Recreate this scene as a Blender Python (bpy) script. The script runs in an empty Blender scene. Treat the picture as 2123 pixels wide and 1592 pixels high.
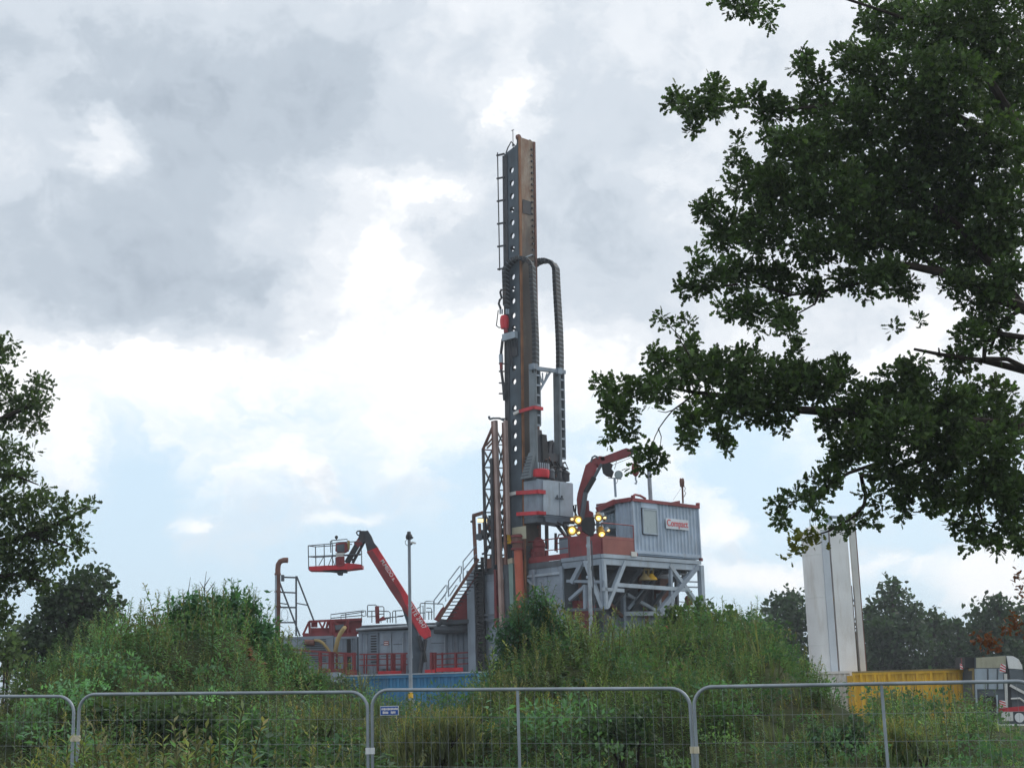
import bpy, bmesh, math, random
import numpy as np
from math import sin, cos, tan, atan, atan2, asin, radians, pi, sqrt, exp
from mathutils import Vector, Matrix

S = bpy.context.scene
COL = S.collection
random.seed(7)
RNG = np.random.default_rng(11)

# ------------------------------------------------------------------ camera
FPX, CX, CY, EYE = 3000.0, 1061.5, 796.0, 2.3        # focal length in pixels of the 2123 px wide photograph
PITCH, ROLL = atan(654 / FPX), atan(0.0288)
_R0, _U0 = Vector((1, 0, 0)), Vector((0, -sin(PITCH), cos(PITCH)))
FWD = Vector((0, cos(PITCH), sin(PITCH)))
RGT = cos(ROLL) * _R0 - sin(ROLL) * _U0
UPV = sin(ROLL) * _R0 + cos(ROLL) * _U0
EYEP = Vector((0, 0, EYE))
cam = bpy.data.cameras.new('camera')
cam.sensor_width = 36.0
cam.lens = 36.0 * FPX / 2123.0
cam.clip_start, cam.clip_end = 0.1, 4000
camo = bpy.data.objects.new('camera', cam)
COL.objects.link(camo)
camo.matrix_world = Matrix(((RGT.x, UPV.x, -FWD.x, 0), (RGT.y, UPV.y, -FWD.y, 0), (RGT.z, UPV.z, -FWD.z, EYE), (0, 0, 0, 1)))
S.camera = camo


def ray(px, py):
    return FWD + RGT * ((px - CX) / FPX) + UPV * ((CY - py) / FPX)


def at(px, py, Y):
    """the world point seen at a photo pixel, Y metres in front of the road"""
    d = ray(px, py)
    return EYEP + d * (Y / d.y)


def azel(px, py):
    d = ray(px, py).normalized()
    return math.degrees(atan2(d.x, d.y)), math.degrees(asin(d.z))


# ------------------------------------------------------------------ sky (world) and sun
SUN_AZ, SUN_EL = radians(62), radians(40)             # to the right of the view, behind thin cloud
world = bpy.data.worlds.new('World')
S.world = world
world.use_nodes = True
WN, WL = world.node_tree.nodes, world.node_tree.links
WN.clear()


def wmath(op, a, b=None, c=None):
    n = WN.new('ShaderNodeMath')
    n.operation = op
    for i, x in enumerate((a, b, c)):
        if x is None: continue
        if hasattr(x, 'is_output'): WL.new(x, n.inputs[i])
        else: n.inputs[i].default_value = x
    return n.outputs[0]


def wvec(op, a, b=None):
    n = WN.new('ShaderNodeVectorMath')
    n.operation = op
    for i, x in enumerate((a, b)):
        if x is None: continue
        if hasattr(x, 'is_output'): WL.new(x, n.inputs[i])
        else: n.inputs[i].default_value = x
    return n.outputs[1] if op == 'LENGTH' else n.outputs[0]


tc = WN.new('ShaderNodeTexCoord')
sx = WN.new('ShaderNodeSeparateXYZ')
WL.new(tc.outputs['Generated'], sx.inputs[0])
az = wmath('MULTIPLY', wmath('ARCTAN2', sx.outputs[0], sx.outputs[1]), 180 / pi)
el = wmath('MULTIPLY', wmath('ARCSINE', sx.outputs[2]), 180 / pi)
cb = WN.new('ShaderNodeCombineXYZ')
WL.new(az, cb.inputs[0]); WL.new(el, cb.inputs[1])
ae = cb.outputs[0]


def wnoise(vec, scale, detail, rough=0.55, dist=0.0, lac=2.0):
    n = WN.new('ShaderNodeTexNoise')
    n.noise_dimensions = '3D'
    WL.new(vec, n.inputs['Vector'])
    n.inputs['Scale'].default_value = scale
    n.inputs['Detail'].default_value = detail
    n.inputs['Roughness'].default_value = rough
    n.inputs['Distortion'].default_value = dist
    n.inputs['Lacunarity'].default_value = lac
    return n


stretch = wvec('MULTIPLY', ae, (0.85, 1.25, 1.0))
warp_n = wnoise(stretch, 0.22, 6, 0.62)
warp = wvec('MULTIPLY', wvec('SUBTRACT', warp_n.outputs['Color'], (0.5, 0.5, 0.5)), (8.5, 6.5, 0))
wae = wvec('ADD', ae, warp)
# the bright and the grey masses of this afternoon's cloud: (photo px x, y, half sizes in px, strength)
BLOBS = [
    (500, 270, 340, 170, -0.62), (130, 480, 240, 120, -0.16), (430, 620, 320, 120, -0.48), (90, 600, 220, 130, -0.18),
    (1010, 500, 190, 190, -0.24), (1250, 420, 230, 260, -0.20), (1330, 640, 160, 110, -0.12), (60, 90, 280, 130, -0.20),
    (760, 120, 150, 120, -0.10), (1180, 640, 120, 90, -0.08), (1750, 560, 300, 220, -0.14),
    (1085, 225, 62, 75, 0.46), (880, 390, 110, 60, 0.52), (200, 310, 90, 38, 0.50), (640, 400, 150, 50, 0.10),
    (740, 530, 130, 90, 0.50), (480, 840, 600, 120, 0.58), (900, 760, 320, 150, 0.36), (1250, 900, 360, 190, 0.22), (150, 800, 200, 110, 0.34),
    (1560, 960, 260, 120, 0.34), (1850, 690, 150, 90, 0.30), (1450, 1020, 220, 90, 0.20),
]
acc = None
for px, py, rx, ry, w in BLOBS:
    a0, e0 = azel(px, py)
    k = math.degrees(1 / FPX)
    d = wvec('MULTIPLY', wvec('SUBTRACT', wae, (a0, e0, 0)), (1 / (rx * k), 1 / (ry * k), 0))
    l = wvec('LENGTH', d)
    g = wmath('EXPONENT', wmath('MULTIPLY', wmath('MULTIPLY', l, l), -0.8))
    acc = wmath('MULTIPLY', g, w) if acc is None else wmath('MULTIPLY_ADD', g, w, acc)
fine = wnoise(wae, 0.17, 10, 0.60, 0.35)
fine2 = wnoise(wvec('ADD', ae, (31, 7, 4)), 0.5, 7, 0.6, 0.5)
B = wmath('ADD', acc, 0.72)
B = wmath('MULTIPLY_ADD', wmath('SUBTRACT', fine.outputs['Fac'], 0.5), 1.0, B)
B = wmath('MULTIPLY_ADD', wmath('SUBTRACT', fine2.outputs['Fac'], 0.5), 0.42, B)
ramp = WN.new('ShaderNodeValToRGB')
WL.new(B, ramp.inputs[0])
cr = ramp.color_ramp
cr.interpolation = 'EASE'
cr.elements[0].position, cr.elements[0].color = 0.0, (0.38, 0.44, 0.515, 1)
cr.elements[1].position, cr.elements[1].color = 1.0, (0.97, 0.98, 0.99, 1)
for p_, c_ in ((0.24, (0.475, 0.54, 0.615)), (0.5, (0.60, 0.66, 0.73)), (0.78, (0.76, 0.80, 0.85))):
    e = cr.elements.new(p_); e.color = (*c_, 1)
skyt = WN.new('ShaderNodeTexSky')
skyt.sky_type = 'NISHITA'
skyt.sun_disc = False
skyt.sun_elevation, skyt.sun_rotation = SUN_EL, SUN_AZ
skyt.dust_density, skyt.air_density, skyt.ozone_density = 2.0, 1.0, 1.0
SKY_STRENGTH = 0.10
skys = wvec('MULTIPLY', skyt.outputs[0], (SKY_STRENGTH,) * 3)
pale = wvec('ADD', wvec('MULTIPLY', skys, (0.20, 0.20, 0.20)), (0.535, 0.68, 0.80))   # clear air seen through thin high veil
# cloud cover: overcast above, thin broken cloud low down
low = wnoise(wvec('ADD', wae, (12, 40, 2)), 0.17, 8, 0.58, 0.4)
cov = wmath('ADD', wmath('MULTIPLY', wmath('SUBTRACT', el, 7.6), 0.30), wmath('MULTIPLY', wmath('SUBTRACT', low.outputs['Fac'], 0.52), 5.5))
LOWB = [(1600, 1200, 130, 34, 2.0), (2070, 1225, 130, 60, 2.8), (720, 1070, 70, 16, 1.0), (420, 1085, 40, 12, 0.8), (1520, 1090, 120, 30, 1.0), (1900, 1180, 120, 28, 1.1)]
for px, py, rx, ry, w in LOWB:
    a0, e0 = azel(px, py)
    l = wvec('LENGTH', wvec('MULTIPLY', wvec('SUBTRACT', wvec('ADD', ae, wvec('MULTIPLY', warp, (0.4, 0.4, 0))), (a0, e0, 0)), (1 / (rx * k), 1 / (ry * k), 0)))
    g = wmath('EXPONENT', wmath('MULTIPLY', wmath('MULTIPLY', l, l), -0.8))
    cov = wmath('MULTIPLY_ADD', g, w, cov)
    B = wmath('MULTIPLY_ADD', g, 0.32 * w, B)
WL.new(B, ramp.inputs[0])
covn = WN.new('ShaderNodeMapRange')
covn.interpolation_type = 'SMOOTHSTEP'
WL.new(cov, covn.inputs[0])
covn.inputs[1].default_value, covn.inputs[2].default_value = -0.7, 1.3
mixs = WN.new('ShaderNodeMix')
mixs.data_type = 'RGBA'
WL.new(covn.outputs[0], mixs.inputs[0])
WL.new(pale, mixs.inputs[6])
WL.new(ramp.outputs[0], mixs.inputs[7])
bg = WN.new('ShaderNodeBackground')
WL.new(mixs.outputs[2], bg.inputs[0])
bg.inputs[1].default_value = 1.0
wo = WN.new('ShaderNodeOutputWorld')
WL.new(bg.outputs[0], wo.inputs[0])
try:
    world.cycles.sampling_method = 'MANUAL'; world.cycles.sample_map_resolution = 512
except Exception: pass

sl = bpy.data.lights.new('sun', 'SUN')
sl.energy = 1.5
sl.angle = radians(12)
sl.color = (1.0, 0.95, 0.88)
so = bpy.data.objects.new('sun', sl)
COL.objects.link(so)
sd = Vector((sin(SUN_AZ) * cos(SUN_EL), cos(SUN_AZ) * cos(SUN_EL), sin(SUN_EL)))
so.rotation_euler = sd.to_track_quat('Z', 'Y').to_euler()

S.view_settings.view_transform = 'Standard'
S.view_settings.look = 'None'
S.view_settings.exposure = 0.2
S.view_settings.gamma = 1.0
S.view_settings.use_curve_mapping = False
S.render.engine = 'CYCLES'
S.cycles.max_bounces = 6
S.cycles.diffuse_bounces = 3
S.cycles.transparent_max_bounces = 8
S.cycles.volume_bounces = 0
S.cycles.use_denoising = True


# ------------------------------------------------------------------ materials
def nmat(name):
    m = bpy.data.materials.new(name)
    m.use_nodes = True
    n, l = m.node_tree.nodes, m.node_tree.links
    return m, n, l, n['Principled BSDF']


def lin(c, k):
    return (c[0] * k, c[1] * k, c[2] * k, 1)


def paint(name, col, rough=0.55, var=0.35, dirt=None, dirt_amt=0.35, metal=0.0, scale=1.3, streak=True, spec=0.35):
    """painted or bare metal: mottled paint, vertical run marks of dirt or rust"""
    m, n, l, b = nmat(name)
    geo = n.new('ShaderNodeNewGeometry')
    mp = n.new('ShaderNodeMapping')
    mp.inputs['Scale'].default_value = (1, 1, 0.18 if streak else 1)
    l.new(geo.outputs['Position'], mp.inputs[0])
    n1 = n.new('ShaderNodeTexNoise'); n1.inputs['Scale'].default_value = scale * 3; n1.inputs['Detail'].default_value = 6
    n1.inputs['Roughness'].default_value = 0.65
    l.new(mp.outputs[0], n1.inputs['Vector'])
    n2 = n.new('ShaderNodeTexNoise'); n2.inputs['Scale'].default_value = scale; n2.inputs['Detail'].default_value = 4
    l.new(geo.outputs['Position'], n2.inputs['Vector'])
    r1 = n.new('ShaderNodeValToRGB')
    r1.color_ramp.elements[0].position = 0.3; r1.color_ramp.elements[1].position = 0.72
    r1.color_ramp.elements[0].color = lin(col, 1 - var)
    r1.color_ramp.elements[1].color = lin(col, 1 + var * 0.5)
    l.new(n2.outputs['Fac'], r1.inputs[0])
    mx = n.new('ShaderNodeMix'); mx.data_type = 'RGBA'
    r2 = n.new('ShaderNodeValToRGB')
    r2.color_ramp.elements[0].position = 0.52; r2.color_ramp.elements[1].position = 0.72
    r2.color_ramp.elements[1].color = (dirt_amt,) * 3 + (1,)
    l.new(n1.outputs['Fac'], r2.inputs[0])
    l.new(r2.outputs[0], mx.inputs[0])
    l.new(r1.outputs[0], mx.inputs[6])
    d = dirt or (col[0] * 0.35, col[1] * 0.32, col[2] * 0.3)
    mx.inputs[7].default_value = (*d, 1)
    l.new(mx.outputs[2], b.inputs['Base Color'])
    rr = n.new('ShaderNodeMapRange')
    rr.inputs[3].default_value = rough - 0.12; rr.inputs[4].default_value = min(1, rough + 0.2)
    l.new(n1.outputs['Fac'], rr.inputs[0])
    l.new(rr.outputs[0], b.inputs['Roughness'])
    b.inputs['Metallic'].default_value = metal
    b.inputs['Specular IOR Level'].default_value = spec
    bp = n.new('ShaderNodeBump'); bp.inputs['Strength'].default_value = 0.15; bp.inputs['Distance'].default_value = 0.02
    l.new(n1.outputs['Fac'], bp.inputs['Height'])
    l.new(bp.outputs[0], b.inputs['Normal'])
    return m


RUST = (0.16, 0.07, 0.035)
M = {}
M['mast'] = paint('mast_paint', (0.075, 0.10, 0.125), 0.6, 0.3, (0.05, 0.055, 0.06), 0.55)
M['mast_dark'] = paint('greasy_steel', (0.042, 0.046, 0.055), 0.55, 0.4, (0.1, 0.06, 0.045), 0.4)
M['rustplate'] = None
M['rust'] = paint('rust_steel', (0.165, 0.08, 0.062), 0.75, 0.4, (0.09, 0.05, 0.035), 0.6)
M['copper'] = paint('worn_pipe_steel', (0.37, 0.27, 0.245), 0.6, 0.25, (0.2, 0.13, 0.105), 0.4)
M['grey'] = paint('grey_panel_paint', (0.25, 0.305, 0.37), 0.55, 0.22, (0.13, 0.12, 0.115), 0.5)
M['greydk'] = paint('dark_grey_paint', (0.09, 0.108, 0.128), 0.6, 0.3, (0.07, 0.06, 0.055), 0.5)
M['greylt'] = paint('light_grey_paint', (0.36, 0.43, 0.50), 0.5, 0.2, (0.24, 0.23, 0.22), 0.45)
M['cabin'] = paint('cabin_blue_grey_paint', (0.37, 0.455, 0.56), 0.5, 0.2, (0.22, 0.22, 0.23), 0.6)
M['steel'] = paint('galvanised_steel', (0.31, 0.35, 0.39), 0.42, 0.25, (0.28, 0.29, 0.3), 0.5, metal=0.35, scale=4)
M['pole'] = paint('pole_grey', (0.22, 0.25, 0.29), 0.5, 0.25, None, 0.3)
M['red'] = paint('machine_red_paint', (0.56, 0.032, 0.045), 0.42, 0.3, (0.20, 0.035, 0.035), 0.55)
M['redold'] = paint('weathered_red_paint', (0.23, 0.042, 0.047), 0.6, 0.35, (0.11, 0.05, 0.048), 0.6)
M['redsalmon'] = paint('faded_red_panel', (0.27, 0.095, 0.078), 0.6, 0.2, (0.25, 0.09, 0.07), 0.4)
M['rustor'] = paint('orange_rust_edge', (0.27, 0.125, 0.06), 0.75, 0.4, (0.10, 0.05, 0.035), 0.6)
M['guide'] = paint('guide_grey_paint', (0.18, 0.212, 0.235), 0.55, 0.25, (0.09, 0.09, 0.09), 0.5)
M['orange'] = paint('orange_red_pipe', (0.45, 0.115, 0.065), 0.5, 0.25, (0.32, 0.045, 0.04), 0.5, scale=0.7)
M['yellow'] = paint('yellow_paint', (0.76, 0.45, 0.03), 0.55, 0.25, (0.42, 0.24, 0.04), 0.6)
M['hose'] = paint('ochre_hose', (0.31, 0.235, 0.10), 0.7, 0.2, None, 0.3)
M['blue'] = paint('container_blue', (0.045, 0.19, 0.36), 0.5, 0.25, (0.07, 0.12, 0.15), 0.5)
M['white'] = paint('white_tank_paint', (0.78, 0.79, 0.785), 0.5, 0.1, (0.50, 0.46, 0.40), 0.55, scale=0.6)
M['offwhite'] = paint('offwhite_panel', (0.62, 0.62, 0.60), 0.55, 0.1, (0.4, 0.36, 0.3), 0.4)
M['beige'] = paint('beige_board', (0.40, 0.39, 0.29), 0.7, 0.15, None, 0.3)
M['black'] = paint('black_rubber', (0.022, 0.024, 0.027), 0.7, 0.3, (0.06, 0.055, 0.05), 0.4)
M['chain'] = paint('chain_plastic', (0.028, 0.030, 0.034), 0.55, 0.3, (0.12, 0.085, 0.065), 0.5)
M['bluegreen'] = paint('grey_green_post', (0.24, 0.36, 0.33), 0.6, 0.2, None, 0.3)
M['bark'] = paint('tree_bark', (0.045, 0.036, 0.029), 0.9, 0.5, (0.02, 0.018, 0.016), 0.6, scale=5, streak=True, spec=0.1)
M['stemg'] = paint('green_stem', (0.06, 0.065, 0.03), 0.8, 0.3, None, 0.3, scale=4, spec=0.1)
M['signpale'] = paint('cabin_sign_pale', (0.56, 0.61, 0.66), 0.5, 0.08, (0.45, 0.49, 0.53), 0.5)
M['signw'] = paint('sign_white', (0.72, 0.74, 0.76), 0.5, 0.05, None, 0.1)
M['signr'] = paint('sign_red', (0.60, 0.05, 0.06), 0.5, 0.05, None, 0.1)
M['signb'] = paint('sign_blue', (0.035, 0.10, 0.36), 0.45, 0.1, None, 0.15)
M['letter'] = paint('white_letters', (0.75, 0.70, 0.70), 0.5, 0.05, None, 0.1)
M['teal'] = paint('pale_blue_steel', (0.10, 0.30, 0.42), 0.55, 0.2, None, 0.3)
M['tan'] = paint('brass_clip', (0.62, 0.56, 0.42), 0.5, 0.2, None, 0.3)


def glass(name, col, rough=0.06):
    m, n, l, b = nmat(name)
    b.inputs['Base Color'].default_value = (*col, 1)
    b.inputs['Roughness'].default_value = rough
    b.inputs['Specular IOR Level'].default_value = 0.8
    return m


M['glass'] = glass('window_glass', (0.03, 0.04, 0.045))
M['glassp'] = paint('pale_glass', (0.30, 0.36, 0.38), 0.25, 0.12, None, 0.15, spec=0.7)  # opaque pale grey pane colour, slightly mottled
m_, n_, l_, b_ = nmat('clear_cab_glass')
b_.inputs['Base Color'].default_value = (0.75, 0.9, 0.88, 1)
tr_ = n_.new('ShaderNodeBsdfTransparent'); tr_.inputs[0].default_value = (0.72, 0.86, 0.84, 1)
gl_ = n_.new('ShaderNodeBsdfGlossy'); gl_.inputs['Roughness'].default_value = 0.05
mx_ = n_.new('ShaderNodeMixShader'); mx_.inputs[0].default_value = 0.55
l_.new(tr_.outputs[0], mx_.inputs[1]); l_.new(gl_.outputs[0], mx_.inputs[2])
l_.new(mx_.outputs[0], n_['Material Output'].inputs[0])
M['clear'] = m_


def lamp(name, col, s):
    m, n, l, b = nmat(name)
    b.inputs['Base Color'].default_value = (*col, 1)
    b.inputs['Emission Color'].default_value = (*col, 1)
    b.inputs['Emission Strength'].default_value = s
    return m


M['lampcore'] = lamp('lamp_core', (1.0, 0.88, 0.55), 1.6)
M['lamp'] = lamp('lit_lamp', (1.0, 0.66, 0.16), 1.15)
M['lampw'] = lamp('lit_work_lamp', (1.0, 0.80, 0.40), 1.2)
M['amber'] = paint('amber_reflector', (0.55, 0.30, 0.03), 0.3, 0.2, (0.3, 0.14, 0.02), 0.4, metal=0.5)


def leafmat(name, gain=1.0, trans=0.35):
    m, n, l, b = nmat(name)
    at_ = n.new('ShaderNodeAttribute'); at_.attribute_name = 'tint'
    geo = n.new('ShaderNodeNewGeometry')
    ns = n.new('ShaderNodeTexNoise'); ns.inputs['Scale'].default_value = 9; ns.inputs['Detail'].default_value = 3
    l.new(geo.outputs['Position'], ns.inputs['Vector'])
    mr = n.new('ShaderNodeMapRange'); mr.inputs[3].default_value = 0.6 * gain; mr.inputs[4].default_value = 1.4 * gain
    l.new(ns.outputs['Fac'], mr.inputs[0])
    vm = n.new('ShaderNodeVectorMath'); vm.operation = 'SCALE'
    l.new(at_.outputs['Color'], vm.inputs[0]); l.new(mr.outputs[0], vm.inputs['Scale'])
    l.new(vm.outputs[0], b.inputs['Base Color'])
    b.inputs['Roughness'].default_value = 0.55
    b.inputs['Specular IOR Level'].default_value = 0.22
    tl = n.new('ShaderNodeBsdfTranslucent')
    v2 = n.new('ShaderNodeVectorMath'); v2.operation = 'MULTIPLY'; v2.inputs[1].default_value = (1.1, 1.35, 0.55)
    l.new(vm.outputs[0], v2.inputs[0]); l.new(v2.outputs[0], tl.inputs[0])
    ms = n.new('ShaderNodeMixShader'); ms.inputs[0].default_value = trans
    l.new(b.outputs[0], ms.inputs[1]); l.new(tl.outputs[0], ms.inputs[2])
    l.new(ms.outputs[0], n['Material Output'].inputs[0])
    return m


M['leaf'] = leafmat('leaf_green', 1.0, 0.35)
M['wire'] = paint('fence_wire', (0.26, 0.29, 0.30), 0.5, 0.2, None, 0.3, metal=0.3, scale=4)
M['weed'] = leafmat('weed_green', 2.4, 0.42)


def soil():
    m, n, l, b = nmat('grassy_soil')
    geo = n.new('ShaderNodeNewGeometry')
    a = n.new('ShaderNodeTexNoise'); a.inputs['Scale'].default_value = 0.9; a.inputs['Detail'].default_value = 8
    l.new(geo.outputs['Position'], a.inputs['Vector'])
    r = n.new('ShaderNodeValToRGB')
    r.color_ramp.elements[0].position = 0.35; r.color_ramp.elements[0].color = (0.03, 0.04, 0.018, 1)
    r.color_ramp.elements[1].position = 0.68; r.color_ramp.elements[1].color = (0.055, 0.056, 0.030, 1)
    e = r.color_ramp.elements.new(0.52); e.color = (0.05, 0.062, 0.026, 1)
    l.new(a.outputs['Fac'], r.inputs[0]); l.new(r.outputs[0], b.inputs['Base Color'])
    b.inputs['Roughness'].default_value = 0.95
    b.inputs['Specular IOR Level'].default_value = 0.1
    bp = n.new('ShaderNodeBump'); bp.inputs['Distance'].default_value = 0.1
    l.new(a.outputs['Fac'], bp.inputs['Height']); l.new(bp.outputs[0], b.inputs['Normal'])
    return m


M['soil'] = soil()


def greased():
    """tan mast plate, blackened by grease from the chains over its middle and lower length"""
    m, n, l, b = nmat('rusty_tan_plate')
    geo = n.new('ShaderNodeNewGeometry'); sp_ = n.new('ShaderNodeSeparateXYZ'); l.new(geo.outputs['Position'], sp_.inputs[0])
    def noise(sc, zs, det=6):
        mp = n.new('ShaderNodeMapping'); mp.inputs['Scale'].default_value = (1, 1, zs); l.new(geo.outputs['Position'], mp.inputs[0])
        t = n.new('ShaderNodeTexNoise'); t.inputs['Scale'].default_value = sc; t.inputs['Detail'].default_value = det; t.inputs['Roughness'].default_value = .65
        l.new(mp.outputs[0], t.inputs['Vector']); return t.outputs['Fac']
    r1 = n.new('ShaderNodeValToRGB'); l.new(noise(1.6, .35), r1.inputs[0])
    r1.color_ramp.elements[0].position = .33; r1.color_ramp.elements[0].color = (.20, .11, .065, 1)
    r1.color_ramp.elements[1].position = .66; r1.color_ramp.elements[1].color = (.37, .32, .26, 1)
    mr = n.new('ShaderNodeMapRange'); l.new(sp_.outputs[2], mr.inputs[0])
    mr.inputs[1].default_value = 31.0; mr.inputs[2].default_value = 24.5; mr.inputs[3].default_value = -.45; mr.inputs[4].default_value = .42
    ad = n.new('ShaderNodeMath'); l.new(noise(1.1, .3), ad.inputs[0]); l.new(mr.outputs[0], ad.inputs[1])
    r2 = n.new('ShaderNodeValToRGB'); l.new(ad.outputs[0], r2.inputs[0])
    r2.color_ramp.elements[0].position = .45; r2.color_ramp.elements[1].position = .85; r2.color_ramp.elements[1].color = (.85, .85, .85, 1)
    mx = n.new('ShaderNodeMix'); mx.data_type = 'RGBA'; l.new(r2.outputs[0], mx.inputs[0]); l.new(r1.outputs[0], mx.inputs[6]); mx.inputs[7].default_value = (.05, .045, .042, 1)
    l.new(mx.outputs[2], b.inputs['Base Color']); b.inputs['Roughness'].default_value = .65; b.inputs['Specular IOR Level'].default_value = .3
    return m


M['rustplate'] = greased()
M['gravel'] = paint('site_gravel', (0.22, 0.205, 0.18), 0.95, 0.4, (0.12, 0.11, 0.1), 0.5, scale=3, streak=False, spec=0.1)
M['asphalt'] = paint('road_asphalt', (0.05, 0.05, 0.052), 0.9, 0.3, None, 0.4, scale=4, streak=False, spec=0.2)
M['clay'] = paint('bare_clay', (0.17, 0.09, 0.045), 0.95, 0.35, (0.13, 0.08, 0.05), 0.5, scale=2, streak=False, spec=0.1)

# ------------------------------------------------------------------ object helpers
OFF = {}


def V(*a): return Vector(a)


class Frame:
    def __init__(s, o, ang):
        s.o = Vector(o); s.u = V(cos(ang), sin(ang), 0); s.v = V(-sin(ang), cos(ang), 0)

    def p(s, a, b, z): return V(s.o.x, s.o.y, 0) + s.u * a + s.v * b + V(0, 0, z)


ID = Frame((0, 0, 0), 0)


class MB:
    def __init__(s): s.v = []; s.f = []; s.smooth = False

    def add(s, vs, fs):
        n = len(s.v)
        s.v += [tuple(x) for x in vs]
        s.f += [tuple(i + n for i in f) for f in fs]
        return s

    def hexa(s, p):
        return s.add(p, [(0, 3, 2, 1), (4, 5, 6, 7), (0, 1, 5, 4), (1, 2, 6, 5), (2, 3, 7, 6), (3, 0, 4, 7)])

    def box(s, fr, a0, a1, b0, b1, z0, z1):
        return s.hexa([fr.p(a0, b0, z0), fr.p(a1, b0, z0), fr.p(a1, b1, z0), fr.p(a0, b1, z0),
                       fr.p(a0, b0, z1), fr.p(a1, b0, z1), fr.p(a1, b1, z1), fr.p(a0, b1, z1)])

    def bar(s, p0, p1, w, h=None, up=None):
        h = h or w
        p0, p1 = Vector(p0), Vector(p1)
        d = (p1 - p0).normalized()
        up = Vector(up) if up is not None else (V(0, 0, 1) if abs(d.z) < 0.95 else V(0.7071, 0.7071, 0))
        x = d.cross(up).normalized(); y = x.cross(d)
        c = lambda q, i, j: q + x * (w / 2 * i) + y * (h / 2 * j)
        return s.hexa([c(p0, -1, -1), c(p0, 1, -1), c(p0, 1, 1), c(p0, -1, 1), c(p1, -1, -1), c(p1, 1, -1), c(p1, 1, 1), c(p1, -1, 1)])

    def path(s, pts, r, n=6, closed=False, r1=None):
        pts = [Vector(p) for p in pts]
        s.smooth = True
        prev = None; rings = []
        N = len(pts)
        for i, p in enumerate(pts):
            a = pts[max(0, i - 1)]; b = pts[min(N - 1, i + 1)]
            d = (b - a).normalized()
            if prev is None:
                prev = d.cross(V(0, 0, 1)) if abs(d.z) < 0.95 else d.cross(V(1, 0, 0))
            x = (prev - d * prev.dot(d)).normalized(); prev = x
            y = d.cross(x)
            rr = r[i] if hasattr(r, '__len__') else (r if r1 is None else r + (r1 - r) * i / max(1, N - 1))
            rings.append([p + (x * cos(2 * pi * k / n) + y * sin(2 * pi * k / n)) * rr for k in range(n)])
        vs = [q for ring in rings for q in ring]
        fs = []
        for i in range(N - 1):
            for k in range(n):
                fs.append((i * n + k, i * n + (k + 1) % n, (i + 1) * n + (k + 1) % n, (i + 1) * n + k))
        fs.append(tuple(range(n - 1, -1, -1))); fs.append(tuple((N - 1) * n + k for k in range(n)))
        return s.add(vs, fs)

    def tube(s, p0, p1, r, n=8, r1=None): return s.path([p0, p1], r, n, r1=r1)

    def prism(s, poly, ext):
        poly = [Vector(p) for p in poly]; ext = Vector(ext); n = len(poly)
        return s.add(poly + [p + ext for p in poly],
                     [tuple(range(n))[::-1], tuple(range(n, 2 * n))] + [(i, (i + 1) % n, n + (i + 1) % n, n + i) for i in range(n)])

    def lathe(s, o, prof, n=24):
        o = Vector(o); s.smooth = True
        vs = []; fs = []
        for r, z in prof:
            vs += [o + V(r * cos(2 * pi * k / n), r * sin(2 * pi * k / n), z) for k in range(n)]
        for i in range(len(prof) - 1):
            for k in range(n):
                fs.append((i * n + k, i * n + (k + 1) % n, (i + 1) * n + (k + 1) % n, (i + 1) * n + k))
        fs.append(tuple(range(n - 1, -1, -1))); fs.append(tuple((len(prof) - 1) * n + k for k in range(n)))
        return s.add(vs, fs)

    def disc(s, c, nrm, r, t, n=16):
        nrm = Vector(nrm).normalized()
        return s.tube(Vector(c) - nrm * t / 2, Vector(c) + nrm * t / 2, r, n)

    def build(s, name, mat, parent=None, label=None, kind=None, bevel=0.0):
        me = bpy.data.meshes.new(name)
        off = OFF.get(parent.name, V(0, 0, 0)) if parent else V(0, 0, 0)
        me.from_pydata([(a[0] - off.x, a[1] - off.y, a[2] - off.z) for a in s.v], [], s.f)
        bm = bmesh.new(); bm.from_mesh(me)
        bmesh.ops.recalc_face_normals(bm, faces=bm.faces)
        if bevel: bmesh.ops.bevel(bm, geom=bm.edges[:], offset=bevel, segments=2, affect='EDGES', profile=0.5)
        bm.to_mesh(me); bm.free()
        if s.smooth:
            me.shade_smooth(); me.set_sharp_from_angle(angle=radians(38))
        me.materials.append(M[mat] if isinstance(mat, str) else mat)
        o = bpy.data.objects.new(name, me)
        COL.objects.link(o)
        if parent: o.parent = parent
        OFF[o.name] = off
        if label: o['label'] = label
        if kind: o['kind'] = kind
        return o


def thing(name, label, cat, loc, group=None):
    o = bpy.data.objects.new(name, None)
    COL.objects.link(o)
    o.location = loc; o['label'] = label; o['category'] = cat
    if group: o['group'] = group
    o.empty_display_size = 0.3
    OFF[o.name] = Vector(loc)
    return o


def tag(o, label, cat, group=None):
    o['label'] = label; o['category'] = cat
    if group: o['group'] = group
    return o


def structure(o):
    o['kind'] = 'structure'; return o


def piece(src, name, parent, loc, rot=None):
    """a part that shares its mesh with the first of its kind; loc in world coordinates"""
    o = src.copy()
    o.name = name
    COL.objects.link(o)
    o.parent = parent
    off = OFF[parent.name]
    o.location = Vector(loc) - off
    if rot is not None:
        o.rotation_mode = 'QUATERNION'; o.rotation_quaternion = rot
    OFF[o.name] = off
    return o


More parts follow.
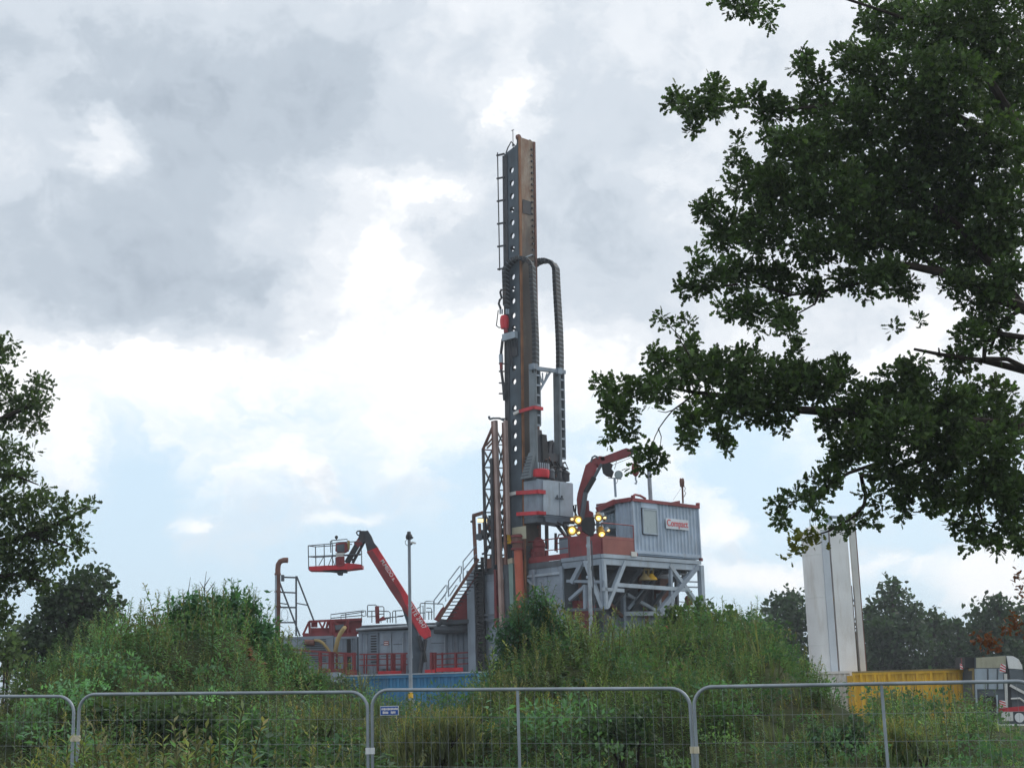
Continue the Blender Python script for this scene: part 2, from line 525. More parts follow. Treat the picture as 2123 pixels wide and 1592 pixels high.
class Pieces:
    """alike pieces: local box mesh shared by every one"""
    def __init__(s, name, mat, size, parent):
        s.name, s.parent = name, parent
        mb = MB(); x, y, z = size
        off = OFF[parent.name]
        mb.box(ID, -x / 2, x / 2, -y / 2, y / 2, -z / 2, z / 2)
        me = bpy.data.meshes.new(name)
        me.from_pydata(mb.v, [], mb.f)
        me.materials.append(M[mat])
        s.me = me

    def put(s, loc, rot=None):
        o = bpy.data.objects.new(s.name, s.me)
        COL.objects.link(o)
        o.parent = s.parent
        o.location = Vector(loc) - OFF[s.parent.name]
        if rot is not None:
            o.rotation_mode = 'QUATERNION'; o.rotation_quaternion = rot
        OFF[o.name] = OFF[s.parent.name]
        return o


def axes_quat(x, y, z):
    return Matrix(((x.x, y.x, z.x), (x.y, y.y, z.y), (x.z, y.z, z.z))).to_quaternion()


def copy_tree(o, parent=None):
    c = o.copy(); COL.objects.link(c)
    if parent: c.parent = parent
    for ch in list(o.children): copy_tree(ch, c)
    return c


def lettering(txt, size, name, mat, parent, origin, xdir, ydir, ext=0.004, align='CENTER', sx=1.0):
    cu = bpy.data.curves.new(name, 'FONT')
    cu.body = txt; cu.size = size; cu.offset = size * .006; cu.extrude = ext; cu.align_x = align; cu.align_y = 'CENTER'
    tmp = bpy.data.objects.new(name + '_tmp', cu); COL.objects.link(tmp)
    dg = bpy.context.evaluated_depsgraph_get()
    me = bpy.data.meshes.new_from_object(tmp.evaluated_get(dg))
    bpy.data.objects.remove(tmp); bpy.data.curves.remove(cu)
    x = Vector(xdir).normalized(); y = Vector(ydir).normalized(); z = x.cross(y)
    mw = Matrix(((x.x * sx, y.x, z.x, origin[0]), (x.y * sx, y.y, z.y, origin[1]), (x.z * sx, y.z, z.z, origin[2]), (0, 0, 0, 1)))
    off = OFF[parent.name]
    me.transform(Matrix.Translation(-off) @ mw)
    me.materials.clear(); me.materials.append(M[mat])
    o = bpy.data.objects.new(name, me); COL.objects.link(o); o.parent = parent
    OFF[o.name] = off
    return o


def corrugated(mb, p0, p1, z0, z1, depth, pitch, nrm):
    """trapezoid sheet between two plan points, standing on z0"""
    p0, p1, nrm = Vector(p0), Vector(p1), Vector(nrm)
    L = (p1 - p0).length; d = (p1 - p0) / L
    n = max(1, int(round(L / pitch))); w = L / n
    prof = []
    for i in range(n):
        for f, q in ((0.0, 0), (0.30, 0), (0.42, 1), (0.78, 1), (0.92, 0)):
            prof.append((i * w + f * w, q))
    prof.append((L, 0))
    vs = []
    for t, q in prof:
        b = p0 + d * t - nrm * (depth * q)
        vs += [V(b.x, b.y, z0), V(b.x, b.y, z1)]
    fs = [(2 * i, 2 * i + 2, 2 * i + 3, 2 * i + 1) for i in range(len(prof) - 1)]
    # thickness: an inner copy
    k = len(vs)
    vs2 = [v - nrm * 0.012 for v in vs]
    fs2 = [tuple(j + k for j in f[::-1]) for f in fs]
    rim = [(0, 1, k + 1, k), (k - 2, 2 * k - 2, 2 * k - 1, k - 1)]
    for i in range(len(prof) - 1):
        rim.append((2 * i, k + 2 * i, k + 2 * i + 2, 2 * i + 2)); rim.append((2 * i + 1, 2 * i + 3, k + 2 * i + 3, k + 2 * i + 1))
    return mb.add(vs + vs2, fs + fs2 + rim)


def rail_loop(mb, pts, h, r=0.025, mid=True, post_every=1.6):
    """handrail along plan points (world, at foot level)"""
    pts = [Vector(p) for p in pts]
    for a, b in zip(pts[:-1], pts[1:]):
        L = (b - a).length; n = max(1, int(round(L / post_every)))
        for i in range(n + 1):
            q = a + (b - a) * i / n
            mb.tube(q, q + V(0, 0, h), r, 6)
        mb.tube(a + V(0, 0, h), b + V(0, 0, h), r, 6)
        if mid: mb.tube(a + V(0, 0, h * 0.5), b + V(0, 0, h * 0.5), r * 0.8, 6)
    return mb

# ------------------------------------------------------------------ ground
G = 0.85                                              # level of the gravel drilling pad
CREST = [(-60, 1590), (0, 1585), (105, 1590), (165, 1478), (210, 1415), (280, 1378), (350, 1350), (450, 1332), (540, 1345), (600, 1395), (680, 1462), (760, 1506),
         (960, 1506), (1020, 1452), (1100, 1390), (1180, 1400), (1260, 1415), (1330, 1385), (1420, 1340), (1520, 1355), (1600, 1425), (1680, 1520),
         (1800, 1512), (1980, 1520), (2030, 1690), (2123, 1700), (2200, 1700)]
CY0 = 34.0
_cx = np.array([at(px, py, CY0).x for px, py in CREST])
_cz = np.array([at(px, py, CY0).z for px, py in CREST])


def sstep(t):
    t = np.clip(t, 0, 1); return t * t * (3 - 2 * t)


def ground_z(x, y):
    x = np.asarray(x, float); y = np.asarray(y, float)
    crest = np.interp(x, _cx, _cz, left=1.2, right=0.6)
    far = np.where(x > 13.5 + 0.05 * (y - 40), 0.2, G)
    far = np.where(x < -22, 0.9, far)
    bump = 0.16 * np.sin(x * 1.9 + 0.6 * y) + 0.14 * np.sin(x * 0.7 - 1.3 * y + 1.0) + 0.12 * np.sin(2.7 * x - .9 * y + 2.0)
    z0 = 0.42 + 0.0 * x
    rise = sstep((y - 18.3) / 13.5)
    fall = sstep((y - 36.0) / 9.0)
    hill = z0 + (crest - z0) * rise
    z = np.where(y < 36, hill, hill + (far - hill) * fall)
    z = z + bump * sstep((y - 18) / 4) * (1 - fall)
    z = z - 0.42 * sstep((12.5 - y) / 5)               # verge drops to the road in front
    return z


def gz(x, y): return float(ground_z(x, y))


def make_terrain():
    xs = np.concatenate([np.linspace(-900, -60, 10), np.linspace(-40, 40, 161), np.linspace(60, 900, 10)])
    ys = np.concatenate([np.linspace(-60, 8, 8), np.linspace(10, 50, 81), np.linspace(54, 130, 20), np.linspace(160, 2500, 10)])
    X, Y = np.meshgrid(xs, ys)
    Z = ground_z(X, Y)
    vs = np.stack([X.ravel(), Y.ravel(), Z.ravel()], 1)
    nx, ny = len(xs), len(ys)
    fs = [(j * nx + i, j * nx + i + 1, (j + 1) * nx + i + 1, (j + 1) * nx + i) for j in range(ny - 1) for i in range(nx - 1)]
    mb = MB(); mb.v = [tuple(v) for v in vs]; mb.f = fs; mb.smooth = True
    return structure(mb.build('ground', 'soil'))


make_terrain()
mb = MB(); mb.add([(-34, 46, G + .004), (13, 46, G + .004), (15, 110, G + .004), (-34, 110, G + .004)], [(0, 1, 2, 3)])
structure(mb.build('gravel_pad', 'gravel'))
mb = MB(); mb.add([(-400, -3.5, 0.02), (400, -3.5, 0.02), (400, 5.2, 0.02), (-400, 5.2, 0.02)], [(0, 1, 2, 3)])
structure(mb.build('road', 'asphalt'))

# ------------------------------------------------------------------ drilling rig
RF = Frame((at(1250, 1153, 70).x, 70, 0), radians(45))
D = 9.0                                               # drill floor level


def RU(px, py, v0=0.0):
    d = ray(px, py); t = (v0 - (EYEP - RF.o).dot(RF.v)) / d.dot(RF.v); P = EYEP + d * t
    return (P - RF.o).dot(RF.u), P.z


def RV(px, py, u0=0.0):
    d = ray(px, py); t = (u0 - (EYEP - RF.o).dot(RF.u)) / d.dot(RF.u); P = EYEP + d * t
    return (P - RF.o).dot(RF.v), P.z


def pu(px, py, v0=0.0): a, z = RU(px, py, v0); return RF.p(a, v0, z)
def pv(px, py, u0=0.0): b, z = RV(px, py, u0); return RF.p(u0, b, z)


sub = thing('rig_substructure', 'tall grey steel drilling rig base with braced platform carrying cabin and mast', 'drilling rig base', RF.p(3.5, 4.5, G))

# main body: grey plate walls made of panels with seams and stiffeners
mb = MB(); mb.box(RF, 0.06, 8.2, 2.75, 9.0, G, D - 0.3)
mb.build('body', 'greydk', sub)
panels_v = [(2.72, 3.75), (3.77, 4.6), (4.62, 5.35), (5.37, 6.3), (6.32, 7.2), (7.22, 8.3), (8.32, 9.02)]
zs = [(G, 3.4), (3.42, 6.35), (6.37, 8.35), (8.37, 8.98)]
for i, (b0, b1) in enumerate(panels_v):
    for j, (z0, z1) in enumerate(zs):
        mb = MB(); mb.box(RF, 0.0 if (i + j) % 2 else 0.012, 0.06, b0, b1, z0, z1)
        mb.build('panel', 'grey' if not (i == 6) else 'greydk', sub)
panels_u = [(0.1, 1.55), (1.57, 3.05), (3.07, 4.6), (4.62, 6.2), (6.22, 8.2)]
for i, (a0, a1) in enumerate(panels_u):
    for j, (z0, z1) in enumerate(((G, 3.5), (3.52, 6.3), (6.32, 8.9))):
        mb = MB(); mb.box(RF, a0, a1, 2.69 + 0.01 * ((i + j) % 2), 2.75, z0, z1)
        mb.build('panel', 'grey' if j < 2 else 'greydk', sub)  # top row darker: shade under the platform put into its colour
for b in (2.72, 4.61, 7.21, 9.0):
    mb = MB(); mb.box(RF, -0.12, -0.002, b - 0.09, b + 0.09, G, D - 0.32); mb.build('post', 'grey', sub)
mb = MB(); mb.box(RF, -0.1, -0.004, 2.82, 7.1, 8.30, 8.42); mb.build('stiffener', 'greylt', sub)
mb = MB(); mb.box(RF, -0.09, -0.004, 2.82, 8.9, 6.28, 6.42); mb.build('stiffener', 'greylt', sub)
mb = MB(); mb.bar(pv(1090, 1198, -0.06), pv(1118, 1226, -0.06), 0.10); mb.build('brace', 'greylt', sub)
# drill floor and cantilevered platform
mb = MB(); mb.box(RF, -0.05, 8.25, 2.72, 9.05, D - 0.28, D); mb.build('drill_floor', 'greydk', sub)
mb = MB(); mb.box(RF, 0.1, 7.5, 0.1, 2.70, D - 0.22, D - 0.04); mb.build('platform_deck', 'greydk', sub)
ue, _ = RU(1452, 1165)
for z0, z1, b0 in ((D - 0.13, D + 0.06, -0.06), (D - 0.45, D - 0.16, -0.02)):
    mb = MB(); mb.box(RF, 0.0, ue, b0, 0.12, z0, z1); mb.build('edge_beam', 'greylt', sub)
    mb = MB(); mb.box(RF, b0, 0.12, 0.125, 2.715, z0, z1); mb.build('edge_beam', 'grey', sub)
mb = MB(); mb.box(RF, 0.3, ue, 0.9, 1.1, D - 0.5, D - 0.23); mb.build('cross_beam', 'greydk', sub)
mb = MB(); mb.box(RF, ue - 0.2, ue, 0.13, 2.7, D - 0.45, D - 0.05); mb.build('edge_beam', 'grey', sub)
low = pu(1256, 1261)
PB = [  # braces in the right-hand face of the platform truss (photo measures on the plane v = 0)
    ((1251, 1160), (1257, 1262), 0.17, 'post', 'greylt'), ((1295, 1163), (1258, 1258), 0.20, 'brace', 'greylt'),
    ((1276, 1212), (1421, 1222), 0.19, 'girder', 'greylt'),
    ((1452, 1172), (1459, 1330), 0.26, 'post', 'greylt'), ((1387, 1171), (1456, 1266), 0.20, 'brace', 'greylt'),
    ((1445, 1174), (1366, 1268), 0.24, 'brace', 'grey'), ((1250, 1221), (1292, 1224), 0.17, 'girder', 'greylt'),
    ((1390, 1180), (1392, 1300), 0.16, 'post', 'grey')]
for a, b, w, nm, mt in PB:
    mb = MB(); mb.bar(pu(*a, 0.02), pu(*b, 0.02), w, w, up=RF.v); mb.build(nm, mt, sub)
PL = [((1213, 1162), (1249, 1258), 0.18, 'brace', 'greylt'), ((1246, 1160), (1250, 1262), 0.15, 'post', 'grey'),
      ((1208, 1164), (1186, 1208), 0.22, 'brace', 'grey'), ((1176, 1204), (1252, 1206), 0.14, 'girder', 'grey'),
      ((1170, 1264), (1252, 1262), 0.14, 'girder', 'greydk'), ((1212, 1216), (1181, 1243), 0.16, 'brace', 'grey'), ((1213, 1212), (1214, 1262), 0.16, 'post', 'grey')]
for a, b, w, nm, mt in PL:
    mb = MB(); mb.bar(pv(*a, 0.02), pv(*b, 0.02), w, w, up=RF.u); mb.build(nm, mt, sub)
PM = [((1380, 1172), (1300, 1262), 0.18, 'brace', 'grey'), ((1291, 1272), (1396, 1271), 0.22, 'girder', 'greylt'), ((1292, 1226), (1294, 1330), 0.2, 'post', 'grey'),
      ((1366, 1230), (1368, 1266), 0.2, 'post', 'greylt'), ((1300, 1232), (1364, 1268), 0.16, 'brace', 'greylt'), ((1265, 1252), (1290, 1278), 0.15, 'brace', 'rust'),
      ((1248, 1272), (1250, 1330), 0.5, 'leg', 'greydk')]
for a, b, w, nm, mt in PM:
    mb = MB(); mb.bar(pu(*a, 2.3), pu(*b, 2.3), w, w, up=RF.v); mb.build(nm, mt, sub)
for b in (0.5, 1.3, 2.1):                              # joists under the platform
    mb = MB(); mb.box(RF, 0.2, ue - 0.25, b - 0.05, b + 0.05, D - 0.42, D - 0.225); mb.build('joist', 'greydk', sub)
for a in (1.6, 3.2, 4.8, 6.2):
    mb = MB(); mb.bar(RF.p(a, 0.3, D - 0.5), RF.p(a + .1, 2.6, 6.6), 0.16); mb.build('brace', 'greydk', sub)
# pipes and boxes hung under the platform
for a, r, mt in ((1.0, .09, 'rust'), (2.3, .06, 'greydk'), (5.6, .10, 'rust'), (6.6, .07, 'greydk')):
    mb = MB(); mb.path([RF.p(a, 2.5, D - 0.4), RF.p(a, 2.5, 7.2), RF.p(a + 0.3, 2.4, 6.5), RF.p(a + 0.3, 2.4, 3.0)], r, 8); mb.build('pipe', mt, sub)
mb = MB(); mb.box(RF, 6.9, 7.9, 2.2, 2.68, 6.9, 8.3); mb.build('valve_box', 'rust', sub)
mb = MB(); mb.box(RF, 0.6, 1.9, 2.3, 2.68, 5.6, 7.0); mb.build('machinery_box', 'redold', sub)
mb = MB(); mb.box(RF, 6.9, 8.3, 2.2, 2.68, 5.55, 6.05); mb.build('red_box', 'red', sub)
# side walkway behind, seen through the bare end of the truss
mb = MB()
for px in (1397, 1428, 1447):
    mb.tube(pu(px, 1238, 3.2), pu(px + 2, 1300, 3.2), 0.035, 6)
mb.tube(pu(1392, 1246, 3.2), pu(1450, 1249, 3.2), 0.03, 6); mb.tube(pu(1392, 1258, 3.2), pu(1450, 1261, 3.2), 0.03, 6)
mb.tube(pu(1397, 1204, 3.2), pu(1452, 1206, 3.2), 0.05, 6); mb.tube(pu(1400, 1216, 3.2), pu(1452, 1217, 3.2), 0.05, 6)
mb.build('walkway_rail', 'grey', sub)
mb = MB(); mb.bar(pu(1401, 1172, 2.0), pu(1404, 1262, 2.0), 0.16); mb.bar(pu(1402, 1188, 2.0), pu(1421, 1189, 2.0), 0.18); mb.bar(pu(1420, 1173, 2.0), pu(1420, 1190, 2.0), 0.12); mb.bar(pu(1420, 1190, 2.0), pu(1410, 1202, 2.0), 0.12)
mb.build('hanger_frame', 'greydk', sub)
mb = MB(); mb.lathe(pu(1428, 1243, 1.0), [(0.02, -.3), (0.2, -.28), (0.22, 0.1), (0.12, .22), (.02, .24)], 12); mb.path([pu(1428, 1238, 1.0), pu(1431, 1226, 1.0), pu(1434, 1224, 1.0), pu(1434, 1232, 1.0)], 0.025, 6); mb.build('siren', 'redold', sub)

# ladder cage column and left outer posts
mb = MB(); mb.box(RF, -0.35, -0.125, 8.75, 9.3, G, 8.98); mb.build('outer_post', 'grey', sub)
x0 = RF.p(-0.3, 8.35, 0)
col = Pieces('cage_rung', 'black', (0.08, 0.46, 0.16), sub)
q45 = Matrix.Rotation(radians(45), 3, 'Z').to_quaternion()
for i in range(38):
    col.put(RF.p(-0.26, 8.4, 1.2 + i * 0.215), q45)
mb = MB()
for b in (8.16, 8.64):
    mb.box(RF, -0.32, -0.2, b - 0.07, b + 0.07, G, 9.6)
mb.build('cage_rail', 'black', sub)
mb = MB(); mb.tube(pv(1052, 1170, -0.4), pv(1058, 1330, -0.4), 0.22, 12); mb.build('guide_tube', 'greydk', sub)
mb = MB(); mb.bar(pv(1063, 1168, -0.35), pv(1066, 1330, -0.35), 0.32); mb.build('lower_post', 'bluegreen', sub, label='pale grey green post with bolted head')
mb = MB(); mb.bar(pv(1061, 1158, -0.35), pv(1062.5, 1168, -0.35), 0.34); mb.build('post_head', 'tan', sub)
mb = MB(); mb.bar(pv(1028, 1172, -0.2), pv(1030, 1300, -0.2), 0.16); mb.build('riser_strip', 'redold', sub)
mb = MB(); mb.bar(pv(1046, 1200, -0.2), pv(1048, 1300, -0.2), 0.35); mb.build('riser_strip', 'rust', sub)
for py in (1274, 1284):
    mb = MB(); mb.bar(pv(1002, py, -0.25), pv(1026, py, -0.25), 0.08); mb.build('clamp_bar', 'greydk', sub)

# orange flow line hanging from the drill floor
ol = thing('flow_line', 'orange red vertical pipe with rusty collar hanging from the drill floor', 'pipe', pv(1078, 1240, -0.6))
mb = MB(); mb.tube(pv(1074, 1138, -0.6), pv(1081, 1290, -0.6), 0.22, 16); mb.build('pipe_body', 'orange', ol)
mb = MB(); mb.tube(pv(1072, 1108, -0.6), pv(1074, 1140, -0.6), 0.27, 16); mb.build('collar', 'rust', ol)
mb = MB()
for py in (1112, 1124, 1138): mb.disc(pv(1072 + (py - 1108) * .045, py, -0.6), (0.03, 0, 1), 0.33, 0.09)
mb.build('flange', 'redold', ol)

# ------------------------------------------------------------------ deck railings and red deck gear
def panel_rail(name, pts, h, mat, label, fill=None, fill_h=0.4):
    t = thing(name, label, 'railing', pts[0])
    for a, b in zip(pts[:-1], pts[1:]):
        mb = MB(); rail_loop(mb, [a, b], h, 0.03); mb.build('rails', mat, t)
        if fill:
            d = (b - a).normalized(); n = d.cross(V(0, 0, 1))
            mb = MB(); mb.bar(a + V(0, 0, fill_h / 2 + .02), b + V(0, 0, fill_h / 2 + .02), 0.03, fill_h); mb.build('kick_panel', fill, t)
    return t


panel_rail('deck_railing', [RF.p(0.02, 0.02, D + .06), RF.p(2.36, 0.02, D + .06)], 1.5, 'redold', 'red railing with a faded salmon kick panel below the cabin window', 'redsalmon', 0.86)
panel_rail('deck_railing', [RF.p(0.02, 0.1, D + .06), RF.p(0.02, 2.15, D + .06)], 1.2, 'redold', 'dark red railing with solid panel below the crane', 'redold', 1.0)
panel_rail('deck_railing', [RF.p(0.02, 2.25, D), RF.p(0.02, 5.1, D)], 1.1, 'redold', 'red railing along the drill floor beside the bell shaped red valve', 'redold', 0.28)
mb = MB()
wb = thing('equipment_box', 'small white box at the foot of the cabin corner post', 'box', pu(1307, 1147, -0.1))
mb.box(RF, 2.0, 2.42, -0.1, -0.065, D + .02, D + .26); mb.build('box_body', 'offwhite', wb)

_bv = RV(1113, 1145, .75)[0]
bop = thing('red_valve_stack', 'red bell shaped valve housing with a pale neck standing on the drill floor', 'valve', RF.p(0.75, _bv, D))
c = RF.p(0.75, _bv, D)
mb = MB(); mb.lathe(c, [(.02, 0), (.52, 0), (.52, .16), (.42, .2), (.42, .85), (.47, .9), (.47, 1.0), (.34, 1.28), (.17, 1.4), (.02, 1.41)], 20); mb.build('housing', 'redold', bop)
mb = MB(); mb.lathe(c + V(0, 0, 1.38), [(.02, 0), (.13, 0), (.13, .42), (.19, .46), (.19, .60), (.1, .68), (.02, .68)], 16); mb.build('neck', 'redsalmon', bop)
for s in (-1, 1):
    mb = MB(); mb.box(RF, 0.75 + s * 0.5 - .08, 0.75 + s * 0.5 + .08, _bv - .25, _bv + .25, D, D + .75); mb.build('side_lug', 'redold', bop)
nb = thing('notice_board', 'beige square board fixed on the mast foot above the flow line', 'board', pv(1076, 1104, -0.5))
a, b = RV(1062, 1094, -0.5); a2, b2 = RV(1091, 1116, -0.5)
mb = MB(); mb.box(RF, -0.53, -0.48, min(a, a2), max(a, a2), min(b, b2), max(b, b2)); mb.build('board_panel', 'beige', nb)
mb = MB(); mb.bar(pv(1068, 1114, -0.45), pv(1069, 1150, -0.45), 0.07); mb.bar(pv(1086, 1114, -0.45), pv(1087, 1150, -0.45), 0.07); mb.build('stand', 'rust', nb)
# dog house frame window and gear right of the red valve
pk = thing('hydraulic_cabinet', 'dark grey hydraulic cabinet with hoses under the top drive housing', 'cabinet', RF.p(1.5, 3.6, D))
mb = MB(); mb.box(RF, 1.2, 1.75, 3.3, 4.0, D, D + 1.25); mb.build('cabinet_body', 'greydk', pk)
mb = MB(); mb.box(RF, 1.17, 1.199, 3.36, 3.94, D + .1, D + 1.15); mb.build('door', 'grey', pk)
for k in range(4):
    mb = MB(); mb.path([RF.p(1.3 + .1 * k, 3.4 + .12 * k, D + 1.25), RF.p(1.2 + .1 * k, 3.5, D + 1.8), RF.p(1.1, 4.2 + .1 * k, D + 2.2), RF.p(1.0, 4.8, D + 2.6)], .04, 6); mb.build('hose', 'black', pk)
gd = thing('tool_frame', 'dark steel frame with slanting struts between red valve and crane', 'frame', RF.p(1.5, 3.0, D))
for a, b, w in (((1133, 1080), (1134, 1138), .14), ((1150, 1082), (1178, 1118), .14), ((1163, 1080), (1186, 1120), .12), ((1133, 1082), (1190, 1084), .12), ((1152, 1105), (1152, 1142), .1), ((1178, 1100), (1179, 1142), .12)):
    mb = MB(); mb.bar(pv(*a, 1.6), pv(*b, 1.6), w); mb.build('strut', 'mast_dark', gd)
mb = MB(); mb.path([pv(1155, 1145, 1.5), pv(1155, 1118, 1.5), pv(1159, 1108, 1.5), pv(1168, 1107, 1.5), pv(1173, 1116, 1.5), pv(1173, 1145, 1.5)], 0.04, 6); mb.path([pv(1150, 1126, 1.5), pv(1178, 1126, 1.5)], .03, 6); mb.build('hoop_rail', 'redold', gd)

# ------------------------------------------------------------------ mast
vT, zT = RV(1075.5, 284, -0.3)
vB, zB = RV(1085.5, 1100, -0.3)
KV = (vT - vB) / (zT - zB)


def MP(a, b, z): return RF.p(-0.3 + a, vB + (z - zB) * KV + b, z)


class MF:                                             # the mast's own frame, which leans a touch
    p = staticmethod(MP)


def mz(py, a=0.0, b=0.0, px=None):                    # height on the mast's near edge seen at photo row py
    best = None
    z = 9.0
    for _ in range(30):
        P = MP(a, b, z); w = (P - EYEP); d = w.dot(FWD); yy = CY - FPX * w.dot(UPV) / d
        z += (yy - py) / FPX * d
    return z


mast = thing('drill_mast', 'tall dark grey steel mast with round holes and a rusty tan front plate', 'mast', MP(0.6, 0.6, D))
ztop = mz(284)
zl = mz(322, 0, 1.1)
W1, WB = 1.14, 1.16                                   # front plate width, web width
Z0 = 5.2
mb = MB(); mb.box(MF, 0.0, W1, -0.02, 0.06, Z0 + 2, ztop); mb.build('front_plate', 'rustplate', mast)
mb = MB()
mb.box(MF, -0.05, 0.09, -0.07, 0.0, Z0 + 2, ztop + .02); mb.build('edge_angle', 'rustor', mast)
mb = MB(); mb.box(MF, W1 - 0.08, W1 + .05, -0.09, 0.0, Z0 + 2, ztop - .02); mb.build('edge_angle', 'rust', mast)
# drill marks: bolts down the front plate
bolt = Pieces('bolt', 'mast_dark', (0.09, 0.09, 0.09), mast)
for i in range(26):
    z = ztop - 0.5 - i * 0.33
    bolt.put(MP(W1 - 0.22, -0.05, z), q45)
# web plates with round holes
HY = [353, 380, 407, 435, 461.5, 489, 516, 574, 599, 624, 654, 681.5, 763, 791, 846, 875, 903, 930, 958]
bc = 0.58
HZ = sorted(mz(y, 0, bc) for y in HY)


def holed_plate(a0, a1, cut):
    mb = MB(); n = 24; R = 0.165
    zlow = Z0; cells = []
    for i, z in enumerate(HZ):
        cells.append((z - 0.3, z + 0.3, z))
    # merge into a continuous strip: solid cells between
    strips = []; cur = zlow
    for c0, c1, z in cells:
        c0 = max(c0, cur)
        if c0 > cur + 1e-4: strips.append((cur, c0, None))
        strips.append((c0, c1, z)); cur = c1
    strips.append((cur, zl - 0.02, None))
    for z0, z1, zc in strips:
        if zc is None:
            mb.hexa([MP(a0, 0.06, z0), MP(a1, 0.06, z0), MP(a1, WB, z0), MP(a0, WB, z0), MP(a0, 0.06, z1), MP(a1, 0.06, z1), MP(a1, WB, z1), MP(a0, WB, z1)])
            continue
        outer = []; inner = []
        for k in range(n):
            t = 2 * pi * (k + 0.5) / n
            cb_, cz_ = cos(t), sin(t)
            inner.append((bc + R * cb_, zc + R * cz_))
            hb = (WB - bc) if cb_ > 0 else (bc - 0.06)
            hz = (z1 - zc) if cz_ > 0 else (zc - z0)
            s = min(hb / abs(cb_), hz / abs(cz_))
            outer.append((bc + cb_ * s, zc + cz_ * s))
        corners = [(WB, z1), (0.06, z1), (0.06, z0), (WB, z0)]
        ring = []
        for k in range(n):
            ring.append(outer[k])
        vs = [MP(a0, b, z) for b, z in ring] + [MP(a0, b, z) for b, z in inner] + [MP(a1, b, z) for b, z in ring] + [MP(a1, b, z) for b, z in inner]
        fs = []
        for k in range(n):
            j = (k + 1) % n
            fs.append((k, j, n + j, n + k)); fs.append((2 * n + k, 3 * n + k, 3 * n + j, 2 * n + j)); fs.append((n + k, n + j, 3 * n + j, 3 * n + k))
        # corner fills
        for cb_, cz_ in corners:
            same = [k for k in range(n) if True]
            kk = None
            for k in range(n):
                j = (k + 1) % n
                (b1, q1), (b2, q2) = ring[k], ring[j]
                on1 = abs(b1 - cb_) < 1e-6 or abs(q1 - cz_) < 1e-6
                if (abs(b1 - cb_) < 1e-6 and abs(q2 - cz_) < 1e-6) or (abs(q1 - cz_) < 1e-6 and abs(b2 - cb_) < 1e-6):
                    kk = (k, j); break
            if kk:
                i0 = len(vs); vs += [MP(a0, cb_, cz_), MP(a1, cb_, cz_)]
                fs.append((kk[0], i0, kk[1])); fs.append((2 * n + kk[0], 2 * n + kk[1], i0 + 1))
        mb.add(vs, fs)
    if cut:                                           # sloping head of the web plate
        mb.prism([MP(a0, 0.06, zl - .02), MP(a0, WB, zl - .02), MP(a0, WB - .15, zl + 0.08), MP(a0, 0.22, ztop - 0.42), MP(a0, 0.06, ztop - .1)], RF.u * (a1 - a0))
    return mb


holed_plate(0.0, 0.15, True).build('web_plate', 'mast', mast)
holed_plate(W1 - 0.12, W1, True).build('web_plate', 'mast', mast)
for a0, a1 in ((-0.04, 0.30), (W1 - 0.30, W1 + 0.04)):
    mb = MB(); mb.box(MF, a0, a1, WB, WB + 0.07, Z0, zl - 0.02); mb.build('rear_flange', 'mast_dark', mast)
mb = MB(); mb.box(MF, -0.045, 0.0, WB - 0.28, WB - 0.01, Z0 + 3, zl - 0.05); mb.build('web_stiffener', 'mast_dark', mast)
mb = MB(); mb.box(MF, -0.03, 0.0, 0.06, 0.26, Z0 + 3, ztop - .6); mb.build('web_stiffener', 'mast', mast)
for i in range(9):
    z = 10.5 + i * 2.2
    mb = MB(); mb.bar(MP(0.05, WB - .02, z), MP(W1 - .05, WB - .02, z + .0), 0.10); mb.build('tie_bar', 'mast_dark', mast)
# crown
mb = MB(); mb.disc(MP(0.10, 0.12, ztop + .02), RF.v, 0.17, 0.12); mb.build('crown_sheave', 'rust', mast)
mb = MB(); mb.disc(MP(0.95, 0.12, ztop - .02), RF.v, 0.13, 0.1); mb.build('crown_sheave', 'mast_dark', mast)
mb = MB(); mb.box(MF, 0.0, W1, 0.062, 0.16, ztop - 0.35, ztop - 0.06); mb.build('crown_beam', 'mast_dark', mast)
mb = MB(); mb.path([MP(.03, .30, ztop - .42), MP(.02, .6, zl + .62), MP(.02, .85, zl + .36), MP(.03, 1.02, zl + .1)], 0.035, 6); mb.build('crown_hose', 'mast_dark', mast)
mb = MB(); mb.tube(MP(-.02, .42, ztop - .55), MP(-.02, .42, ztop + .52), 0.022, 6); mb.bar(MP(-.02, .34, ztop + .5), MP(-.02, .52, ztop + .5), .03); mb.lathe(MP(-.02, .42, ztop - .4), [(.01, 0), (.05, 0), (.05, .12), (.01, .13)], 8); mb.build('wind_gauge', 'greydk', mast)
# standoff line down the rear edge
mb = MB(); mb.tube(pv(1031.5, 317, -.35), pv(1036, 561, -.35), 0.036, 6); mb.build('safety_line', 'mast_dark', mast)
brk = []
for py in (323, 371, 418, 465, 512, 559):
    zq = mz(py, -.05, WB + .3)
    mb = MB(); mb.bar(MP(-.06, WB + .48, zq + .05), MP(-.06, WB - .1, zq - .02), 0.085); mb.build('line_bracket', 'mast_dark', mast)
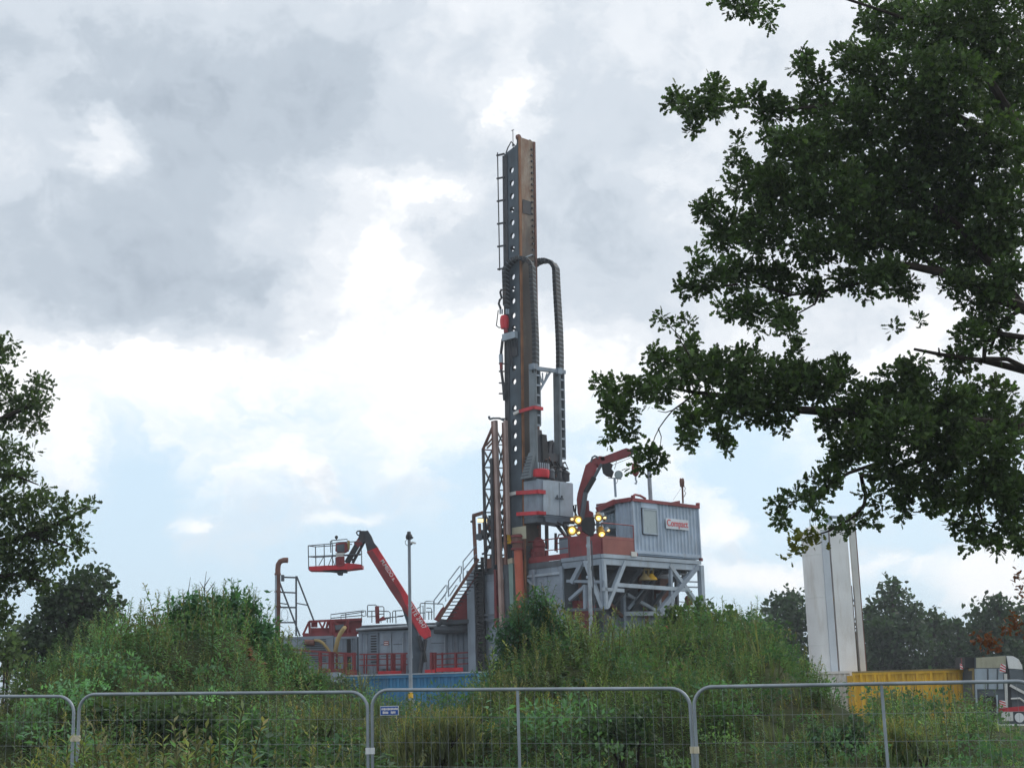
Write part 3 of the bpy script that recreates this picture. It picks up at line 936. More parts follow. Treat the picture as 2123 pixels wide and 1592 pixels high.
# lower hoses, valve and clamps on the rear edge
mb = MB(); mb.path([pv(1049, 690, -.5), pv(1042, 705, -.5), pv(1039, 730, -.5), pv(1039, 765, -.5), pv(1043, 795, -.5), pv(1046, 830, -.45)], 0.075, 8); mb.build('mud_hose', 'mast_dark', mast)
mb = MB(); mb.tube(pv(1038.5, 735, -.5), pv(1039, 752, -.5), .11, 8); mb.build('hose_collar', 'greylt', mast)
mb = MB(); mb.tube(pv(1039, 752, -.5), pv(1039.5, 766, -.5), .085, 8); mb.build('hose_collar', 'redold', mast)
for py in (754, 770, 794, 816, 868):
    mb = MB(); mb.bar(pv(1035, py, -.45), pv(1050, py, -.45), .07); mb.build('hose_clamp', 'mast_dark', mast)
mb = MB(); mb.lathe(pv(1046, 668, -.5), [(.02, -.35), (.2, -.35), (.24, -.1), (.24, .15), (.2, .32), (.1, .38), (.02, .38)], 14); mb.build('red_swivel', 'red', mast)
mb = MB(); mb.tube(pv(1048, 671, -.5), pv(1049, 690, -.5), .12, 10); mb.build('swivel_neck', 'redold', mast)
mb = MB(); mb.box(MF, -.28, -.06, .2, 1.15, mz(700), mz(686)); mb.build('saddle_clamp', 'greylt', mast)
for px in (1037, 1041, 1050, 1054):
    mb = MB(); mb.tube(pv(px, 641, -.5), pv(px, 651, -.5), .05, 6); mb.build('hose_fitting', 'greylt', mast)
mb = MB(); mb.path([pv(1033, 643, -.5), pv(1030, 668, -.5), pv(1029, 675, -.5), pv(1034, 679, -.5), pv(1042, 679, -.5)], .03, 6); mb.build('guard_wire', 'greydk', mast)
mb = MB(); mb.path([pv(1038, 640, -.5), pv(1034, 630, -.5), pv(1036, 622, -.5), pv(1040, 618, -.5), pv(1037, 606, -.5), pv(1040, 600, -.5)], .06, 6); mb.build('hose_loop', 'mast_dark', mast)
for i, (x0_, y0_, x1_, y1_) in enumerate(((1052, 690, 1058, 760), (1060, 700, 1064, 720), (1066, 702, 1069, 722), (1056, 705, 1062, 755))):
    mb = MB(); mb.tube(pv(x0_, y0_, -.42), pv(x1_, y1_, -.42), .045, 6); mb.build('hydraulic_line', 'mast_dark', mast)
mb = MB(); mb.box(MF, -.1, -.05, .2, .75, mz(736), mz(700)); mb.build('junction_plate', 'mast_dark', mast)
mb = MB(); mb.box(MF, .2, .85, -.05, -.022, mz(440), mz(412)); mb.build('grease_patch_plate', 'mast_dark', mast)
mb = MB(); mb.bar(MP(.35, -.06, mz(531)), MP(.8, -.06, mz(523)), .14, .05); mb.build('bracket', 'greylt', mast)
mb = MB(); mb.box(MF, -.06, .4, -.06, -.021, 9.2, 9.9); mb.build('foot_plate', 'mast_dark', mast)

# ------------------------------------------------------------------ top drive with its guides and energy chains
GB = -0.92
td = thing('top_drive', 'grey steel top drive housing with two doors in front of the mast foot', 'machine housing', MP(1.0, -0.6, 11.5))
tA = lambda px, py, b=-1.1: RU(px, py, vB + b)
zb0, zb1 = RU(1150, 1073, vB - 1.1)[1], RU(1150, 997, vB - 1.1)[1]
a0, a1 = -0.02, 2.55
mb = MB(); mb.hexa([MP(a0 + .05, -1.1, zb0), MP(a1, -1.1, zb0), MP(a1, -0.03, zb0), MP(a0, -.03, zb0), MP(a0, -1.1, zb1), MP(a1, -1.1, zb1), MP(a1, -.03, zb1), MP(a0, -.03, zb1)])
mb.build('housing', 'grey', td, bevel=0.03)
mb = MB(); mb.box(MF, .28, 1.42, -1.16, -1.102, zb0 + .12, zb1 - .06); mb.build('door', 'greylt', td)
mb = MB(); mb.box(MF, 1.50, 2.5, -1.16, -1.102, zb0 + .12, zb1 - .06); mb.build('door', 'greylt', td)
mb = MB(); mb.box(MF, 1.43, 1.49, -1.15, -1.102, zb0 + .12, zb1 - .06); mb.build('door_seam', 'grey', td)
for a in (1.28, 1.62):
    mb = MB(); mb.bar(MP(a, -1.19, zb0 + .95), MP(a, -1.19, zb0 + 1.15), .07); mb.bar(MP(a - .14, -1.19, zb0 + 1.0), MP(a + .1, -1.19, zb0 + .98), .06); mb.build('door_handle', 'greydk', td)
mb = MB(); mb.box(MF, -.05, .4, -1.0, -.1, zb0 - .28, zb0 - .01); mb.build('skirt', 'greydk', td)
mb = MB(); mb.prism([MP(.45, -1.08, zb0 - .005), MP(2.5, -1.08, zb0 - .005), MP(2.3, -1.0, zb0 - .3), MP(.6, -1.0, zb0 - .22)], RF.v * .9); mb.build('belly', 'grey', td)
# red guard bars
for (x0_, x1_, py, w) in ((1080, 1122, 1020, .2), (1068, 1112, 1064, .18)):
    mb = MB(); mb.bar(MP(-.16, .3, RV(1085, py, -.4)[1]), MP(-.16, -1.16, RV(1110, py, -.4)[1]), .1, w); mb.build('guard_bar', 'red', td)
    mb = MB(); mb.bar(MP(-.16, -1.2, RV(1110, py, -.4)[1]), MP(.35, -1.22, RV(1110, py, -.4)[1]), .1, w); mb.build('guard_bar', 'red', td)
mb = MB(); mb.bar(MP(-.18, .75, RV(1070, 1023, -.4)[1]), MP(-.18, .32, RV(1078, 1021, -.4)[1]), .12, .17); mb.build('guard_tip', 'offwhite', td)
# red spring pack on top and motor clutter
c = MP(.45, -.75, zb1)
mb = MB(); mb.lathe(c, [(.02, .12), (.48, .12), (.52, .3), (.52, .5), (.4, .56), (.02, .56)], 20); mb.build('red_flange', 'red', td)
for k in range(6):
    mb = MB(); mb.tube(c + RF.u * (-.36 + .15 * k) - RF.v * .3 + V(0, 0, .55), c + RF.u * (-.36 + .15 * k) - RF.v * .3 + V(0, 0, .86), .04, 6); mb.build('stud', 'greylt', td)
mb = MB(); mb.box(MF, -.1, 2.2, -.95, -.2, zb1, zb1 + .12); mb.build('top_plate', 'mast_dark', td)
mb = MB(); mb.hexa([MP(.15, -.95, zb1 + .5), MP(.85, -.95, zb1 + .5), MP(.85, -.3, zb1 + .5), MP(.15, -.3, zb1 + .5), MP(.15, -.8, zb1 + 2.6), MP(.6, -.8, zb1 + 2.6), MP(.6, -.4, zb1 + 2.6), MP(.15, -.4, zb1 + 2.6)]); mb.build('swivel_body', 'mast_dark', td)
for a, b, z, r, h, mt in ((1.35, -.6, .12, .3, .9, 'mast_dark'), (1.75, -.8, .12, .22, .75, 'mast_dark'), (2.0, -.55, .12, .3, 1.3, 'mast_dark'), (1.15, -.9, .12, .18, .6, 'greydk'), (2.3, -.85, .1, .2, .6, 'mast_dark')):
    mb = MB(); mb.lathe(MP(a, b, zb1 + z), [(.02, 0), (r, 0), (r, h * .55), (r * 1.15, h * .58), (r * 1.15, h * .7), (r * .6, h * .9), (.02, h)], 12); mb.build('motor', mt, td)
mb = MB(); mb.box(MF, .95, 2.35, -.8, -.25, zb1 + .12, zb1 + .8); mb.build('gear_case', 'mast_dark', td)
mb = MB(); mb.hexa([MP(.5, -.98, zb1 + .55), MP(1.0, -.98, zb1 + .55), MP(1.0, -.4, zb1 + .55), MP(.5, -.4, zb1 + .55), MP(.45, -.98, zb1 + 2.35), MP(.78, -.98, zb1 + 2.35), MP(.78, -.5, zb1 + 2.35), MP(.45, -.5, zb1 + 2.35)]); mb.build('swivel_housing', 'black', td)
mb = MB(); mb.box(MF, .95, 1.85, -.85, -.4, zb1 + .8, zb1 + 1.45); mb.build('manifold', 'mast_dark', td)
mb = MB(); mb.bar(MP(1.2, -.7, zb1 + 1.3), MP(1.3, -.7, zb1 + 2.1), .2); mb.bar(MP(1.3, -.7, zb1 + 2.05), MP(1.5, -.7, zb1 + 2.1), .18); mb.bar(MP(1.5, -.7, zb1 + 1.2), MP(1.52, -.7, zb1 + 2.1), .12); mb.build('lifting_yoke', 'mast_dark', td)
for k in range(12):
    rr = random.Random(k); p = [MP(.6 + rr.random() * 1.8, -.95 + rr.random() * .3, zb1 + .15)]
    for j in range(4): p.append(MP(.5 + rr.random() * 2.0, -1.0 + rr.random() * .4, zb1 + .3 + rr.random() * .9))
    mb = MB(); mb.path(p, .05, 6); mb.build('hydraulic_hose', 'black' if k % 3 else 'rust', td)
mb = MB(); mb.prism([MP(-.2, .0, zb1 + .1), MP(-.2, -.75, zb1 + .1), MP(-.2, -.95, zb1 + 1.45), MP(-.2, -.62, zb1 + 1.35), MP(-.2, -.2, zb1 + .5)], RF.u * .2); mb.build('foot_bracket', 'guide', td)
step = Pieces('bracket_rib', 'greydk', (.03, .5, .05), td)
for i in range(7): step.put(MP(-.215, -.35 - .05 * i, zb1 + .25 + .15 * i), q45)
# chain guides
zg1 = RU(1112, 768, vB + GB)[1]; zg0 = RU(1112, 972, vB + GB)[1]
zG1 = RU(1170, 776, vB + GB)[1]; zG0 = RU(1172, 968, vB + GB)[1]
GA0, GA1, GBa0, GBa1 = .02, .44, 1.83, 2.25
rung = Pieces('guide_rung', 'grey', (.30, .05, .09), td)
for a, b_, z0, z1, zr in ((GA0, GA1, zg0, zg1, RU(1112, 882, vB + GB)[1]), (GBa0, GBa1, zG0, zG1, zG0 + .4)):
    mb = MB(); mb.box(MF, a, a + .06, GB, GB + .42, z0, z1); mb.build('guide_channel', 'guide', td)
    mb = MB(); mb.box(MF, a + .06, a + .13, GB - .02, GB + .05, z0, z1); mb.build('guide_stile', 'guide', td)
    mb = MB(); mb.box(MF, b_ - .06, b_, GB - .02, GB + .40, zr, z1); mb.build('guide_stile', 'guide', td)
    mb = MB(); mb.box(MF, a + .07, b_ - .07, GB + .36, GB + .40, z0, z1); mb.build('guide_back', 'chain', td)
    z = zr
    while z < z1 - .05:
        rung.put(MP((a + .13 + b_ - .06) / 2, GB + .01, z), q45); z += .52
mb = MB(); mb.bar(MP(GA0 - .15, GB + .1, zg1 + .05), MP(GBa1 + .15, GB + .1, zG1 + .08), .16, .2); mb.build('guide_cross_beam', 'grey', td)
mb = MB(); mb.bar(MP(GA1, GB + .1, zg1 - 1.1), MP(1.35, GB + .1, zG1 + .02), .09); mb.bar(MP(GA1 + .05, GB + .1, zg1 - .45), MP(.75, GB + .1, zg1 - .72), .05); mb.bar(MP(.7, GB + .1, zg1 - .1), MP(.75, GB + .1, zg1 - .72), .05); mb.bar(MP(.75, GB + .1, zg1 - .72), MP(1.05, GB + .1, zg1 - .05), .05); mb.bar(MP(GA1, GB + .1, zg1 - .1), MP(.75, GB + .1, zg1 - .72), .05)
mb.build('gusset_truss', 'grey', td)
for a in (GA0 - .12, GBa0 - .1):
    mb = MB(); mb.box(MF, a, a + .3, GB - .06, GB + .3, zg1 - .02, zg1 + .28); mb.build('guide_head', 'grey', td)
zr_ = RU(1100, 846, vB + GB)[1]
mb = MB(); mb.bar(MP(-.16, .02, zr_ - .05), MP(-.16, GB - .06, zr_), .09, .17); mb.build('guard_bar', 'red', td)
mb = MB(); mb.bar(MP(-.16, GB - .09, zr_), MP(GA1 + .05, GB - .09, zr_), .08, .17); mb.build('guard_bar', 'red', td)
mb = MB(); mb.bar(MP(-.18, .42, zr_ - .12), MP(-.18, .04, zr_ - .04), .11, .15); mb.build('guard_tip', 'offwhite', td)


def energy_chain(label, P0, P1, ztop_, wdir, n_fixed, drop):
    """moving end rises from P0, arcs over, comes down on the fixed end above P1"""
    t = thing('energy_chain', label, 'cable chain', P0, 'cable chains looping over the mast')
    p0, p1 = Vector(P0), Vector(P1)
    d = p1 - p0; d.z = 0; R = d.length / 2; dh = d.normalized()
    pts = []
    zc = ztop_ - R * .9
    n = int((zc - p0.z) / .05)
    for i in range(n):
        f = i / n
        pts.append(p0 + V(0, 0, (zc - p0.z) * f) - dh * (0.10 * sin(pi * f) * (1 - f)))
    for i in range(60):
        a = pi * i / 60
        pts.append(V(p0.x, p0.y, zc) + dh * (R * (1 - cos(a))) + V(0, 0, R * .9 * sin(a)))
    m = int((zc - p1.z) / .05)
    for i in range(m): pts.append(V(p1.x, p1.y, zc - (zc - p1.z) * i / m))
    link = Pieces('link', 'chain', (.52, .20, .185), t)
    bar_ = Pieces('cross_bar', 'guide', (.42, .235, .06), t)
    L = 0; last = 0; prev = pts[0]; nxt = .0
    acc_ = [0]
    for q in pts[1:]: acc_.append(acc_[-1] + (q - prev).length); prev = q
    tot = acc_[-1]; k = 0; s = .1
    while s < tot - .05:
        while acc_[k + 1] < s: k += 1
        q = pts[k].lerp(pts[k + 1], (s - acc_[k]) / max(1e-6, acc_[k + 1] - acc_[k]))
        a = pts[max(0, k - 1)]; b = pts[min(len(pts) - 1, k + 2)]
        tg = (b - a).normalized(); x = Vector(wdir).normalized(); x = (x - tg * x.dot(tg)).normalized(); y = tg.cross(x)
        rot = axes_quat(x, y, tg)
        link.put(q, rot); bar_.put(q + tg * .115, rot); s += .23
    return t


energy_chain('dark cable chain looping over the mast head side onto its holed web', MP(GA0 + .24, GB + .16, zg1 - .2), MP(-.32, .75, mz(640, 0, .7)), RU(1080, 541, vB - .1)[1], RF.u * .8 + RF.v * .35, 0, 0)
energy_chain('dark cable chain with a free hanging loop right of the mast', MP(GBa0 + .24, GB + .16, zG1 - .2), MP(W1 + .22, .55, mz(640, 1.2, .6)), RU(1145, 549, vB - .2)[1], RF.u * .8 + RF.v * .2, 0, 0)

# ------------------------------------------------------------------ pipe handling tower left of the mast
pt = thing('pipe_handler_tower', 'rusty lattice tower with two pale guide rails left of the mast', 'lattice tower', RF.p(-.5, 7.3, D))
u1, u2 = -.75, -.2
pq = lambda px, py, u=u1: pv(px, py, u)
mb = MB(); mb.bar(pq(1026.5, 872), pq(1041, 1300), .19, .19); mb.build('guide_rail', 'copper', pt)
mb = MB(); mb.bar(pq(1048, 872), pq(1054, 1108), .16, .16); mb.build('guide_rail', 'copper', pt)
mb = MB(); mb.bar(pq(1021.5, 873), pq(1029, 1170), .12, .12); mb.build('chord', 'rust', pt)
mb = MB(); mb.bar(pq(1043.5, 876), pq(1049, 1170), .12, .12); mb.build('chord', 'rust', pt)
mb = MB(); mb.bar(pq(1001.5, 930, u2), pq(1008, 1185, u2), .12, .12); mb.build('chord', 'mast_dark', pt)
mb = MB(); mb.bar(pq(1022, 950), pq(1025.5, 1180), .16, .3); mb.build('chord', 'mast_dark', pt)
mb = MB(); mb.bar(pq(1021, 886, u2), pq(1001.5, 931, u2), .11, .11); mb.build('chord', 'rust', pt)
mb = MB(); mb.path([pq(1045, 872), pq(1036, 867), pq(1022, 867), pq(1016, 869), pq(1014, 866)], .055, 6); mb.build('head_bar', 'greydk', pt)
mb = MB(); mb.tube(pq(1014, 863), pq(1014.5, 868), .07, 6); mb.build('head_knob', 'greydk', pt)
XL = [(931, 969), (969, 1014), (1014, 1062), (1062, 1105), (1105, 1150)]
for ya, yb in XL:
    xl = lambda y: 1001.5 + (y - 930) * .0255
    xr = lambda y: 1021.5 + (y - 930) * .02
    for (p_, q_) in (((xl(ya), ya), (xr(yb), yb)), ((xr(ya), ya), (xl(yb), yb)), ((xl(yb), yb), (xr(yb), yb))):
        mb = MB(); mb.bar(pq(*p_, u2), pq(*q_, u2), .07, .07); mb.build('lattice_bar', 'mast_dark', pt)
for p_, q_ in (((1008, 924), (1021, 908)), ((1010, 929), (1022, 916)), ((1003, 932), (1020, 933))):
    mb = MB(); mb.bar(pq(*p_, u2), pq(*q_, u2), .07, .07); mb.build('lattice_bar', 'rust', pt)
for ya, yb in ((895, 922), (922, 970), (970, 1016), (1016, 1060), (1060, 1105), (1105, 1150)):
    xl = lambda y: 1031 + (y - 900) * .026
    xr = lambda y: 1044 + (y - 900) * .022
    for (p_, q_) in (((xl(ya), ya), (xr(yb), yb)), ((xr(ya), ya), (xl(yb), yb)), ((xl(yb), yb), (xr(yb), yb))):
        mb = MB(); mb.bar(pq(*p_, u2), pq(*q_, u2), .06, .06); mb.build('lattice_bar', 'mast_dark', pt)
mb = MB(); mb.box(RF, -.35, .2, 7.0, 8.25, 8.95, 11.6)
for (a, b, z0, z1) in ():
    pass
# iron gear between tower and wall (dark tangle of arms)
gear = thing('pipe_gripper', 'dark jumble of steel pipe gripping arms at the foot of the lattice tower', 'gripper', RF.p(-.3, 7.6, D))
rr = random.Random(5)
for k in range(26):
    x_, y_ = rr.uniform(1003, 1046), rr.uniform(1062, 1165)
    dx, dy = rr.uniform(-16, 16), rr.uniform(-18, 18)
    mb = MB(); mb.bar(pq(x_, y_, -.1), pq(min(1050, max(1000, x_ + dx)), y_ + dy, -.1 + rr.uniform(0, .3)), rr.uniform(.09, .22)); mb.build('arm', rr.choice(['mast_dark', 'mast_dark', 'black', 'greydk', 'rust']), gear)
mb = MB(); mb.box(RF, -.2, .3, 6.9, 8.0, 9.0, 9.5); mb.build('base_block', 'rust', gear)
mb = MB(); mb.prism([pq(1012, 1068, -.05), pq(1024, 1068, -.05), pq(1026, 1130, -.05), pq(1022, 1150, -.05)], RF.u * .1); mb.build('arm_plate', 'mast_dark', gear)
mb = MB(); mb.prism([pq(1046, 1118, -.5), pq(1054, 1102, -.5), pq(1060, 1124, -.5)], RF.u * .08); mb.bar(pq(1046, 1126, -.5), pq(1061, 1124, -.5), .12); mb.build('yellow_hook', 'yellow', gear)
# frame with lit work lamp at the rig's left edge
wl = thing('lamp_frame', 'rusty frame with a lit yellow work lamp at the left edge of the rig', 'work lamp', pv(985, 1180, .3))
for a, b, w in (((982, 1069), (987, 1180), .14), ((981, 1069), (1003, 1062), .16), ((994, 1085), (995, 1120), .12), ((1003, 1062), (1008, 1180), .12)):
    mb = MB(); mb.bar(pv(*a, .3), pv(*b, .3), w); mb.build('frame_bar', 'rust', wl)
mb = MB(); mb.bar(pv(990, 1113, .25), pv(1003, 1111, .25), .3); mb.build('gear_box', 'greydk', wl)
mb = MB(); mb.hexa([pv(990, 1083, .1), pv(1004, 1083, .1), pv(1004, 1083, .5), pv(990, 1083, .5), pv(990.5, 1074, .1), pv(1003.5, 1073, .1), pv(1003.5, 1073, .5), pv(990.5, 1074, .5)]); mb.build('lamp_housing', 'black', wl)
for x0_, x1_ in ((989.5, 1002.5), (1007.5, 1010)):
    mb = MB(); mb.hexa([pv(x0_, 1082, .05), pv(x1_, 1082, .05), pv(x1_, 1082, .09), pv(x0_, 1082, .09), pv(x0_ + .6, 1075.5, .05), pv(x1_, 1075, .05), pv(x1_, 1075, .09), pv(x0_ + .6, 1075.5, .09)]); mb.build('lamp_lens', 'lampw', wl)
mb = MB(); mb.box(RF, .2, .3, RV(980, 1081, .25)[0] - .02, RV(978, 1081, .25)[0] + .05, RV(978, 1083, .25)[1], RV(978, 1079, .25)[1]); mb.build('sensor', 'black', wl)

# ------------------------------------------------------------------ driller's cabin (container on the platform)
ca = thing('control_cabin', 'blue grey corrugated control cabin with white sign and red roof frame', 'site cabin', RF.p(5, 1.3, D))
CZ0, CZ1 = D + .22, 11.9
ca0, ca1 = RU(1311.5, 1036, .05)[0], RU(1448.5, 1044, .05)[0]
wu0, wz1 = RU(1332, 1053, .02); wu1, wz0 = RU(1365, 1109, .02)
mb = MB()
corrugated(mb, RF.p(ca0 + .1, .09, 0), RF.p(wu0 - .05, .09, 0), CZ0 + .16, CZ1 - .1, .045, .28, -RF.v)
corrugated(mb, RF.p(wu1 + .05, .09, 0), RF.p(ca1 - .1, .09, 0), CZ0 + .16, CZ1 - .1, .045, .28, -RF.v)
corrugated(mb, RF.p(wu0 - .05, .09, 0), RF.p(wu1 + .05, .09, 0), CZ0 + .16, wz0 - .04, .045, .28, -RF.v)
mb.box(RF, wu0 - .05, wu1 + .05, .05, .09, wz1 + .03, CZ1 - .1)
mb.build('corrugated_wall', 'cabin', ca)
mb = MB(); corrugated(mb, RF.p(ca0 + .06, 1.3, 0), RF.p(ca0 + .06, .14, 0), CZ0 + .16, CZ1 - .1, .05, .3, -RF.u); mb.build('corrugated_wall', 'cabin', ca)
mb = MB(); corrugated(mb, RF.p(ca1 - .06, .14, 0), RF.p(ca1 - .06, 2.4, 0), CZ0 + .16, CZ1 - .1, .05, .3, RF.u); mb.build('corrugated_wall', 'cabin', ca)
for a in (ca0, ca1 - .1):
    mb = MB(); mb.box(RF, a, a + .1, .05, .15, CZ0, CZ1); mb.build('corner_post', 'cabin', ca)
    mb = MB(); mb.box(RF, a, a + .1, 2.4, 2.5, CZ0, CZ1); mb.build('corner_post', 'cabin', ca)
mb = MB(); mb.box(RF, ca0 + .102, ca1 - .102, .055, .15, CZ0, CZ0 + .16); mb.build('bottom_rail', 'cabin', ca)
mb = MB(); mb.box(RF, ca0 - .02, ca1 + .02, .0, .16, CZ1 - .1, CZ1 + .06); mb.build('roof_rail', 'redold', ca)
mb = MB(); mb.box(RF, ca0, ca1, .161, 2.5, CZ1 - .06, CZ1 + .03); mb.build('roof', 'redold', ca)
mb = MB(); mb.box(RF, ca0 + .1, ca1 - .1, 2.44, 2.5, CZ0, CZ1 - .061); mb.box(RF, ca0, ca1, .15, 2.44, CZ0 - .08, CZ0 - .005); mb.build('rear_wall', 'cabin', ca)
for a in (ca0, ca1 - .12):
    for z0, z1 in ((CZ0 - .16, CZ0 - .005), (CZ1 + .062, CZ1 + .2)):
        mb = MB(); mb.box(RF, a, a + .14, -.01, .15, z0, z1); mb.build('corner_casting', 'redold', ca)
mb = MB(); mb.prism([RF.p(ca1 - 2.3, .01, CZ1 + .062), RF.p(ca1 - 1.6, .01, CZ1 + .062), RF.p(ca1 - 1.6, .01, CZ1 + .2)], RF.v * .2); mb.build('roof_wedge', 'redold', ca)
mb = MB(); mb.path([RF.p(ca0 - .03, .05, CZ1 + .1), RF.p(ca0 + .2, .05, CZ1 + .24), RF.p(ca0 + .6, .05, CZ1 + .22), RF.p(ca0 + 1.0, .05, CZ1 + .1)], .06, 6); mb.build('lifting_sling', 'redold', ca)
win = MB(); f = .06
for (x0_, x1_, z0, z1) in ((wu0, wu1, wz0, wz0 + f), (wu0, wu1, wz1 - f, wz1), (wu0, wu0 + f, wz0 + f, wz1 - f), (wu1 - f, wu1, wz0 + f, wz1 - f)):
    win.box(RF, x0_, x1_, .005, .07, z0, z1)
wo_ = win.build('window', 'greylt', ca)
mb = MB(); mb.box(RF, wu0 + f, wu1 - f, .035, .055, wz0 + f, wz1 - f); mb.build('pane', 'glassp', wo_)
s0, sz1 = RU(1380, 1073.5, .01); s1, sz0 = RU(1428, 1099.5, .01)
mb = MB(); mb.box(RF, s0, s1, .0, .03, sz0, sz1); sg = mb.build('sign', 'signpale', ca)
lettering('Compact', (sz1 - sz0) * .92, 'lettering', 'signr', ca, RF.p((s0 + s1) / 2, -.008, (sz0 + sz1) / 2 + .02), RF.u, (0, 0, 1), .005, 'CENTER', .86 * (s1 - s0) / ((sz1 - sz0) * .92 * 3.45))
# glazed front of the cabin with the canted red head frame
gl_b = 1.32
head = [pv(1284, 1037, ca0), pv(1238, 1056, 1.4)]
mb = MB(); mb.bar(RF.p(ca0, 1.25, CZ1 + .02), head[1], .18, .24); mb.build('head_frame', 'redold', ca)
mb = MB(); mb.bar(RF.p(ca0, .1, CZ1 + .0), RF.p(ca0, 1.3, CZ1 + .0), .16, .2); mb.build('head_frame', 'redold', ca)
h1 = head[1]; h0 = RF.p(ca0 + .05, 1.3, CZ1 - .1)
lo0, lo1 = V(h0.x, h0.y, D + 1.25), V(h1.x, h1.y, D + 1.2)
mb = MB(); mb.bar(h1 - V(0, 0, .1), lo1, .12); mb.build('window_post', 'greydk', ca)
mb = MB(); mb.bar(V(h0.x, h0.y, h0.z) - V(0, 0, .25), V(h1.x, h1.y, h1.z) - V(0, 0, .32), .1); mb.build('window_bar', 'greydk', ca)
mb = MB(); mid = h0.lerp(h1, .45); mb.bar(V(h0.x, h0.y, 10.55), V(h1.x, h1.y, 10.5), .07); mb.build('window_bar', 'greydk', ca)
nrm = (h1 - h0).cross(V(0, 0, 1)).normalized()
for (f0, f1, z0, z1) in ((.03, .97, 10.58, 11.35), (.45, .95, D + 1.28, 10.48)):
    A, B_ = h0.lerp(h1, f0), h0.lerp(h1, f1)
    mb = MB(); mb.hexa([V(A.x, A.y, z0), V(B_.x, B_.y, z0), V(B_.x, B_.y, z0) + nrm * .02, V(A.x, A.y, z0) + nrm * .02, V(A.x, A.y, z1), V(B_.x, B_.y, z1 - .3 * f1), V(B_.x, B_.y, z1 - .3 * f1) + nrm * .02, V(A.x, A.y, z1) + nrm * .02])
    mb.build('pane', 'clear', ca)
mb = MB(); mb.hexa([V(h0.x, h0.y, D + .2), V(h1.x, h1.y, D + .2), V(h1.x, h1.y, D + .2) + nrm * .08, V(h0.x, h0.y, D + .2) + nrm * .08, lo0, lo1, lo1 + nrm * .08, lo0 + nrm * .08]); mb.build('front_panel', 'greydk', ca)
mb = MB(); mb.box(RF, .9, 2.2, .5, 1.0, D + .06, D + .5)
mb.build('console', 'black', ca)

# things standing on the cabin roof
def roof_item(px, py, b): return pu(px, py, b)


vp = thing('vent_pipe', 'pale steel exhaust pipe rising behind the cabin roof', 'pipe', roof_item(1349, 1036, 2.0))
mb = MB(); mb.tube(roof_item(1349, 1038, 2.0), roof_item(1344.5, 960, 2.0), .11, 12); mb.build('pipe_body', 'steel', vp)
mb = MB(); mb.tube(roof_item(1345.2, 972, 2.0), roof_item(1344.5, 960, 2.0), .13, 12); mb.build('rain_cap', 'greydk', vp)
an = thing('antenna_mast', 'rusty antenna mast with two slim heads at the cabin roof end', 'antenna', roof_item(1416, 1043, 1.2))
mb = MB(); mb.tube(roof_item(1416, 1043, 1.2), roof_item(1414.5, 1003, 1.2), .05, 8); mb.build('pole', 'rust', an)
for dx in (-2.2, 2.0):
    mb = MB(); mb.lathe(roof_item(1414.5 + dx, 1010, 1.2), [(.01, 0), (.06, .05), (.08, .3), (.06, .46), (.01, .5)], 8); mb.build('antenna_head', 'rust', an)
mb = MB(); mb.path([roof_item(1417, 1005, 1.2), roof_item(1421, 1012, 1.2), roof_item(1419, 1018, 1.2), roof_item(1422, 1022, 1.2), roof_item(1418, 1030, 1.2)], .018, 5); mb.build('cable', 'black', an)
mb = MB(); mb.tube(roof_item(1396, 1036, 1.2), roof_item(1413, 1010, 1.2), .008, 4); mb.build('guy_wire', 'greydk', an)
sp = thing('floodlight_pole', 'short grey pole with an unlit round floodlight by the crane hook', 'floodlight', roof_item(1276, 1030, .6))
mb = MB(); mb.tube(roof_item(1276.5, 1030, .6), roof_item(1274, 990, .6), .06, 8); mb.build('pole', 'grey', sp)
mb = MB(); mb.bar(roof_item(1261, 990, .6), roof_item(1288, 993, .6), .04); mb.build('cross_arm', 'greydk', sp)
for px in (1282.5,):
    c = roof_item(px, 984, .6); fw = (EYEP - c).normalized()
    mb = MB(); mb.tube(c - fw * .1, c + fw * .12, .21, 16); mb.build('lamp_head', 'greydk', sp)
    mb = MB(); mb.tube(c + fw * .121, c + fw * .135, .18, 16); mb.build('lamp_glass', 'glassp', sp)
mb = MB(); mb.path([roof_item(1279, 988, .6), roof_item(1281, 996, .6), roof_item(1278, 1002, .6), roof_item(1275, 1000, .6)], .015, 5); mb.build('cable', 'black', sp)
mb = MB(); mb.path([roof_item(1274, 972, .6), roof_item(1277, 962, .6), roof_item(1278, 955, .6)], .015, 5); mb.build('cable_loop', 'black', sp)

# ------------------------------------------------------------------ knuckle boom crane
YC = 73.2
cq = lambda px, py, d=0.0: at(px, py, YC + d)
kc = thing('knuckle_boom_crane', 'dark red knuckle boom crane folded over the control cabin', 'crane', cq(1214, 1112))
mb = MB(); mb.bar(cq(1214, 1150), cq(1213, 1085), .75, .8, up=V(0, 1, 0)); mb.build('pedestal', 'redold', kc)
mb = MB(); mb.prism([cq(1197, 1100), cq(1234, 1100), cq(1230, 1062), cq(1222, 1058), cq(1221, 1038), cq(1212, 1036), cq(1200, 1070)], V(0, .5, 0)); mb.build('column', 'redold', kc)
mb = MB(); mb.prism([cq(1190, 1118), cq(1246, 1114), cq(1243, 1148), cq(1186, 1152)], V(0, 1.2, 0)); mb.build('base_frame', 'redold', kc)
mb = MB(); mb.prism([cq(1196, 1034), cq(1208, 1046), cq(1224, 1010), cq(1241, 962), cq(1231, 950), cq(1214, 964), cq(1198, 1020)], V(0, .42, 0)); mb.build('main_boom', 'redold', kc)
mb = MB(); mb.prism([cq(1196, 1034), cq(1208, 1046), cq(1216, 1074), cq(1206, 1084), cq(1198, 1062)], V(0, .40, 0)); mb.build('boom_foot', 'redold', kc)
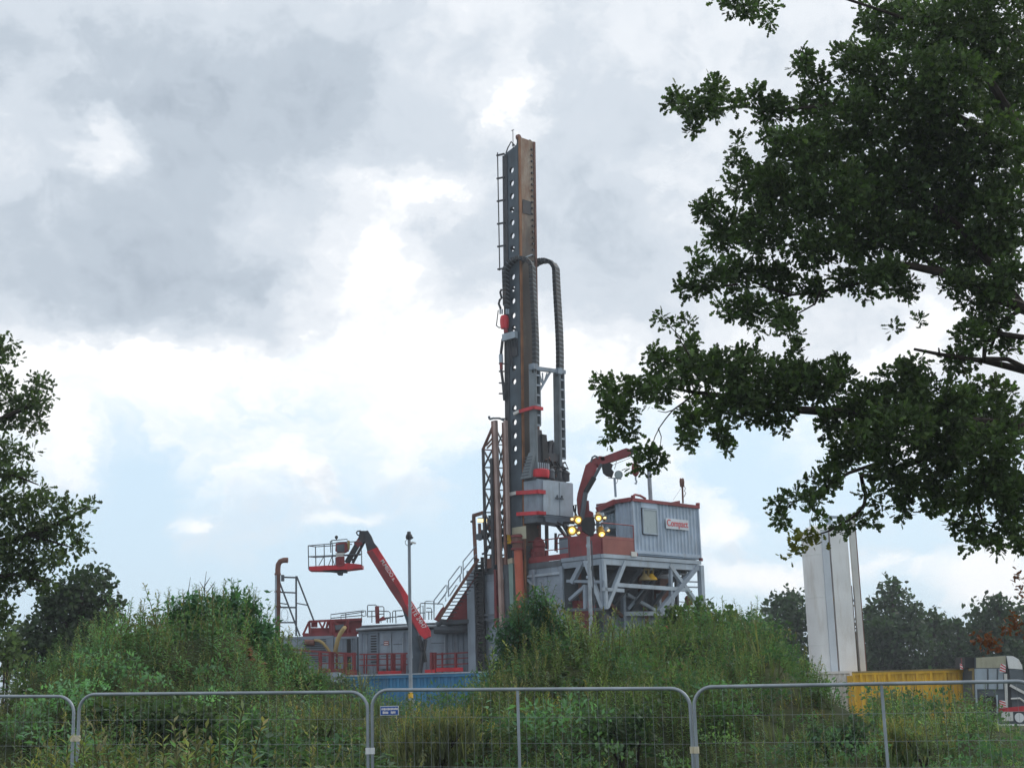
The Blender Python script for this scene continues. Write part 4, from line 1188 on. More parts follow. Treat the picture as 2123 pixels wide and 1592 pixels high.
mb = MB(); mb.prism([cq(1229, 951), cq(1243, 945), cq(1252, 946), cq(1256, 958), cq(1244, 967), cq(1232, 966)], V(0, .55, 0)); mb.build('knuckle', 'redold', kc)
mb = MB(); mb.prism([cq(1244, 949), cq(1298, 928.5), cq(1307, 931), cq(1308, 943), cq(1252, 962)], V(0, .42, 0)); mb.build('jib', 'redold', kc)
mb = MB(); mb.bar(cq(1305, 937, .2), cq(1330, 927, .2), .3, .26); mb.build('jib_extension', 'mast_dark', kc)
mb = MB(); mb.tube(cq(1214, 1021, -.15), cq(1232, 990, -.15), .14, 10); mb.build('cylinder', 'black', kc)
mb = MB(); mb.tube(cq(1232, 990, -.15), cq(1247, 962, -.15), .08, 10); mb.build('cylinder_rod', 'greydk', kc)
mb = MB(); mb.tube(cq(1206, 1075, -.2), cq(1214, 1021, -.2), .13, 10); mb.build('cylinder', 'greydk', kc)
mb = MB(); mb.path([cq(1225, 958), cq(1228, 948), cq(1233, 945), cq(1238, 947), cq(1240, 951)], .05, 6); mb.build('hose', 'greydk', kc)
mb = MB(); mb.path([cq(1196, 1070), cq(1190, 1058), cq(1189, 1048), cq(1194, 1046), cq(1193, 1060), cq(1192, 1074)], .05, 6); mb.build('hose', 'black', kc)
mb = MB(); mb.prism([cq(1248, 962), cq(1262, 958), cq(1271, 963), cq(1268, 972), cq(1273, 978), cq(1270, 987), cq(1258, 984), cq(1251, 978)], V(0, .5, 0)); mb.build('winch', 'black', kc)
mb = MB(); mb.tube(cq(1268, 965, .2), cq(1309, 948, .2), .012, 5); mb.tube(cq(1313, 946, .2), cq(1317, 962, .2), .014, 5); mb.build('winch_rope', 'greydk', kc)
mb = MB(); mb.lathe(cq(1318, 988, .2), [(.02, 0), (.08, .03), (.17, .15), (.2, .4), (.17, .62), (.09, .7), (.02, .72)], 12); mb.build('hook_block', 'redold', kc)
mb = MB(); mb.path([cq(1317.8, 988, .2), cq(1317.8, 994, .2), cq(1320, 998, .2), cq(1318.5, 1003, .2), cq(1316, 1001, .2)], .05, 6); mb.build('hook', 'greylt', kc)

# ------------------------------------------------------------------ site light tower in front of the rig
YT = 66.5
lq = lambda px, py, d=0.0: at(px, py, YT + d)
lt = thing('light_tower', 'grey lighting pole with lit yellow floodlights round a dark box', 'light pole', V(lq(1226, 1400).x, YT, G))
base = V(lq(1227.5, 1400).x, YT, G)
mb = MB(); mb.tube(base, lq(1219.5, 1112), .10, 12, r1=.085); mb.build('pole', 'steel', lt)
mb = MB(); mb.tube(base + V(.24, .1, 0), lq(1226, 1120, .1), .035, 6); mb.build('conduit', 'greydk', lt)
for py in (1131, 1165, 1196):
    mb = MB(); mb.bar(lq(1215, py), lq(1224, py), .12); mb.build('pole_clamp', 'greylt', lt)
mb = MB(); mb.prism([lq(1206, 1080), lq(1214, 1072), lq(1231, 1071), lq(1234, 1084), lq(1231, 1108), lq(1224, 1110), lq(1216, 1104), lq(1207, 1098)], V(0, .5, 0)); mb.build('lamp_box', 'black', lt)
mb = MB(); mb.bar(lq(1190, 1090, .2), lq(1254, 1086, .2), .08); mb.bar(lq(1196, 1076, .2), lq(1250, 1072, .2), .08); mb.build('cross_arm', 'greydk', lt)
LAMPS = [(1198.5, 1078, (.3, -1, -.30), .19), (1186.5, 1099.5, (-.35, -1, -.12), .21), (1241, 1073.5, (-.1, -1, -.5), .17), (1247.5, 1106.5, (.1, -.8, -.85), .19)]
for px, py, dr, r in LAMPS:
    c = lq(px, py); dr = Vector(dr).normalized()
    mb = MB()
    mb.path([c - dr * .45, c - dr * .36, c - dr * .12, c + dr * .02], [.10, .16, r * .95, r * 1.08], 18); mb.build('lamp_head', 'amber', lt)
    mb = MB(); mb.path([c + dr * .022, c + dr * .06, c + dr * .09], [r * .72, r * .60, r * .25], 18); mb.build('lamp_lens', 'lamp', lt)
    mb = MB(); mb.path([c + dr * .075, c + dr * .105], r * .34, 14); mb.build('bulb', 'lampcore', lt)
    mb = MB(); mb.path([c - dr * .3 + V(.26, 0, 0), c - dr * .5, c - dr * .3 - V(.26, 0, 0)], .03, 6); mb.build('lamp_bracket', 'greylt', lt)
for px, py, w, h in ((1199.5, 1105, 6, 8), (1253.5, 1074, 5, 7), (1260.5, 1100, 6, 7), (1186, 1077, 2.5, 8)):
    c = lq(px, py, .15)
    k_ = YT / FPX
    mb = MB(); mb.bar(c - V(w * k_ / 3, 0, h * k_ * .3), c + V(w * k_ / 3, .1, h * k_ * .35), .14, h * k_ * .7); mb.build('side_reflector', 'amber', lt)
    mb = MB(); mb.bar(c - V(w * k_ / 5, .1, h * k_ * .1), c + V(w * k_ / 5, -.05, h * k_ * .2), .1, h * k_ * .35); mb.build('lamp_lens', 'lampw', lt)
mb = MB(); mb.tube(lq(1245, 1063, .2), lq(1246, 1070, .2), .16, 10); mb.build('beacon', 'greylt', lt)
mb = MB(); mb.tube(lq(1253, 1094, .2), lq(1256, 1102, .2), .18, 10); mb.build('speaker_horn', 'grey', lt)

# yellow lantern tool under the platform
yl = thing('lifting_clamp', 'yellow lifting clamp with bell shaped jaws hung from a grey rod', 'clamp', pu(1344, 1200, .5))
mb = MB(); mb.bar(pu(1348, 1160, .5), pu(1349, 1172, .5), .28, .2); mb.build('trolley', 'greylt', yl)
mb = MB(); mb.tube(pu(1349, 1172, .5), pu(1349, 1182, .5), .10, 8); mb.build('rod', 'greylt', yl)
for a, b, w in (((1333, 1180), (1355, 1180), .1), ((1334, 1180), (1335, 1193), .09), ((1344, 1181), (1344, 1193), .09), ((1353, 1180), (1353, 1193), .09)):
    mb = MB(); mb.bar(pu(*a, .5), pu(*b, .5), w); mb.build('frame_bar', 'hose', yl)
for px, mt in ((1337, 'orange'), (1351, 'yellow')):
    mb = MB(); mb.lathe(pu(px, 1202, .5), [(.02, 0), (.30, .0), (.27, .1), (.13, .24), (.1, .32), (.02, .32)], 12); mb.build('jaw', 'yellow' if px > 1340 else 'hose', yl)

# ------------------------------------------------------------------ stairs on the left of the rig
YS = 75.5
sq = lambda px, py, d=0.0: at(px, py, YS + d)
st = thing('steel_stairs', 'red stringer steel stairs with grey handrails climbing to the drill floor', 'stairs', V(sq(905, 1290).x, YS, 5.5))
p0s, p1s = sq(908, 1285), sq(992, 1158)
mb = MB(); mb.bar(p0s, p1s, .08, .15); mb.build('stringer', 'rust', st)
mb = MB(); q0, q1 = sq(927, 1287, .3), sq(1003, 1170, .3); mb.bar(q0, q1, .06, .08); mb.build('stringer', 'redold', st)
tread = Pieces('tread', 'mast_dark', (.62, .28, .035), st)
nT = 17
for i in range(nT):
    f = (i + .5) / nT
    tread.put(p0s.lerp(p1s, f) + V(.34, .12, -.08))
def hr(pts, r=.033):
    mb = MB(); mb.path([sq(*p) for p in pts], r, 6); mb.build('handrail', 'grey', st)
hr([(900, 1268), (900, 1244), (924, 1213), (927, 1213), (926.5, 1226), (907, 1253)])
hr([(907, 1252), (924, 1232), (924, 1246)])
hr([(930, 1237), (930, 1204), (953, 1173.5), (956.5, 1174), (956.5, 1188), (954, 1191), (954, 1206)])
hr([(931, 1221), (954, 1191)])
hr([(932, 1235), (946, 1213), (949, 1214)])
hr([(960.5, 1200), (960, 1164), (986, 1132)])
hr([(961, 1181), (988, 1148)])
tri = thing('red_side_panel', 'dark red triangular sheet panel beneath the stairs', 'panel', sq(960, 1280, .95))
mb = MB(); mb.prism([sq(925, 1285, 1.0), sq(978, 1285, 1.0), sq(978, 1206, 1.0), sq(972, 1213, 1.0)], V(0, .06, 0)); mb.build('sheet', 'redold', tri)
mb = MB(); mb.bar(sq(918, 1290, .9), sq(984, 1287, .9), .3, .2); mb.build('base_beam', 'greydk', tri)
mb = MB(); mb.prism([sq(900, 1284), sq(914, 1262), sq(920, 1256), sq(922, 1266), sq(910, 1288)], V(0, .4, 0)); mb.build('chute', 'redold', tri)

# ------------------------------------------------------------------ stacked site containers
YG = 78.0
gq = lambda px, py, d=0.0: at(px, py, YG + d)


def container(name, label, px0, px1, pytop, Y, mat, h=2.59, depth=2.44, wall='corr', group=None, z0=None, roof=True):
    A, B_ = at(px0, pytop, Y), at(px1, pytop, Y)
    zt = (A.z + B_.z) / 2
    x0, x1 = A.x, B_.x
    zb = zt - h if z0 is None else z0
    t = thing(name, label, 'container', ((x0 + x1) / 2, Y, zb), group)
    mb = MB()
    if wall == 'corr':
        corrugated(mb, (x0 + .1, Y + .05, 0), (x1 - .1, Y + .05, 0), zb + .16, zt - .12, .045, .28, (0, -1, 0))
        mb.build('corrugated_wall', mat, t)
        mb = MB()
        corrugated(mb, (x0 + .05, Y + depth - .1, 0), (x0 + .05, Y + .12, 0), zb + .16, zt - .12, .045, .28, (-1, 0, 0)); mb.build('corrugated_wall', mat, t); mb = MB()
        corrugated(mb, (x1 - .05, Y + .12, 0), (x1 - .05, Y + depth - .1, 0), zb + .16, zt - .12, .045, .28, (1, 0, 0)); mb.build('corrugated_wall', mat, t)
    else:
        mb.box(ID, x0 + .1, x1 - .1, Y + .03, Y + .07, zb + .16, zt - .12); mb.build('flat_wall', mat, t)
        for xx in (x0 + .03, x1 - .07):
            mb = MB(); mb.box(ID, xx, xx + .04, Y + .12, Y + depth - .12, zb + .16, zt - .12); mb.build('flat_wall', mat, t)
    for xx in (x0, x1 - .12):
        for yy in (Y, Y + depth - .12):
            mb = MB(); mb.box(ID, xx, xx + .12, yy, yy + .12, zb, zt); mb.build('corner_post', mat, t)
    mb = MB(); mb.box(ID, x0 + .122, x1 - .122, Y + .0, Y + .1, zt - .12, zt); mb.build('top_rail', mat, t)
    mb = MB(); mb.box(ID, x0 + .122, x1 - .122, Y + .0, Y + .1, zb, zb + .16); mb.build('bottom_rail', mat, t)
    if roof:
        mb = MB(); mb.box(ID, x0 + .02, x1 - .02, Y + .102, Y + depth - .01, zt - .05, zt - .01); mb.build('roof', mat, t)
    mb = MB(); mb.box(ID, x0 + .122, x1 - .122, Y + depth - .06, Y + depth - .01, zb, zt - .055); mb.build('rear_wall', mat, t)
    return t, x0, x1, zb, zt


def louvres(t, x0, x1, z0, z1, Y, n, mat='black', frame='grey'):
    mb = MB(); mb.box(ID, x0 - .04, x1 + .04, Y - .012, Y + .025, z0 - .04, z1 + .04); mb.build('louvre_frame', frame, t)
    sl_ = Pieces('louvre', mat, (x1 - x0, .05, (z1 - z0) / n * .45), t)
    for i in range(n): sl_.put((((x0 + x1) / 2), Y - .035, z0 + (i + .5) * (z1 - z0) / n))


G2 = 'upper tier of grey site containers'
c1, x0, x1, zb, zt = container('generator_container', 'smooth grey generator container with wide louvres and a red cage on top', 568, 691, 1319, YG, 'grey', wall='flat', group=G2)
lx0, lz1 = gq(629, 1324).x, gq(629, 1324).z; lx1, lz0 = gq(676, 1400).x, gq(676, 1372).z
louvres(c1, lx0, lx1, lz0, lz1, YG, 11, 'greydk')
mb = MB(); mb.tube(gq(632, 1331, -.3), gq(652, 1332, -.3), .16, 10); mb.build('cable_drum', 'rust', c1)
c2, x0b, x1b, zbb, ztb = container('filter_container', 'narrow grey corrugated container between louvred box and dark gap', 693, 741, 1319, YG, 'grey', group=G2)
mb = MB(); mb.box(ID, gq(719.5, 1340).x, gq(727, 1340).x, YG - .05, YG + .002, zbb + .2, ztb - .14); mb.build('gap_shade_slab', 'black', c2)  # black slab on the wall, the gap's shade as a colour
c3, x0c, x1c, zbc, ztc = container('equipment_container', 'long grey container with a louvre column and double doors behind the lift', 743, 982, 1305, YG - .3, 'grey', h=3.05, group=G2)
YD = YG - .32
louvres(c3, gq(770, 1317).x, gq(782, 1317).x, gq(770, 1375).z, gq(770, 1316).z, YD, 11)
for px0, px1 in ((789, 813), (814.5, 838), (893, 925)):
    mb = MB(); mb.box(ID, gq(px0, 1340).x, gq(px1, 1340).x, YD - .03, YD + .04, gq(800, 1386).z, gq(800, 1312).z); d_ = mb.build('door', 'grey', c3)
    for zz in (.9, 1.7, 2.3):
        mb = MB(); mb.box(ID, gq(px0 + 2, 1340).x, gq(px1 - 2, 1340).x, YD - .045, YD - .031, zbc + zz, zbc + zz + .04); mb.build('door_rib', 'greydk', d_)
    mb = MB(); mb.tube((gq(px1 - 2, 1340).x, YD - .06, zbc + .3), (gq(px1 - 2, 1340).x, YD - .06, ztc - .4), .022, 6); mb.build('lock_rod', 'greylt', d_)
mb = MB(); mb.box(ID, gq(797, 1330).x, gq(807, 1330).x, YD - .052, YD - .046, gq(800, 1338).z, gq(800, 1329).z); mb.build('warning_label', 'redsalmon', c3)
for q in (1331, 1335):
    mb = MB(); mb.box(ID, gq(798.2, 1330).x, gq(805.8, 1330).x, YD - .056, YD - .0525, gq(800, q + 1.4).z, gq(800, q).z); mb.build('label_bar', 'signw', c3)
mb = MB(); mb.prism([gq(738, 1306, -.5), gq(752, 1296, -.5), gq(958, 1288, -.5), gq(984, 1297, -.5), gq(984, 1300, -.5)], V(0, 3.0, 0)); mb.build('roof_cover', 'greydk', c3)
mb = MB(); mb.tube(gq(738, 1305.5, -.6), gq(846, 1298, -.6), .07, 8); mb.tube(gq(846, 1298, -.6), gq(984, 1297, -.6), .07, 8); mb.build('roof_edge_pipe', 'steel', c3)
mb = MB(); mb.path([gq(905, 1296, -1), gq(915, 1288, -1), gq(930, 1291, -1), gq(950, 1290, -1), gq(982, 1287, -1)], .16, 8); mb.build('hose_bundle', 'greydk', c3)
mb = MB(); mb.path([gq(900, 1305, -1), gq(930, 1306, -1), gq(960, 1304, -1), gq(984, 1296, -1)], .2, 8); mb.build('duct', 'greydk', c3)
# lower tier that carries them
for i, (pa, pb) in enumerate(((568, 728), (742, 982))):
    A = gq(pa, 1320).x; B_ = gq(pb, 1320).x
    zt2 = (zb if i == 0 else zbc) - .02
    t = thing('support_container', ('lower grey container under the louvred generator box' if i == 0 else 'lower grey container under the long equipment container'), 'container', ((A + B_) / 2, YG, G))
    mb = MB(); corrugated(mb, (A, YG + .1, 0), (B_, YG + .1, 0), G + .02, zt2, .045, .28, (0, -1, 0)); mb.build('corrugated_wall', 'greydk', t)
    mb = MB(); mb.box(ID, A, B_, YG + .2, YG + 2.4, G + .02, zt2); mb.build('body', 'greydk', t)

# red cage on top of the generator container
rc = thing('red_cage', 'dark red steel cage with a slanted end on the generator container', 'cage', gq(690, 1316))
for a, b, w, h in (((628, 1316), (641, 1288), .1, .1), ((641, 1288), (750, 1283), .12, .12), ((628, 1316), (740, 1316), .16, .2), ((641, 1288), (643, 1316), .1, .1), ((687, 1286), (689, 1316), .3, .2), ((720, 1285), (721, 1316), .14, .1)):
    mb = MB(); mb.bar(gq(*a, .6), gq(*b, .6), w, h); mb.build('cage_bar', 'redold', rc)
mb = MB(); mb.prism([gq(645, 1289, .8), gq(658, 1288, .8), gq(658, 1300, .8), gq(645, 1300, .8)], V(0, .05, 0)); mb.build('mesh_panel', 'redold', rc)
mb = MB(); mb.prism([gq(643, 1301, .8), gq(688, 1301, .8), gq(688, 1314, .8), gq(643, 1314, .8)], V(0, .05, 0)); mb.build('mesh_panel', 'redold', rc)
mb = MB(); mb.prism([gq(690, 1286, .8), gq(750, 1283, .8), gq(750, 1314, .8), gq(690, 1314, .8)], V(0, .05, 0)); mb.build('mesh_panel', 'redold', rc)
for a, b in (((662, 1289), (668, 1301)), ((674, 1289), (669, 1301)), ((680, 1288), (677, 1301)), ((690, 1287), (714, 1304)), ((725, 1285), (705, 1314))):
    mb = MB(); mb.bar(gq(*a, .55), gq(*b, .55), .09); mb.build('cage_strut', 'redold', rc)
mb = MB(); mb.prism([gq(694, 1296, .5), gq(712, 1293, .5), gq(714, 1304, .5), gq(696, 1305, .5)], V(0, .04, 0)); mb.build('grey_plate', 'greydk', rc)
# roof railings
def rails(name, label, cat, segs, d, mat='greydk', r=.028, base=None):
    t = thing(name, label, cat, gq(segs[0][0][0], segs[0][0][1], d))
    for sgm in segs:
        mb = MB(); mb.path([gq(x, y, d) for x, y in sgm], r, 6); mb.build('rail', mat, t)
    return t


rails('roof_railing', 'thin grey guard rails around the red cage roof', 'railing', [[(686, 1290), (686, 1273.5), (752, 1265.5), (758, 1266), (759, 1276), (752, 1277)], [(707, 1286), (707, 1275), (755, 1268)], [(717, 1271), (717, 1285)], [(750, 1266), (750, 1290)], [(686, 1281), (752, 1275)]], .6)
rails('roof_railing', 'grey and red guard rails on the middle container roof', 'railing', [
    [(762, 1279), (762, 1255), (764, 1254), (779, 1253.5), (781, 1256), (781, 1292)], [(762, 1278), (780, 1277)], [(771, 1266), (771, 1290)], [(762, 1267), (781, 1266)], [(781, 1257), (794, 1257), (796, 1260), (796, 1284)], [(782, 1266), (806, 1267), (809, 1270), (809, 1290)], [(783, 1273), (796, 1272)], [(814, 1290), (814, 1268), (816, 1266), (834, 1265)], [(820, 1266), (821, 1292)], [(790, 1290), (790, 1281), (836, 1277)], [(803, 1290), (803, 1280)], [(824, 1277), (840, 1275)], [(783, 1284), (808, 1281)]], .8)
rails('roof_railing', 'grey guard rails on the roof between lift boom and stairs', 'railing', [
    [(871, 1282), (871, 1252), (873, 1250), (918, 1251.5), (919, 1256)], [(881, 1284), (881, 1247.5), (883, 1246), (899, 1245.5), (900, 1284)], [(865, 1262), (868, 1259), (877, 1255), (878, 1284)], [(884, 1260), (893, 1260), (895, 1263), (895, 1284)], [(883, 1268), (897, 1268)], [(889, 1268), (889, 1284)], [(871, 1270), (881, 1270)]], .8)
mb = MB(); mb.bar(gq(781.5, 1256, .7), gq(783, 1292, .7), .16)
t = thing('red_post', 'red steel post with a step bracket on the container roof', 'post', gq(783, 1292, .7)); mb.build('post_body', 'redold', t)
mb = MB(); mb.prism([gq(783, 1284, .6), gq(794, 1277, .6), gq(800, 1284, .6), gq(786, 1287, .6)], V(0, .3, 0)); mb.build('bracket', 'redold', t)
# yellow hoses
hz = thing('yellow_hose', 'fat ochre hose hanging from the red cage down the grey container', 'hose', gq(700, 1330, -.6))
mb = MB(); mb.path([gq(714.5, 1301, -.2), gq(711, 1305, -.6), gq(705, 1314, -.7), gq(700, 1326, -.7), gq(697, 1340, -.7), gq(694, 1355, -.7)], .115, 10); mb.build('hose_body', 'hose', hz)
hz = thing('yellow_hose', 'thinner ochre hose curving over the louvres to the walkway', 'hose', gq(665, 1335, -.6))
mb = MB(); mb.path([gq(652, 1327, -.3), gq(662, 1328, -.5), gq(670, 1333, -.6), gq(678, 1343, -.6), gq(684, 1352, -.6)], .075, 10); mb.build('hose_body', 'hose', hz)
# red walkways in front of the containers
wk = thing('red_walkway', 'red steel walkway with sagging handrail in front of the generator container', 'walkway', gq(650, 1395, -1))
mb = MB(); mb.bar(gq(585, 1345, -1.2), gq(740, 1356, -1.2), .1, .1); mb.build('handrail', 'redold', wk)
mb = MB(); mb.bar(gq(600, 1357, -1.2), gq(735, 1359, -1.2), .06); mb.build('mid_rail', 'redold', wk)
mb = MB(); mb.bar(gq(600, 1376, -1.2), gq(735, 1374, -1.2), .05); mb.build('mid_rail', 'redold', wk)
for px, w in ((624, .08), (664, .14), (687, .22), (698, .08), (716, .14), (734, .14)):
    mb = MB(); mb.bar(gq(px, 1352, -1.2), gq(px, 1396, -1.2), w); mb.build('post', 'redold', wk)
mb = MB(); mb.bar(gq(662, 1391, -1.25), gq(712, 1390, -1.25), .08, .24); mb.build('toe_board', 'redold', wk)
mb = MB(); mb.bar(gq(717, 1394, -1.25), gq(740, 1394, -1.25), .08, .3); mb.build('toe_board', 'redold', wk)
mb = MB(); mb.box(ID, gq(590, 1390).x, gq(740, 1390).x, YG - 1.2, YG - .02, zb - .25, zb - .15); mb.build('grating', 'redold', wk)
for px in (600, 690, 735):
    mb = MB(); mb.bar(V(gq(px, 1390).x, YG - 1.1, G), V(gq(px, 1390).x, YG - 1.1, zb - .25), .12); mb.build('leg', 'redold', wk)
wk = thing('red_walkway', 'red steel walkway railing in front of the double doors and lift', 'walkway', gq(850, 1395, -1))
for (pa, pb) in ((745, 845), (893, 985)):
    for py, w in ((1357, .07), (1368, .05), (1380, .06)):
        mb = MB(); mb.bar(gq(pa, py - (pb - pa) * .01, -1.4), gq(pb, py - (pb - pa) * .03 - (3 if pa > 800 else 0), -1.4), w); mb.build('rail', 'redold', wk)
for px, w in ((755, .06), (760, .05), (783, .09), (803, .08), (813, .12), (818, .08), (836, .2), (895, .14), (902, .12), (917, .07), (945, .12)):
    mb = MB(); mb.bar(gq(px, 1355 - (3 if px > 850 else 0), -1.4), gq(px, 1396, -1.4), w); mb.build('post', 'redold', wk)
for pa, pb, py in ((784, 832, 1395), (881, 902, 1392), (904, 960, 1388)):
    mb = MB(); mb.bar(gq(pa, py, -1.45), gq(pb, py - 1, -1.45), .08, .2); mb.build('toe_board', 'red', wk)
zf = gq(800, 1398, -1.4).z
mb = MB(); mb.box(ID, gq(745, 1390).x, gq(985, 1390).x, YG - 1.4, YG - .34, zf - .08, zf); mb.build('grating', 'redold', wk)
for px in (750, 813, 895, 975):
    mb = MB(); mb.bar(V(gq(px, 1390).x, YG - 1.3, G), V(gq(px, 1390).x, YG - 1.3, zf - .08), .12); mb.build('leg', 'redold', wk)

# exhaust stack with scaffold
ex = thing('exhaust_pipe', 'rusty gooseneck exhaust pipe standing on the generator container', 'exhaust pipe', gq(575, 1318, .5))
mb = MB(); mb.path([gq(575.5, 1320, .5), gq(575.8, 1260, .5), gq(576, 1180, .5), gq(577, 1170, .5), gq(581, 1163.5, .5), gq(588, 1161, .5), gq(597, 1161, .5)], .145, 12); mb.build('pipe_body', 'rust', ex)
mb = MB(); mb.tube(gq(572, 1316, .4), gq(572.2, 1192, .4), .06, 8); mb.build('side_strip', 'greylt', ex)
for py in (1190, 1226, 1257, 1290):
    mb = MB(); mb.tube(gq(575.7, py + 2, .5), gq(575.8, py - 2, .5), .175, 12); mb.build('pipe_clamp', 'rust', ex)
mb = MB(); mb.box(ID, gq(580, 1200).x, gq(586, 1200).x, YG + .4, YG + .6, gq(580, 1203).z, gq(580, 1190).z); mb.build('bracket', 'greydk', ex)
sc_ = thing('scaffold_frame', 'grey tube scaffold with diagonal braces beside the exhaust pipe', 'scaffold', gq(615, 1318, .5))
for a, b, r in (((614, 1194), (614, 1318), .055), ((615, 1194), (651, 1287), .05), ((579, 1205), (622, 1318), .05), ((583, 1196), (615, 1197), .05), ((579, 1227), (613, 1228.5), .045), ((579, 1250), (596, 1252), .035), ((580, 1258.5), (613, 1259), .05), ((580, 1290), (611, 1290), .045), ((615, 1250), (637, 1254), .035)):
    mb = MB(); mb.tube(gq(*a, .6), gq(*b, .6), r, 6); mb.build('tube', 'greydk', sc_)
mb = MB(); mb.path([gq(590 + 7 * cos(t_), 1274 + 13 * sin(t_), .5) for t_ in [k * pi / 8 for k in range(17)]], .012, 5); mb.path([gq(597, 1268, .5), gq(597, 1285, .5), gq(595, 1292, .5)], .012, 5); mb.build('wire_coil', 'greylt', sc_)

# ------------------------------------------------------------------ boom lift
YL = 67.0
bq = lambda px, py, d=0.0: at(px, py, YL + d)
bl = thing('boom_lift', 'bright red telescopic boom lift with an empty work basket raised', 'boom lift', V(bq(850, 1400).x, YL, G))
dv = V(0, .62, 0)
mb = MB(); mb.prism([bq(760, 1144), bq(782, 1134), bq(891, 1306), bq(892, 1318), bq(880, 1324), bq(871, 1316), bq(835, 1262), bq(808, 1222)], dv); mb.build('boom', 'red', bl)
mb = MB(); mb.prism([bq(760.5, 1145, -.03), bq(772, 1140, -.03), bq(830, 1228, -.03), bq(852, 1280, -.03), bq(866, 1308, -.03), bq(835, 1262.5, -.03), bq(808, 1222.5, -.03)], V(0, .64, 0)); mb.build('boom_underside', 'redold', bl)  # darker red slab: shade of the boom's lower side put into colour
mb = MB(); mb.prism([bq(756, 1101, .1), bq(762, 1099, .1), bq(769, 1110, .1), bq(774, 1123, .1), bq(783, 1134, .1), bq(762, 1146, .1), bq(757, 1124, .1)], V(0, .45, 0)); mb.build('inner_boom', 'mast_dark', bl)
mb = MB(); mb.prism([bq(745, 1100, .15), bq(757, 1100, .15), bq(758, 1122, .15), bq(752, 1128, .15), bq(744, 1117, .15)], V(0, .35, 0)); mb.build('jib_knuckle', 'mast_dark', bl)
mb = MB(); mb.path([bq(748, 1100, .3), bq(741, 1101, .3), bq(739, 1104, .3), bq(741, 1108, .3), bq(746, 1111, .3)], .035, 6); mb.build('hose_loop', 'black', bl)
mb = MB(); mb.bar(bq(749, 1115, .3), bq(719, 1167, .3), .2, .24); mb.build('jib_arm', 'mast_dark', bl)
mb = MB(); mb.bar(bq(753, 1127, .3), bq(731, 1167, .3), .09, .12); mb.build('jib_arm', 'mast_dark', bl)
mb = MB(); mb.bar(bq(738, 1130, .2), bq(748, 1122, .2), .1, .3); mb.build('jib_guard', 'redold', bl)
mb = MB(); mb.bar(bq(725, 1159, .3), bq(733, 1160, .3), .1); mb.build('jib_link', 'mast_dark', bl)
# basket: floor and rails, seen almost side on (front rail nearer)
bk = MB(); F0, F1 = 0.0, 0.95
bk.prism([bq(640, 1174), bq(672, 1172), bq(700, 1171), bq(704, 1166), bq(735, 1168), bq(750, 1170), bq(750, 1177), bq(700, 1183), bq(640, 1182)], V(0, .9, 0)); bk.build('basket_floor', 'red', bl)
mb = MB(); mb.prism([bq(664, 1182), bq(718, 1180), bq(718, 1186), bq(709, 1186), bq(708, 1191), bq(700, 1191), bq(698, 1186)], V(0, .5, 0)); mb.build('basket_support', 'black', bl)
def brl(pts, r=.024, d=0.0, nm='basket_rail'):
    mb = MB(); mb.path([bq(x, y, d) for x, y in pts], r, 6); mb.build(nm, 'redold' if nm != 'basket_rail' else 'greydk', bl)
brl([(639, 1131), (686, 1127), (700, 1124), (748, 1122)]); brl([(639, 1153.5), (690, 1151), (750, 1148)]); brl([(639, 1131), (640, 1180)]); brl([(672, 1128), (672.5, 1172)])
brl([(654, 1133), (686, 1131), (730, 1128)], d=.9); brl([(654, 1155), (690, 1153), (748, 1150)], d=.9); brl([(654, 1133), (655, 1174)], d=.9)
brl([(749.5, 1140), (750, 1172)]); brl([(689, 1128), (689.5, 1172)]); brl([(696, 1155), (696, 1172)], d=.9); brl([(735, 1124), (735, 1166)], d=.9)
mb = MB(); mb.path([bq(639, 1131), bq(654, 1133, .9)], .024, 6); mb.path([bq(639, 1153.5), bq(654, 1155, .9)], .024, 6); mb.build('basket_rail', 'greydk', bl)
brl([(671, 1154), (661, 1172)], .02); brl([(688, 1154), (681, 1172)], .02); brl([(688, 1154), (694, 1172)], .02)
brl([(686, 1145), (685, 1122), (688, 1120), (720, 1117.5), (720, 1124)]); brl([(688, 1120), (688, 1128)])
mb = MB(); mb.lathe(bq(697.5, 1119, .1), [(.01, 0), (.03, 0), (.03, .05), (.07, .08), (.075, .16), (.04, .2), (.01, .2)], 10); mb.build('beacon', 'black', bl)
mb = MB(); mb.prism([bq(696, 1126, -.02), bq(716, 1123, -.02), bq(722, 1126, -.02), bq(722, 1141, -.02), bq(715, 1145, -.02), bq(700, 1146, -.02), bq(695, 1142, -.02)], V(0, .3, 0)); mb.build('control_box', 'redold', bl)
mb = MB(); mb.prism([bq(697.5, 1129, -.06), bq(714, 1127, -.06), bq(714, 1143, -.06), bq(699, 1144, -.06)], V(0, .036, 0)); mb.build('control_screen', 'greydk', bl)
mb = MB(); mb.prism([bq(695, 1146, -.02), bq(714, 1144, -.02), bq(711, 1154, -.02), bq(698, 1155, -.02)], V(0, .25, 0)); mb.build('control_stand', 'offwhite', bl)
mb = MB(); mb.bar(bq(705.5, 1154), bq(706, 1172), .28, .28); mb.build('control_post', 'redold', bl)
mb = MB(); mb.lathe(bq(723, 1140, -.05), [(.01, 0), (.05, .05), (.06, .3), (.05, .42), (.01, .45)], 8); mb.build('yellow_cylinder', 'hose', bl)
